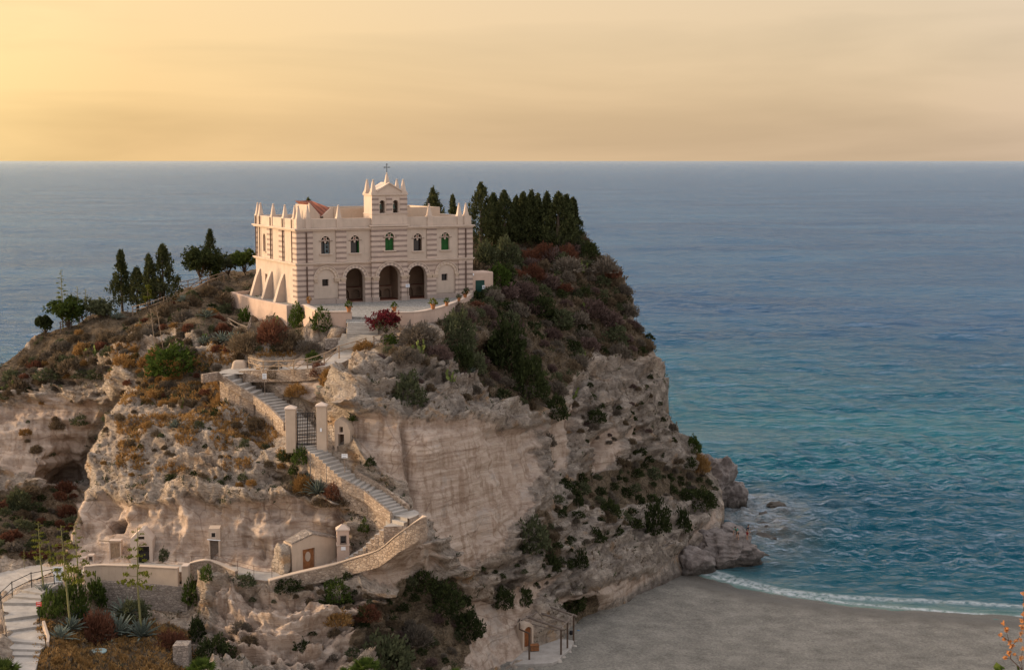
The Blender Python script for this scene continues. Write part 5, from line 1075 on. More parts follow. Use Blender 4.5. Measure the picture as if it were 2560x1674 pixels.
m_ = MB(); m_.tube([pt(860, 160, 4.36), pt(200, 500, 4.3)], .07, 6); m_.build('beam', M['grey wood'], e)
m_ = MB(); m_.tube([tops[2] + Vector((0, 0, .1)), tops[1] + Vector((0, 0, .1)), tops[0] + Vector((0, 0, .1))], .07, 6); m_.build('beam', M['grey wood'], e)
m_ = MB(); m_.tube([pt(230, 530, 4.1), pt(965, 720, 3.6)], .05, 6); m_.build('fallen_beam', M['grey wood'], e)
m_ = MB(); m_.tube([tops[3], pt(160, 690, 4.0), bk[0] + Vector((-.6, 0, -.1))], .07, 6); m_.build('beam', M['dark wood'], e)
e = facing('arched_door', *z8(318, 1060), d=121.2, rz=rad(38)); tag(e, 'brown arched wooden door in the rock under the pergola', 'door')
m_ = MB(); m_.plate([(-.62, -.3), (.62, -.3), (.62, 1.7)] + [(.62 * math.cos(a), 1.6 + .62 * math.sin(a)) for a in [k * math.pi / 8 for k in range(1, 8)]] + [(-.62, 1.7)], [arch(0, .42, 0.02, 1.45, 8)], -.15, .8); m_.build('frame', M['old plaster'], e)
m_ = MB(); m_.plate(arch(0, .42, 0.02, 1.45, 8), [], .05, .12)
for k in range(1, 4): m_.box(-.42 + .21 * k - .012, -.42 + .21 * k + .012, .03, .05, .02, 1.7)
m_.build('door', M['orange wood'], e)
e = facing('storage_chest', *z8(470, 1140), z=1.76, rz=rad(12)); tag(e, 'brown slatted chest on the platform beside the arched door', 'chest')
m_ = MB(); m_.box(-.38, .38, -.25, .25, 0, .5); m_.build('body', M['dark wood'], e, bevel=.02)
m_ = MB(); m_.box(-.4, .4, -.27, .27, .5, .56); m_.build('lid', M['brown door wood'], e, bevel=.01)
m_ = MB()
for k in range(3): m_.box(-.38, .38, -.275, -.25, .06 + .15 * k, .16 + .15 * k)
m_.build('slats', M['brown door wood'], e)
lumpy('bag', Z(1446, 1578, 1.25), (.28, .22, .2), 'sky blue plastic', 3, 'blue bag on the sand beside the pergola', 'bag', sub=2, amp=.12)
lumpy('bag', Z(1428, 1580, 1.85), (.22, .2, .26), 'black iron', 4, 'black bag on the platform edge beside the pergola', 'bag', sub=2, amp=.12)
for k, (x, y, s) in enumerate(((920, 1425, .75), (1050, 1340, .6), (1180, 1230, .65), (1280, 1090, .55), (800, 1470, .4), (1330, 980, .4))):
    p = Z(*z8(x, y), 1.25); lumpy('edge_stone', p, (s, s * .7, s * .75), 'pale rock', 20 + k, ['largest brown rock at the front corner of the pergola platform', 'brown rock propping the platform below the front post', 'upright brown rock at the platform edge between two posts', 'brown rock at the right tip of the platform', 'small flat rock in front of the platform corner', 'small rock below the rear pergola post'][k], 'rock', 'rocks edging the pergola platform', sub=3, amp=.3)
# ------------------------------------------------------------------ rocks in the water
def zr(x, y): return 1680 + x / 4.322, 1120 + y / 4.322
M['wet rock'] = None
m, nt = newmat('wet rock'); t = NT(nt); p_ = t.pos(); sx = t.n('SeparateXYZ'); t.set(sx.inputs[0], p_); nz = t.noise(p_, .9, 8, .68); n2 = t.noise(t.scale(p_, (.5, .5, 2.)), 1., 6, .6)
cc = t.ramp(t.math('ADD', t.math('MULTIPLY', nz, .6), t.math('MULTIPLY', n2, .4)), [(.32, (.085, .07, .062)), (.5, (.19, .16, .145)), (.68, (.31, .27, .245))])
lo = t.n('MapRange'); t.set(lo.inputs[0], t.math('ADD', sx.outputs[2], t.math('MULTIPLY', nz, 1.2))); lo.inputs[1].default_value = 2.0; lo.inputs[2].default_value = .9
cc = t.mix(t.math('MULTIPLY', lo.outputs[0], .85), cc, (.04, .034, .026)); t.bsdf(cc, .85, t.bump(t.math('ADD', nz, t.math('MULTIPLY', n2, .6)), .9, .5), .25); M['wet rock'] = m
p = Z(*zr(620, 640), 0); lumpy('boulder', p + Vector((-1.6, 3, 1.6)), (2.9, 4.6, 5.6), 'wet rock', 61, 'tall grey boulder standing in the sea against the point', 'boulder', sub=6, amp=.27, fr=1.8, strata=.05)
lumpy('boulder', p + Vector((.9, 2.5, .6)), (2.0, 3, 3.0), 'wet rock', 64, 'dark wet shoulder of rock at the sea side of the tall grey boulder', 'boulder', sub=5, amp=.25, fr=1.3)
p = Z(*zr(640, 1190), .9); lumpy('boulder', p + Vector((-.2, 1.6, .1)), (3.9, 3.2, 2.7), 'wet rock', 71, 'broad rounded boulder at the waterline carrying two people', 'boulder', sub=6, amp=.24, fr=1.7, strata=.09)
p = Z(*zr(270, 1290), .7); lumpy('boulder', p + Vector((-.2, .8, .2)), (2.3, 2.0, 2.1), 'wet rock', 73, 'pale cracked boulder between the beach and the cliff foot', 'boulder', sub=5, amp=.25, fr=1.2, strata=.07)
p = Z(*zr(430, 1000), 1.5); lumpy('boulder', p + Vector((0, 1.5, 0)), (2.6, 2.6, 1.2), 'wet rock', 75, 'low rock ledge between the cliff and the broad rounded boulder', 'boulder', sub=5, amp=.25, fr=1.3)
p = Z(*zr(640, 900), 1.0); lumpy('boulder', p, (2.0, 3, 1.0), 'wet rock', 79, 'flat rock ledge behind the two people on the shore', 'boulder', sub=5, amp=.25, fr=1.3)
for k, (x, y, s) in enumerate(((980, 960, 1.0), (940, 1150, .8), (960, 1110, .5), (1130, 610, .9), (1010, 720, .7), (1000, 820, .6))):
    lumpy('skerry', Z(*zr(x, y), -.05), (1.5 * s, 2. * s, .34 * s), 'wet rock', 90 + k, ['wave washed rock off the flat ledge, level with the people', 'dark low rock off the broad rounded boulder', 'smallest dark rock off the broad rounded boulder', 'outermost wave washed rock in the foam at the point', 'wave washed rock in the foam seaward of the tall boulder', 'small wave washed rock between foam and ledge'][k], 'rock', 'low rocks awash off the point', sub=4, amp=.35, fr=1.5)
# ------------------------------------------------------------------ the two people on the boulder
def skin_body(name, joints, edges, mat, parent=None):
    me = bpy.data.meshes.new(name); me.from_pydata([j[0] for j in joints], edges, []); o = bpy.data.objects.new(name, me); link(o)
    o.modifiers.new('skin', 'SKIN'); sd_ = o.modifiers.new('sub', 'SUBSURF'); sd_.levels = 1; sd_.render_levels = 1
    for sv, j in zip(me.skin_vertices[0].data, joints): sv.radius = (j[1], j[1] * (j[2] if len(j) > 2 else 1))
    me.skin_vertices[0].data[0].use_root = True
    dg = bpy.context.evaluated_depsgraph_get(); m2 = bpy.data.meshes.new_from_object(o.evaluated_get(dg)); m2.name = name; bpy.data.objects.remove(o)
    m2.materials.clear(); m2.materials.append(M[mat]); m2.polygons.foreach_set('use_smooth', [True] * len(m2.polygons))
    return link(bpy.data.objects.new(name, m2), parent)
simple('skin', (.36, .21, .14), .6, .1, 4, .05); simple('hair', (.025, .018, .014), .7, .2, 10)
simple('navy cloth', (.016, .018, .035), .9, .2, 6); simple('red cloth', (.22, .018, .02), .9, .2, 6); simple('teal cloth', (.05, .30, .25), .9, .2, 6); simple('dark cloth', (.03, .03, .04), .9, .2, 6)
def person(p, rz, label, top, bottom, bend, arms):
    e = empty('person', p, rz); tag(e, label, 'person')
    c, s = math.cos(bend), math.sin(bend); hip = Vector((0, 0, .90))
    def up(y, z): return hip + Vector((0, -(z * s) + y * c, z * c))     # leaning forward is -y
    J = [(hip, .13, .8), (up(0, .22), .125, .75), (up(0, .46), .14, .7), (up(0, .56), .06), (up(-.02, .62), .06), (up(-.03, .70), .085), (up(-.03, .80), .085), (up(-.02, .86), .05)]
    E_ = [(0, 1), (1, 2), (2, 3), (3, 4), (4, 5), (5, 6), (6, 7)]
    def chain(root, pts):
        for q, r_ in pts: J.append((q, r_)); E_.append((root, len(J) - 1)); root = len(J) - 1
        return root
    for sx_ in (-1, 1):
        sh = up(0, .49) + Vector((sx_ * .18, 0, 0)); el = sh + arms[0] * .29 + Vector((sx_ * .05, 0, 0)); wr = el + arms[1] * .26
        k = chain(2, [(sh, .055), (el, .042), (wr, .03), (wr + arms[1] * .07, .036)])
        hnd = wr + arms[1] * .09
        for f in range(4): chain(k, [(hnd + Vector(((f - 1.5) * .02, 0, 0)) + arms[1] * (.05 + .012 * (f in (1, 2))), .009), (hnd + Vector(((f - 1.5) * .022, -.012, 0)) + arms[1] * (.08 + .012 * (f in (1, 2))), .008)])
        chain(k, [(hnd + Vector((-sx_ * .035, -.02, 0)), .010), (hnd + Vector((-sx_ * .045, -.03, 0)) + arms[1] * .03, .009)])
        kn = Vector((sx_ * .12, -.03 - .05 * (sx_ > 0), .48)); an_ = Vector((sx_ * .13, .02, .08))
        chain(0, [(Vector((sx_ * .1, 0, .84)), .095), (kn, .06), (Vector((sx_ * .125, .02, .3)), .055), (an_, .038), (Vector((sx_ * .15, -.14, .035)), .038)])
    skin_body('body', J, E_, 'skin', e)
    hd = up(-.03, .78)
    m_ = MB(); m_.lathe([(.02, -.02), (.098, .0), (.1, .05), (.075, .1), (.02, .12)], hd.x, hd.y + .02, 10); m_.build('hair', M['hair'], e, loc=(0, 0, hd.z), smooth=True)
    ts = [(up(0, .02), .155, .85), (up(0, .22), .15, .8), (up(0, .46), .165, .75), (up(0, .53), .09)]; te = [(0, 1), (1, 2), (2, 3)]
    for sx_ in (-1, 1): ts.append((up(0, .49) + Vector((sx_ * .19, 0, 0)), .075)); te.append((2, len(ts) - 1)); ts.append((up(0, .49) + Vector((sx_ * .21, 0, 0)) + arms[0] * .15, .065)); te.append((len(ts) - 2, len(ts) - 1))
    skin_body('shirt', ts, te, top, e)
    ts = [(Vector((0, 0, .93)), .155, .85)]; te = []
    for sx_ in (-1, 1): ts += [(Vector((sx_ * .1, 0, .82)), .115), (Vector((sx_ * .12, -.02, .52)), .085)]; te += [(0, len(ts) - 2), (len(ts) - 2, len(ts) - 1)]
    skin_body('shorts', ts, te, bottom, e)
bld = [o for o in bpy.data.objects if o.get('label') == 'broad rounded boulder at the waterline carrying two people'][0]
def drop(px, py, o):                    # foot point on the boulder met by this line of sight
    bpy.context.view_layer.update(); r = Vector(ray(px, py)).normalized(); mi = o.matrix_world.inverted(); ok, lc, nn, i_ = o.ray_cast(mi @ co.location, (mi.to_3x3() @ r).normalized()); return o.matrix_world @ lc if ok else None
q1 = drop(*zr(812, 985), bld) or drop(*zr(780, 1010), bld) or Z(*zr(812, 955), 3.2)
person(q1, rad(60), 'person in a dark top and red shorts standing on the broad rounded boulder, head bowed', 'navy cloth', 'red cloth', .12, (Vector((0, -.25, -.97)), Vector((0, -.5, -.86))))
q2 = drop(*zr(706, 985), bld) or drop(*zr(690, 1010), bld) or Z(*zr(706, 955), 3.2)
person(q2, rad(-40), 'person in a teal shirt bending forward beside the standing one on the boulder', 'teal cloth', 'dark cloth', .7, (Vector((0, -.35, -.93)), Vector((0, -.2, -.98))))
# ------------------------------------------------------------------ plants
def fol(V_, Q_, mat, name='foliage'): return mesh_np(name, [tuple(v) for v in V_], Q_, M[mat])
def stems(r, n, rx, h, rad_=.03):
    m_ = MB()
    for k in range(n):
        a = r.uniform(0, 6.28); q = r.uniform(.2, .7); m_.tube([(0, 0, -.15), (rx * q * .5 * math.cos(a), rx * q * .5 * math.sin(a), h * .4), (rx * q * math.cos(a), rx * q * math.sin(a), h * .8)], rad_, 4, rad_ * .4)
    me = bpy.data.meshes.new('stem'); me.from_pydata(m_.v, [], m_.f); me.materials.append(M['bark']); return me
PROTO = {}
def proto(kind, k):
    key = (kind, k)
    if key in PROTO: return PROTO[key]
    r = random.Random(hash(kind) % 1000 if 0 else sum(map(ord, kind)) * 7 + k); V_, Q_ = [], []
    if kind in ('dry', 'grey', 'mauve', 'rust', 'tan'):
        twig_dome(V_, Q_, 520, 1., .85, .34, .035, r, .45); leaf_dome(V_, Q_, 430, .98, .86, .15, (0, 0, 0), r, .45, .5)
    elif kind == 'big':
        leaf_dome(V_, Q_, 1500, 1., .95, .125, (0, 0, .03), r, .5, .5)
    elif kind == 'bigtwig':
        twig_dome(V_, Q_, 1500, 1., .9, .24, .018, r, .45); leaf_dome(V_, Q_, 1100, .98, .9, .085, (0, 0, 0), r, .45, .5)
    else:
        leaf_dome(V_, Q_, 560, 1., .9, .19, (0, 0, .02), r, .55, .5)
    PROTO[key] = (V_, Q_); return PROTO[key]
MESHES = {}
def shrub(p, kind, sc, mat, label, group=None, name='shrub', cat='shrub', h=1., shape=None, seed=0, stem=False):
    k = seed % 4; mk = (shape or kind, k, mat)
    if mk not in MESHES:
        V_, Q_ = proto(shape or kind, k); MESHES[mk] = fol(V_, Q_, mat, name)
    o = bpy.data.objects.new(NM[kind], MESHES[mk]); o.location = p; o.scale = (sc, sc * .92, sc * h); o.rotation_euler = (0, 0, (seed * 2.399) % 6.283); link(o)
    return tag(o, label, cat, group)
NM = dict(green='green_shrub', dark='dark_shrub', fresh='bright_shrub', olive='olive_shrub', grey='grey_shrub', dry='brown_shrub', tan='straw_shrub', rust='red_shrub', mauve='purple_shrub')
MAT = dict(green='leaf green', dark='leaf dark', fresh='leaf fresh', olive='leaf olive', grey='leaf grey', dry='leaf dry', tan='leaf tan', rust='leaf rust', mauve='leaf mauve')
# named shrubs: px, py (foot), width in photo pixels, kind, height ratio, label
NAMED = [
 (806, 840, 70, 'green', 1.15, 'wide rounded green bush against the forecourt wall, left of the entrance steps'),
 (752, 816, 52, 'fresh', 1.7, 'bright green bush in the angle between the tall retaining wall and the sloping pink wall'),
 (612, 808, 36, 'fresh', 2.0, 'narrow upright green bush in front of the tall retaining wall'),
 (972, 856, 40, 'fresh', 1.0, 'small bright green shrub at the foot of the flame red bush'),
 (1132, 866, 88, 'olive', 1.6, 'large olive brown domed bush below the curved forecourt wall'),
 (1203, 796, 56, 'mauve', .9, 'dull purple domed bush below the wall of the annex'),
 (1160, 800, 60, 'grey', .9, 'grey twiggy bush between the olive brown dome and the annex wall'),
 (1142, 922, 66, 'dark', 1.3, 'dark green bush left of the shaded hollow under the annex'),
 (1265, 915, 110, 'dark', 1.7, 'big dark green bush filling the shaded hollow below the annex'),
 (1315, 985, 96, 'dark', 1.6, 'dark green bush hanging below the shaded hollow'),
 (1352, 1045, 56, 'dark', 1.6, 'lowest of the dark bushes trailing down from the shaded hollow, at the cliff edge'),
 (1175, 920, 90, 'olive', .9, 'spreading grey green bush on top of the cut cliff, left of the dark hollow bushes'),
 (1215, 668, 70, 'olive', 1.4, 'silvery green bush right beside the church wall'),
 (1268, 662, 80, 'olive', 1.4, 'silvery green bush under the tallest cypress'),
 (1250, 706, 66, 'fresh', 1.3, 'vivid green round bush behind the annex'),
 (1325, 655, 64, 'rust', 1.1, 'red brown domed bush nearest the tall cypresses'),
 (1364, 650, 62, 'rust', 1.2, 'red brown domed bush in the middle of the plateau edge'),
 (1418, 645, 60, 'rust', 1.0, 'red brown domed bush next to the dark cliff edge bush'),
 (1330, 700, 70, 'rust', .9, 'dull red bush on the slope below the three red brown domes'),
 (1300, 740, 80, 'mauve', .9, 'dark reddish bush on the slope behind the vivid green round bush'),
 (1390, 626, 66, 'olive', 1.1, 'grey green bush under the middle cypresses'),
 (1432, 622, 56, 'olive', 1.1, 'grey green bush under the last cypresses on the right'),
 (1474, 642, 48, 'dark', 1.3, 'dark green bush at the right end of the plateau'),
 (1345, 790, 70, 'dark', 1.1, 'dark bush in the middle of the right slope'),
 (440, 932, 140, 'fresh', .75, 'broad yellow green bush on the brow above the steps'),
 (672, 862, 84, 'rust', 1.1, 'rust red bush among the agaves below the tall retaining wall'),
 (556, 832, 40, 'rust', 1.2, 'small rust red bush left of the agaves below the retaining wall'),
 (620, 870, 90, 'dry', .9, 'brown dry bush above the level path'),
 (720, 870, 90, 'dry', .8, 'brown dry bush below the sloping pink wall'),
 (786, 900, 44, 'green', 1.0, 'small green bush at the edge of the level path'),
 (602, 905, 40, 'dry', 1.6, 'tall dry bush at the head of the steps'),
 (838, 972, 50, 'tan', 1.6, 'yellowish bush beside the kiosk awning'),
 (915, 876, 60, 'tan', .7, 'straw yellow bush on top of the grey outcrop'),
 (800, 935, 60, 'rust', .9, 'rusty bush below the wooden rail, left of the yellowish bush'),
 (690, 940, 56, 'dry', .9, 'grey brown bush under the white notice by the wooden rail'),
 (650, 944, 30, 'tan', 1.5, 'small orange brown bush beside the white notice by the rail'),
 (1085, 905, 66, 'mauve', .9, 'purplish domed bush in front of the olive brown dome'),
 (1020, 1000, 90, 'olive', 1.3, 'green brown bush above the cut cliff, right of the grey outcrop'),
 (1010, 920, 80, 'grey', .8, 'grey twiggy bush behind the grey outcrop'),
 (755, 1152, 52, 'green', 1.2, 'green tuft bush below the iron gate'),
 (735, 1180, 36, 'green', 1.1, 'small green bush below the green tuft bush by the gate'),
 (720, 1146, 40, 'dark', 1.1, 'dark bush at the foot of the left gate pillar'),
 (846, 1242, 66, 'rust', 1.2, 'reddish domed bush beside the agave above the small chapel'),
 (762, 1222, 62, 'tan', 1.2, 'tan bush left of the agave above the small chapel'),
 (820, 1262, 80, 'dry', .6, 'low brown bush overhanging the small chapel'),
 (919, 1322, 34, 'green', 1.5, 'green bush growing from the wall beside the upper chapel steps'),
 (932, 1165, 30, 'dark', 1.2, 'small dark bush on the ledge at the foot of the cut cliff'),
 (410, 1395, 26, 'olive', 2.0, 'slim bush growing out of the cave wall'),
 (128, 1548, 54, 'green', 2.2, 'green bush beside the red notice'),
 (182, 1540, 76, 'green', 2.2, 'tall green bush below the start of the rubble wall'),
 (240, 1506, 50, 'green', 2.4, 'leafy green bush hanging over the left end of the rubble wall'),
 (242, 1592, 92, 'rust', 1.5, 'round rust brown bush between the two groups of agaves'),
 (425, 1622, 92, 'rust', .9, 'dark rusty bush right of the large agaves'),
 (345, 1560, 80, 'olive', .9, 'brownish green bush behind the large agaves'),
 (489, 1594, 44, 'dark', 2.2, 'dark green bush at the right end of the rubble wall'),
 (492, 1500, 60, 'green', 1.6, 'green bush trailing below the square pale pier'),
 (545, 1492, 34, 'green', 1.8, 'narrow green bush on the ledge below the humped parapet'),
 (620, 1485, 56, 'olive', .8, 'green brown tuft on the front rock ledge'),
 (720, 1478, 80, 'dark', .6, 'low dark bush along the foot of the long curved parapet'),
 (840, 1492, 84, 'green', .95, 'green bush with pale flowers below the long curved parapet'),
 (805, 1520, 46, 'dark', .9, 'dark bush below the flowering green bush'),
 (1100, 1520, 96, 'dark', 1.1, 'large dark green bush on the slope below the cut cliff'),
 (1160, 1590, 84, 'dark', 1.3, 'dark green bush hanging down the middle of the front slope'),
 (1060, 1470, 70, 'dark', 1.1, 'dark bush nearest the foot of the cut cliff'),
 (960, 1680, 150, 'olive', 1.1, 'large grey green bush at the bottom of the picture behind the fan palm'),
 (1040, 1600, 90, 'grey', .8, 'grey twiggy bush on the front slope'),
 (900, 1560, 70, 'rust', .9, 'rusty dry bush on the front slope above the fan palm'),
 (1445, 1525, 76, 'dark', .9, 'dark green bush on the ledge above the pergola'),
 (1310, 1370, 100, 'olive', 1.2, 'olive bush right of the foot of the cut cliff'),
 (1370, 1110, 44, 'grey', 1.2, 'grey bush in the cleft right of the cut cliff'),
 (1475, 1052, 54, 'dark', .9, 'dark bush clinging to the right cliff below the slope'),
 (1722, 1128, 44, 'green', 1.4, 'green bush on the right skyline above the point'),
 (1745, 1175, 56, 'tan', 1.3, 'brown bush on the right skyline above the tall grey boulder'),
 (530, 1672, 100, 'dark', 1.0, 'dark bush at the bottom beside the yellow green palm tuft'),
 (1050, 852, 96, 'grey', .8, 'grey twiggy bush between the flame red bush and the olive brown dome'),
 (768, 872, 70, 'grey', .7, 'low grey bush between the level path and the forecourt wall'),
 (745, 985, 60, 'tan', .8, 'straw coloured bush between the steps and the kiosk'),
 (560, 1010, 70, 'tan', .8, 'golden bush just outside the wall of the steps'),
 (640, 1062, 60, 'dry', .8, 'brown bush left of the left gate pillar'),
 (870, 1262, 50, 'dry', .8, 'brown bush beside the straight steps above the shrine'),
 (1605, 1345, 72, 'dark', 1.7, 'large dark green bush hanging over the pale ledge above the beach'),
 (1685, 1330, 46, 'dark', 2.0, 'dark bush trailing down beside the largest hanging one, nearer the sea'),
 (1742, 1264, 90, 'dark', .8, 'wide dark bush at the seaward end of the lower slope'),
 (1510, 1290, 56, 'dark', 1.2, 'dark bush in the middle of the lower slope'),
 (1440, 1262, 36, 'dark', 2.0, 'narrow dark bush in the upper cleft of the right cliff'),
 (1443, 1420, 34, 'dark', 2.1, 'narrow dark bush in the lower cleft above the beach'),
 (1382, 1420, 42, 'dark', 1.6, 'dark bush left of the lower cleft'),
 (1314, 1502, 42, 'dark', 1.8, 'dark upright bush on the cliff above the pergola'),
 (1255, 1506, 62, 'dark', 1.2, 'dark spreading bush on the cliff left above the pergola'),
 (1545, 1240, 60, 'grey', .8, 'grey brown bush above the dark ones on the lower slope'),
 (45, 1260, 70, 'olive', 1.1, 'greenish round bush at the left border of the hollow'),
]
BIG = ('green', 'dark', 'fresh', 'olive')
for i, (px, py, w_, kd, h, lb) in enumerate(NAMED):
    p = T(px, py); sc = w_ / 2 * p.y / F; big = sc > 1.0
    p = p - Vector((0, 0, .18 * sc)) + TN(px, py) * (.12 * sc)
    shrub(p, kd, sc * 1.02, MAT[kd], lb, None, h=h * 1.22, shape=('big' if kd in BIG else 'bigtwig') if big else None, seed=i * 5 + 1)
# scattered scrub, zone by zone
ZONES = [
 ('on the slope right of the church', [(1190, 640), (1455, 600), (1580, 755), (1640, 880), (1560, 905), (1480, 880), (1430, 950), (1330, 1030), (1230, 960), (1180, 890), (1120, 800), (1190, 720)], dict(mauve=28, grey=44, dry=30, dark=32, olive=40, rust=5), (30, 78)),
 ('on the lower slope above the beach', [(1400, 1200), (1600, 1130), (1765, 1175), (1785, 1230), (1600, 1265), (1560, 1340), (1480, 1350), (1440, 1420), (1340, 1400)], dict(dark=46, grey=18, olive=18, dry=12), (20, 58)),
 ('on the right cliff', [(1440, 960), (1640, 930), (1700, 1100), (1600, 1130), (1430, 1180)], dict(dark=16, grey=10, dry=8, mauve=8), (14, 34)),
 ('on the slope left of the church', [(0, 940), (150, 850), (340, 800), (560, 705), (585, 780), (500, 830), (440, 890), (300, 920), (150, 975), (0, 1020)], dict(dry=40, grey=30, rust=8, olive=24, dark=10, tan=14), (26, 62)),
 ('on the brow left of the steps', [(330, 900), (480, 870), (560, 930), (640, 1020), (480, 1060), (320, 1000)], dict(tan=26, dry=24, grey=14, rust=8, olive=6), (18, 44)),
 ('among the rough crags below the steps', [(280, 1040), (690, 1040), (710, 1170), (600, 1230), (250, 1210)], dict(dry=16, olive=16, tan=14, dark=8), (12, 34)),
 ('in the hollow at the far left', [(-10, 1240), (195, 1230), (170, 1410), (-10, 1410)], dict(rust=14, olive=16, grey=10, dry=8, dark=8), (24, 58)),
 ('on the front slope below the cut cliff', [(1000, 1450), (1130, 1440), (1200, 1560), (1180, 1680), (880, 1680), (860, 1560)], dict(dark=26, grey=14, olive=10, mauve=6), (20, 50)),
 ('behind the grey outcrop', [(930, 880), (1090, 850), (1160, 940), (1250, 1010), (960, 990)], dict(grey=12, dry=10, olive=6, mauve=6), (18, 44)),
 ('below the retaining wall', [(470, 840), (560, 815), (720, 838), (790, 870), (560, 890)], dict(dry=12, grey=12, rust=8, olive=6), (20, 44)),
 ('on the ledge below the curved parapet', [(540, 1465), (900, 1450), (960, 1500), (860, 1540), (560, 1490)], dict(dark=10, olive=8, dry=8), (14, 32)),
 ('on the foot of the cliff', [(1180, 1440), (1330, 1330), (1400, 1400), (1380, 1480), (1240, 1500)], dict(dark=14, grey=6, olive=5), (14, 34)),
 ('on the front cliff face', [(560, 1580), (840, 1560), (880, 1680), (560, 1680)], dict(dry=6, grey=5, tan=2, dark=2), (24, 70)),
 ('on the old cave cliff at the left', [(0, 1000), (260, 1000), (220, 1120), (0, 1180)], dict(dry=5, olive=3, tan=2), (14, 46)),
 ('in the dry garden', [(110, 1590), (230, 1600), (430, 1640), (500, 1674), (110, 1674)], dict(tan=10, dry=14), (14, 34)),
]
KN = dict(dark='small dark green shrub', grey='small grey twiggy shrub', dry='small dry brown shrub', olive='small olive green shrub', mauve='small purplish brown shrub', rust='small rust red shrub', tan='small straw coloured shrub')
r = random.Random(21)
for zi, (zn_, poly, kinds, (s0, s1)) in enumerate(ZONES):
    xs_, ys_ = [q[0] for q in poly], [q[1] for q in poly]; got = []
    for kd, n in kinds.items():
        for _ in range(n):
            for att in range(40):
                x, y = r.uniform(min(xs_), max(xs_)), r.uniform(min(ys_), max(ys_)); w_ = s0 + (s1 - s0) * r.random() ** 1.5
                if not inpoly(np.array([x]), np.array([y]), poly)[0]: continue
                if fl[int((y - GY0) / STEP), int((x - GX0) / STEP)] < 14: continue
                if any((x - a) ** 2 + ((y - b) * 1.3) ** 2 < ((w_ + c) * (.30 if att < 25 else .18)) ** 2 for a, b, c in got): continue
                break
            else: continue
            got.append((x, y, w_)); p = T(x, y); sc = w_ / 2 * p.y / F; p = p - Vector((0, 0, .22 * sc)) + TN(x, y) * (.1 * sc)
            lb = KN[kd] + ' ' + zn_
            shrub(p, kd, sc, MAT[kd], lb, lb.replace('shrub', 'shrubs'), h=r.uniform(.8, 1.3), seed=r.randrange(999))
# dry grass and low litter: nobody could count it
V_, Q_ = [], []
def tufts(poly, n, s0, s1, mask, blades=7):
    xs_, ys_ = [q[0] for q in poly], [q[1] for q in poly]
    for _ in range(n):
        x, y = r.uniform(min(xs_), max(xs_)), r.uniform(min(ys_), max(ys_)); i, j = int((y - GY0) / STEP), int((x - GX0) / STEP)
        if not (0 <= i < PX.shape[0] - 1 and 0 <= j < PX.shape[1] - 1) or not used[i, j] or fl[i, j] < 13 or not mask(i, j): continue
        p = T(x, y); s = r.uniform(s0, s1); u = (TN(x, y) + Vector((0, 0, 1.2))).normalized()
        for k in range(blades):
            a = (u + rvec(r) * .75).normalized(); b = a.cross(rvec(r)).normalized(); c = p + a * s * .4 + rvec(r) * s * .5
            quad(V_, Q_, c, a * s * r.uniform(.35, .7), b * s * .11)
tufts([(-150, 560), (1660, 560), (1800, 1260), (1400, 1790), (-150, 1790)], 17000, .12, .34, lambda i, j: SOIL[i, j] > .5 and r.random() < .8)
tufts([(250, 860), (1300, 860), (1780, 1250), (1300, 1560), (100, 1400)], 9000, .08, .24, lambda i, j: SOIL[i, j] < .5 and CUT[i, j] < .4 and pnoise(P1[i, j] * .5, 5) > .08)
tufts([(1090, 560), (1480, 560), (1660, 880), (1430, 1000), (1100, 920)], 2600, .22, .5, lambda i, j: SOIL[i, j] > .4, 8)
o = bpy.data.objects.new('dry_grass', fol(V_, Q_, 'leaf dry')); tag(link(o), 'dry grass and low brown litter covering the ledges', 'dry grass', kind='stuff')
V_, Q_ = [], []
tufts([(330, 870), (640, 880), (740, 1120), (560, 1180), (300, 1060)], 6500, .12, .36, lambda i, j: CUT[i, j] < .4 and pnoise(P1[i, j] * .3, 6) > .0)
tufts([(90, 1560), (500, 1560), (500, 1785), (60, 1785)], 5200, .10, .30, lambda i, j: SOIL[i, j] > .4)
V2_, Q2_ = V_, Q_; V_, Q_ = [], []
tufts([(1090, 560), (1480, 560), (1660, 880), (1430, 1000), (1100, 920)], 2600, .2, .5, lambda i, j: SOIL[i, j] > .4 and pnoise(P1[i, j] * .3, 8) > .0, 8)
tufts([(-150, 560), (800, 560), (800, 900), (-150, 1100)], 3600, .14, .4, lambda i, j: SOIL[i, j] > .4 and pnoise(P1[i, j] * .3, 8) > .05, 7)
tufts([(100, 900), (1800, 900), (1800, 1790), (100, 1790)], 7000, .1, .32, lambda i, j: CUT[i, j] < .5 and pnoise(P1[i, j] * .4, 9) > .22, 7)
o = bpy.data.objects.new('green_undergrowth', fol(V_, Q_, 'leaf olive')); tag(link(o), 'low grey green undergrowth in the cracks and on the slopes', 'undergrowth', kind='stuff'); V_, Q_ = V2_, Q2_
o = bpy.data.objects.new('golden_grass', fol(V_, Q_, 'leaf tan')); tag(link(o), 'golden dry grass on the brow and in the garden below', 'dry grass', kind='stuff')
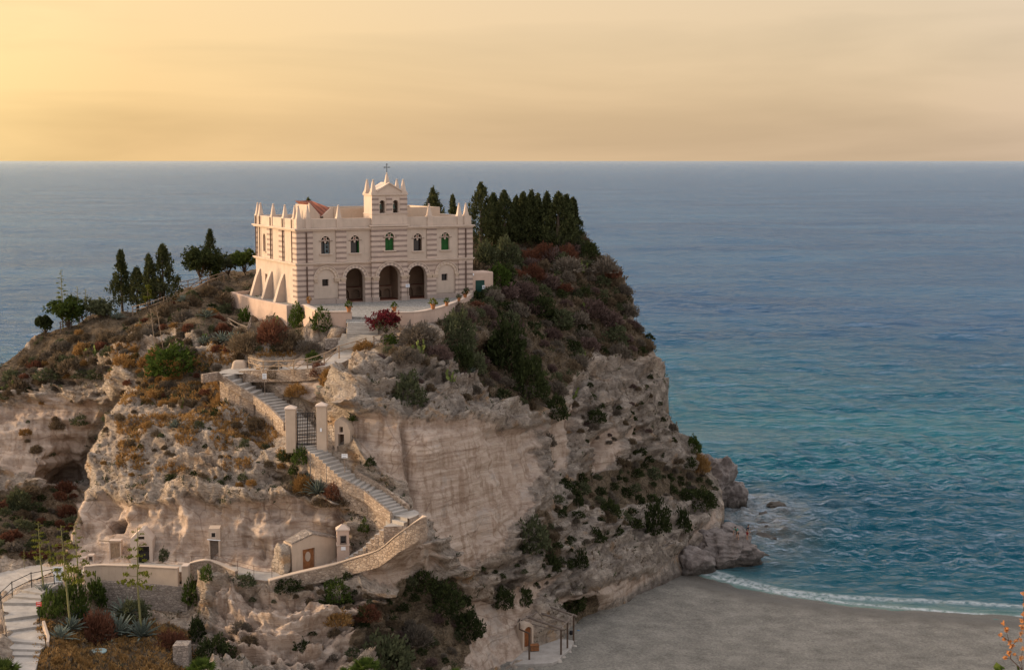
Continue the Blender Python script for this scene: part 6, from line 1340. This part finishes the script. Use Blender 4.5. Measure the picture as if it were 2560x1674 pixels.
# ------------------------------------------------------------------ trees
def conifer(p, h, rx, label, seed, group=None, mat='leaf cypress', dens=1., base=.06, name='cypress_tree'):
    r = random.Random(seed); e = empty(name, p); tag(e, label, 'tree', group)
    m_ = MB(); m_.tube([(0, 0, -.4), (r.uniform(-.1, .1), 0, h * .4), (0, 0, h * .93)], rx * .11, 7, .02); m_.build('trunk', M['bark'], e)
    V_, Q_ = [], []; ph = r.uniform(0, 9)
    for k in range(int(150 * dens * max(1, h / 6))):
        t_ = r.random() ** .85; z = h * (base + (1 - base) * t_); prof = (1 - t_) ** .82 * (.72 + .28 * min(1, t_ / .14)) * rx
        a = r.uniform(0, 6.283); k2 = r.uniform(.45, 1.1) * (1 + .6 * mnoise.noise(Vector((math.cos(a) * 1.3 + ph, math.sin(a) * 1.3, z * .9))))
        c = Vector((math.cos(a) * prof * k2, math.sin(a) * prof * k2, z)); od = Vector((math.cos(a) * .5, math.sin(a) * .5, .95)).normalized(); sz = .34 + .3 * (1 - t_)
        for _ in range(17):
            q = c + Vector((r.gauss(0, .22), r.gauss(0, .22), r.gauss(0, .32))) * sz * 1.25 + od * r.uniform(-.1, .25) * sz
            leaf(V_, Q_, q, r, .24, .42, od)
    for _ in range(26): leaf(V_, Q_, Vector((r.gauss(0, .07), r.gauss(0, .07), h * r.uniform(.93, 1.03))), r, .22, .4, Vector((0, 0, 1)))
    o = bpy.data.objects.new('crown', fol(V_, Q_, mat, 'crown')); link(o, e); return e
def tall(px, py_foot, py_top, wpx, d, label, seed, **kw):
    p = D(px, py_foot, d) if d else T(px, py_foot); h = (py_foot - py_top) * p.y / F
    return conifer(p, h, wpx / 2 * p.y / F, label, seed, **kw)
CYP = [(1203, 612, 462, 66, 179, 'tallest cypress, next to the right corner of the church'), (1233, 610, 488, 40, 183, 'slim cypress just right of the tallest one'), (1260, 612, 481, 58, 180, 'broad cypress third from the church in the dark grove'), (1291, 610, 494, 40, 184, 'short narrow cypress in the middle of the grove'), (1308, 612, 485, 40, 181, 'pointed cypress left of the twin topped one'), (1328, 612, 481, 42, 180, 'tall slender cypress in the middle of the grove'), (1344, 610, 488, 40, 184, 'cypress pressed between two taller ones in the grove'), (1367, 610, 485, 40, 181, 'thin pointed cypress right of the middle of the grove'), (1396, 612, 484, 66, 179, 'broad cypress with a blunt top near the right end of the grove'), (1416, 612, 491, 42, 181, 'cypress second from the right end of the grove'), (1432, 610, 498, 28, 183, 'last cypress at the right end of the grove')]
for i, (px, f, tp, w_, d, lb) in enumerate(CYP): tall(px, f, tp, w_ * 1.9, d, lb, 300 + i, group='cypresses behind the church', dens=2.0, mat='leaf cypress')
tall(1084, 600, 474, 92, 176, 'dark cypress top rising behind the right roof of the church', 330, dens=1.2)
tall(1132, 600, 492, 34, 178, 'small slim cypress tip behind the right parapet of the church', 331)
tall(773, 640, 498, 24, 172, 'thin dark cypress beside the tiled roof of the church', 332, dens=1.1)
tall(306, 776, 632, 66, 0, 'leftmost tall dark cypress on the left slope', 340, group='cypresses left of the church', dens=1.4)
tall(345, 778, 672, 80, 0, 'broad low cypress between the two tall ones on the left slope', 341, group='cypresses left of the church', base=.2)
tall(376, 768, 640, 60, 0, 'narrow cypress behind the broad low one on the left slope', 342, group='cypresses left of the church')
tall(410, 756, 614, 96, 0, 'rightmost tall dark cypress on the left slope', 343, group='cypresses left of the church', dens=1.4)
tall(527, 690, 577, 60, 172, 'pointed conifer rising behind the umbrella shaped tree', 344, name='conifer_tree')
def broad(p, h, rx, label, seed, mat, name='broadleaf_tree', lobes=9, trunk=.45, n=1, ls=.2, group=None, cat='tree', tr=.09):
    r = random.Random(seed); e = empty(name, p); tag(e, label, cat, group); L = []
    for k in range(lobes):
        a = 6.283 * k / lobes + r.uniform(-.4, .4); q = r.uniform(.25, .8) if k else 0; L.append(Vector((rx * q * math.cos(a), rx * q * math.sin(a), h * (trunk + (1 - trunk) * r.uniform(.3, .8) * (1.05 - .35 * q)))))
    m_ = MB(); fork = Vector((r.uniform(-.15, .15), 0, h * trunk * .55)); m_.tube([(0, 0, -.4), (.05, 0, h * trunk * .3), fork], tr, 7, tr * .75)
    for c in L: m_.tube([fork, (fork + c) / 2 + rvec(r) * .12, c], tr * .6, 5, tr * .2)
    m_.build('trunk', M['bark'], e); V_, Q_ = [], []
    for c in L:
        lr = rx * r.uniform(.34, .52)
        for k in range(int(16 * n)):
            d = rvec(r); cc = c + Vector((d.x * lr, d.y * lr, d.z * lr * .75)) * r.uniform(.5, 1.1)
            for _ in range(12): leaf(V_, Q_, cc + rvec(r) * r.uniform(0, .3) * lr, r, ls, .5)
    o = bpy.data.objects.new('crown', fol(V_, Q_, mat, 'crown')); link(o, e); return e
def bt(px, pf, ptop, wpx, label, seed, mat, d=0, **kw):
    p = D(px, pf, d) if d else T(px, pf); return broad(p, (pf - ptop) * p.y / F, wpx / 2 * p.y / F, label, seed, mat, **kw)
bt(503, 706, 610, 100, 'umbrella shaped dark green tree left of the church', 401, 'leaf dark', lobes=17, trunk=.2, n=2.6, ls=.22)
bt(572, 694, 618, 74, 'loose grey green olive tree between the umbrella shaped tree and the church', 402, 'leaf olive', lobes=12, trunk=.2, n=1.6)
bt(614, 692, 618, 60, 'olive green tree touching the left wall of the church', 403, 'leaf green', lobes=12, trunk=.15, n=2.)
bt(402, 762, 692, 54, 'young pale green tree with a slim trunk below the rightmost cypress', 404, 'leaf olive', lobes=7, trunk=.35, n=.8)
bt(372, 790, 705, 26, 'yellow green slender young tree on the left slope', 405, 'leaf bloom', lobes=6, trunk=.3, n=.5)
bt(172, 826, 734, 92, 'loose dark green tree at the left end of the slope', 406, 'leaf green', lobes=14, trunk=.12, n=2.)
bt(112, 838, 768, 50, 'small round tree furthest left on the skyline', 407, 'leaf dark', lobes=10, trunk=.12, n=1.6)
bt(252, 800, 738, 78, 'low bushy tree left of the leftmost cypress', 408, 'leaf olive', lobes=12, trunk=.08, n=1.8)
bt(208, 806, 752, 34, 'thin low tree between the loose dark tree and the low bushy one', 409, 'leaf green', lobes=5, trunk=.2, n=.7)
bt(540, 702, 660, 34, 'small yellow green tree under the umbrella shaped tree', 410, 'leaf green', lobes=6, trunk=.1)
# the flame red bush before the forecourt
p = Z(966, 850, 28.15); e = broad(p, 80 * p.y / F, 46 * p.y / F, 'flame red flowering bush on bare stems beside the entrance steps', 420, 'leaf magenta', 'flowering_bush', 12, .34, 1.5, .15, cat='bush', tr=.05)
V_, Q_ = [], []; r2 = random.Random(8)
for _ in range(420):
    d = rvec(r2); leaf(V_, Q_, Vector((d.x * 1.3, d.y * 1.2, 1.75 + d.z * .75)) * r2.uniform(.8, 1), r2, .16, .5)
link(bpy.data.objects.new('green_leaves', fol(V_, Q_, 'leaf olive')), e)
# ------------------------------------------------------------------ agaves and their flower stalks
def agave_leaf(mb, a, el, L, wd, r, curl=1.):
    pts = []; d = Vector((math.cos(a), math.sin(a), 0)); side = Vector((-math.sin(a), math.cos(a), 0)); n = 6; p = Vector((0, 0, 0)); e_ = el
    for k in range(n + 1):
        t_ = k / n; wk = wd * (.7 + .9 * t_ - 1.58 * t_ ** 2.2); u = Vector((-math.sin(e_) * d.x, -math.sin(e_) * d.y, math.cos(e_)))
        pts.append((p - side * wk + u * wk * .55, p, p + side * wk + u * wk * .55)); p = p + (d * math.cos(e_) + Vector((0, 0, math.sin(e_)))) * L / n; e_ -= curl * .16 * r.uniform(.4, 1.6) * t_
    vs = [q for t3 in pts for q in t3]; mb.add(vs, [(i * 3 + j, i * 3 + j + 1, i * 3 + j + 4, i * 3 + j + 3) for i in range(n) for j in (0, 1)])
def agave(p, R_, label, seed, n=34, stalk=None, group=None, mat='leaf agave'):
    r = random.Random(seed); e = empty('agave', p); tag(e, label, 'agave', group); m_ = MB()
    for k in range(n):
        t_ = k / n; agave_leaf(m_, k * 2.4, rad(12 + 70 * t_ ** 1.1) + r.uniform(-.1, .1), R_ * r.uniform(.85, 1.1) * (1 - .25 * t_), R_ * .062, r, 1.3 * (1 - t_))
    o = m_.build('leaves', M[mat], e, smooth=True); md = o.modifiers.new('solid', 'SOLIDIFY'); md.thickness = .025
    if stalk: flower_stalk(Vector((0, 0, 0)), stalk, r, e)
    return e
def flower_stalk(p, top, r, par=None, dens=1., label=None, start=.42, bw=.10, group=None):
    """top: vector from the foot to the tip"""
    H_ = top.length
    if par is None: par = empty('agave_stalk', p); tag(par, label, 'agave stalk', group); p = Vector((0, 0, 0))
    m_ = MB(); bend = Vector((r.uniform(-.02, .02) * H_, 0, 0)); m_.tube([p - Vector((0, 0, .3)), p + top * .5 + bend, p + top], H_ * .0125, 7, .02)
    V_, Q_ = [], []; nb_ = int(19 * dens)
    for k in range(nb_):
        t_ = start + (1 - start) * (k + .5) / nb_; c = p + top * t_ + bend * (1 - abs(2 * t_ - 1)); a = k * 2.4 + r.uniform(-.3, .3); L = H_ * bw * (1.15 - .85 * (t_ - start) / (1 - start)) * r.uniform(.8, 1.15)
        e1 = c + Vector((math.cos(a) * L, math.sin(a) * L, L * .22)); m_.tube([c, (c + e1) / 2 - Vector((0, 0, L * .04)), e1], .022, 4, .012)
        for _ in range(26):
            q = e1 + Vector((r.gauss(0, .26) * L, r.gauss(0, .26) * L, r.gauss(.04, .06) * L)); leaf(V_, Q_, q, r, L * .25, .5, Vector((0, 0, 1)))
    m_.build('stalk', M['stalk'], par); link(bpy.data.objects.new('blossoms', fol(V_, Q_, 'leaf bloom')), par); return par
def stalk_px(px0, py0, px1, py1, label, seed, d=None, dens=1., start=.42, bw=.10):
    p = T(px0, py0) if d is None else D(px0, py0, d); return flower_stalk(p, D(px1, py1, p.y) - p, random.Random(seed), None, dens, label, start, bw, 'flowering agave stalks')
def ag(px, py, wpx, label, seed, stalk=None, **kw):
    p = T(px, py) + Vector((0, 0, .05)); st = None if stalk is None else D(*stalk, p.y) - p
    return agave(p, wpx / 2 * p.y / F * (1.7 if py > 1400 else 1.4), label, seed, stalk=st, **kw)
ag(354, 1606, 76, 'big grey green agave with a tall flowering stalk in the dry garden', 501, (344, 1318))
ag(292, 1592, 96, 'largest blue green agave left of the stalk bearing one', 502, n=44)
ag(318, 1562, 76, 'agave behind the two biggest ones in the dry garden', 503)
ag(262, 1572, 62, 'agave half hidden by the round rust brown bush', 504)
ag(150, 1604, 58, 'small agave at the edge of the dry garden, by the kerb of the approach steps', 505)
ag(178, 1574, 56, 'agave with curling tips behind the small one by the kerb', 506, (152, 1312))
ag(204, 1548, 56, 'agave with a straight stalk at the foot of the rubble wall', 507, (187, 1305))
ag(112, 1486, 46, 'agave with a leaning stalk beside the approach steps', 508, (95, 1302))
stalk_px(128, 1420, 122, 1360, 'short flowering stalk behind the white notice', 510, dens=.7)
stalk_px(62, 1425, 60, 1372, 'shortest flowering stalk at the far left hollow', 511, dens=.6)
ag(556, 860, 56, 'blue green agave, left of the two below the retaining wall', 520); ag(590, 862, 60, 'blue green agave, right of the two below the retaining wall', 521)
ag(508, 852, 44, 'agave beside the broad yellow green bush', 522); ag(515, 812, 44, 'agave at the upper edge of the bushes left of the retaining wall', 523)
ag(458, 768, 38, 'agave beside the long wooden rail', 524); ag(296, 802, 36, 'agave below the leftmost cypress', 525); ag(645, 850, 34, 'small agave inside the rust red bush', 526)
ag(802, 1242, 76, 'silvery agave above the roof of the small chapel', 530, n=40); ag(772, 1204, 54, 'agave behind the silvery one above the small chapel', 531)
ag(450, 1100, 40, 'small agave on the rough crags', 532); ag(1170, 940, 30, 'small agave on the right slope edge', 533); ag(885, 1055, 30, 'dark agave beside the right gate pillar', 534, mat='leaf green')
stalk_px(158, 824, 152, 674, 'tallest flowering stalk on the left skyline', 540, dens=.9, start=.45, bw=.085)
stalk_px(197, 818, 193, 715, 'thin flowering stalk right of the tallest one on the left skyline', 541, dens=.7, bw=.08)
stalk_px(218, 806, 213, 722, 'short flowering stalk between the low trees on the left skyline', 542, dens=.7)
for q, lb in (((388, 885, 376, 772), 'bare dry agave stalk on the bare slope, left one of the pair'), ((405, 868, 390, 762), 'bare dry agave stalk on the bare slope, right one of the pair')):
    p = T(q[0], q[1]); e = empty('dry_stalk', p); tag(e, lb, 'agave stalk'); m_ = MB(); m_.tube([(0, 0, -.3), (D(q[2], q[3], p.y) - p)], .05, 6, .02); m_.build('stalk', M['pale wood'], e)
    m_ = MB(); tp = D(q[2], q[3], p.y) - p
    for k in range(8): m_.tube([tp * (.7 + .04 * k), tp * (.72 + .04 * k) + Vector((.25 * math.cos(k * 2.4), .25 * math.sin(k * 2.4), .1))], .015, 4)
    m_.build('twigs', M['pale wood'], e)
# ------------------------------------------------------------------ prickly pears
def pear(px, py, wpx, label, seed, n=22):
    r = random.Random(seed); p = T(px, py); e = empty('prickly_pear', p); tag(e, label, 'cactus', 'prickly pears on the rock'); s = wpx * p.y / F; ends = [(Vector((r.uniform(-.4, .4) * s, r.uniform(-.2, .2) * s, -.05)), Vector((0, 0, 1))) for _ in range(4)]
    for k in range(n):
        b, u = r.choice(ends); d = (u + rvec(r) * .7 + Vector((0, 0, .35))).normalized(); L = r.uniform(.3, .45) * min(1, s / 1.6) * 1.2; sd_ = d.cross(rvec(r)).normalized(); nn = d.cross(sd_)
        m_ = MB(); rim = []; nq = 12
        for sg in (-1, 1): rim += [b + d * (L * (.5 - .5 * math.cos(6.283 * j / nq))) + sd_ * (L * .32 * math.sin(6.283 * j / nq)) + nn * sg * L * .055 for j in range(nq)]
        m_.add(rim, [tuple(range(nq)), tuple(range(2 * nq - 1, nq - 1, -1))] + [(j, nq + j, nq + (j + 1) % nq, (j + 1) % nq) for j in range(nq)]); m_.build('pad', M['leaf pear'], e)
        ends.append((b + d * L * .93, d))
pear(1448, 682, 56, 'prickly pear beside the red brown dome on the right plateau', 601); pear(1392, 712, 50, 'prickly pear on the slope under the thin pale rail', 602, 18); pear(1478, 790, 46, 'prickly pear near the right skyline of the slope', 603, 18)
pear(1042, 886, 46, 'prickly pear beneath the curved forecourt wall', 604); pear(1106, 985, 36, 'lone prickly pear above the cut cliff', 605, 14); pear(684, 826, 60, 'prickly pear against the tall retaining wall', 606); pear(28, 985, 64, 'large prickly pear clump on the left border', 607, 30); pear(235, 892, 48, 'prickly pear on the bare brown slope at the left', 608, 18); pear(520, 842, 40, 'prickly pear between the agaves left of the retaining wall', 609, 16); pear(1440, 900, 44, 'prickly pear on the lower right slope', 610, 16); pear(1450, 985, 36, 'prickly pear at the top of the right cliff', 611, 12); pear(455, 1040, 34, 'small prickly pear on the brow left of the steps', 612, 12)
# ------------------------------------------------------------------ palms at the lower edge
def fan_palm(p, R_, label, seed, n=16, mat='leaf fresh'):
    r = random.Random(seed); e = empty('fan_palm', p); tag(e, label, 'palm'); m_ = MB(); m_.tube([(0, 0, -1.2), (0, 0, .1)], R_ * .14, 8); m_.build('trunk', M['bark'], e)
    for k in range(n):
        a = k * 2.4; el = rad(20 + 60 * (k / n)); d = Vector((math.cos(a) * math.cos(el), math.sin(a) * math.cos(el), math.sin(el))); hub = d * R_ * .55; m_ = MB(); m_.tube([(0, 0, 0), hub], .02, 4)
        sd_ = d.cross(Vector((0, 0, 1))).normalized(); up_v = sd_.cross(d)
        for j in range(17):
            b = rad(-95 + 190 * j / 16); v = (d * math.cos(b) + sd_ * math.sin(b)) * R_ * .5 * (1 - .25 * abs(b) / 1.7); tip = hub + v - Vector((0, 0, .1 * R_ * r.random())); w2 = v.cross(up_v).normalized() * .035 * R_; mid = hub + v * .5 + up_v * .03
            m_.add([hub, mid + w2, tip, mid - w2], [(0, 1, 2, 3)])
        m_.build('frond', M[mat], e)
fan_palm(D(914, 1690, 100), 1.65, 'bright green fan palm at the bottom below the front slope', 701); fan_palm(D(862, 1700, 99), 1.1, 'smaller fan palm leaning left of the bright green one', 704, 10)
fan_palm(D(1140, 1716, 98), 1.5, 'yellow green palm tuft at the bottom edge near the beach', 702); fan_palm(D(505, 1690, 96), 1.5, 'palm tuft at the bottom below the front cliff', 703); fan_palm(D(8, 1700, 88), 1.6, 'dark palm fronds in the bottom left corner', 705, mat='leaf green')
# ------------------------------------------------------------------ the peach coloured sprig close to the viewer
def zs_(x, y, d): return D(2380 + x / 6.127, 1420 + y / 6.127, d)
dn = 15.; root = zs_(1500, 2300, dn); e = empty('sprig', root); tag(e, 'sunlit peach coloured sprig of dry flowers close to the viewer', 'plant')
m_ = MB(); o0 = root; P_ = lambda x, y, dz=0: zs_(x, y, dn + dz) - o0
m_.tube([P_(1500, 2300), P_(1080, 1560), P_(900, 1385), P_(885, 1290), P_(915, 1190), P_(870, 1110), P_(790, 1050), P_(735, 1015)], .007, 6, .003); m_.tube([P_(870, 1110), P_(830, 950), P_(775, 820)], .004, 5, .002); m_.tube([P_(915, 1190), P_(1000, 1100), P_(1060, 990), P_(1085, 800)], .004, 5, .002); m_.tube([P_(900, 1385), P_(790, 1365)], .004, 5, .002); m_.tube([P_(1500, 2300), P_(1250, 1500, .3), P_(1100, 900, .3), P_(1095, 380, .3)], .007, 5, .003); m_.tube([P_(1080, 1560), P_(1060, 1370), P_(1085, 1230)], .004, 5, .002); m_.tube([P_(1080, 1560), P_(990, 1330), P_(940, 1300)], .003, 5, .002)
m_.build('stem', M['rust iron'], e); r = random.Random(3); V_, Q_ = [], []
for x, y, s in ((775, 830, 45), (840, 920, 50), (740, 1020, 40), (800, 1080, 40), (880, 1125, 45), (915, 1190, 45), (985, 1105, 40), (880, 1295, 50), (815, 1370, 40), (1060, 990, 50), (1085, 890, 55), (1075, 800, 40), (1050, 1090, 40), (1085, 1235, 50), (1095, 385, 40), (960, 1310, 35), (1060, 1370, 50), (830, 960, 30), (1100, 700, 45), (1100, 560, 40)):
    c = P_(x, y); sz = s / 6.127 * dn / F
    for _ in range(16): leaf(V_, Q_, c + rvec(r) * sz * r.uniform(.1, .9), r, sz * .9, .6)
link(bpy.data.objects.new('blossom', fol(V_, Q_, 'leaf peach')), e); V_, Q_ = [], []
for x, y in ((700, 1520), (760, 1540), (1010, 1540), (1180, 1600)):
    c = P_(x, y + 10)
    for _ in range(5): leaf(V_, Q_, c + rvec(r) * .02, r, .07, .7)
m_ = MB(); 
for x in (700, 760, 1010): m_.tube([P_(1500, 2300), P_(x, 1545)], .004, 4)
m_.build('leaf_stem', M['stalk'], e); link(bpy.data.objects.new('green_leaves', fol(V_, Q_, 'leaf fresh')), e)
lumpy('hillside', root + Vector((3.5, 0, -2.6)), (6, 5, 2.9), 'sandstone', 7, 'near slope below the viewer', 'slope', kind='structure', sub=4, amp=.12)
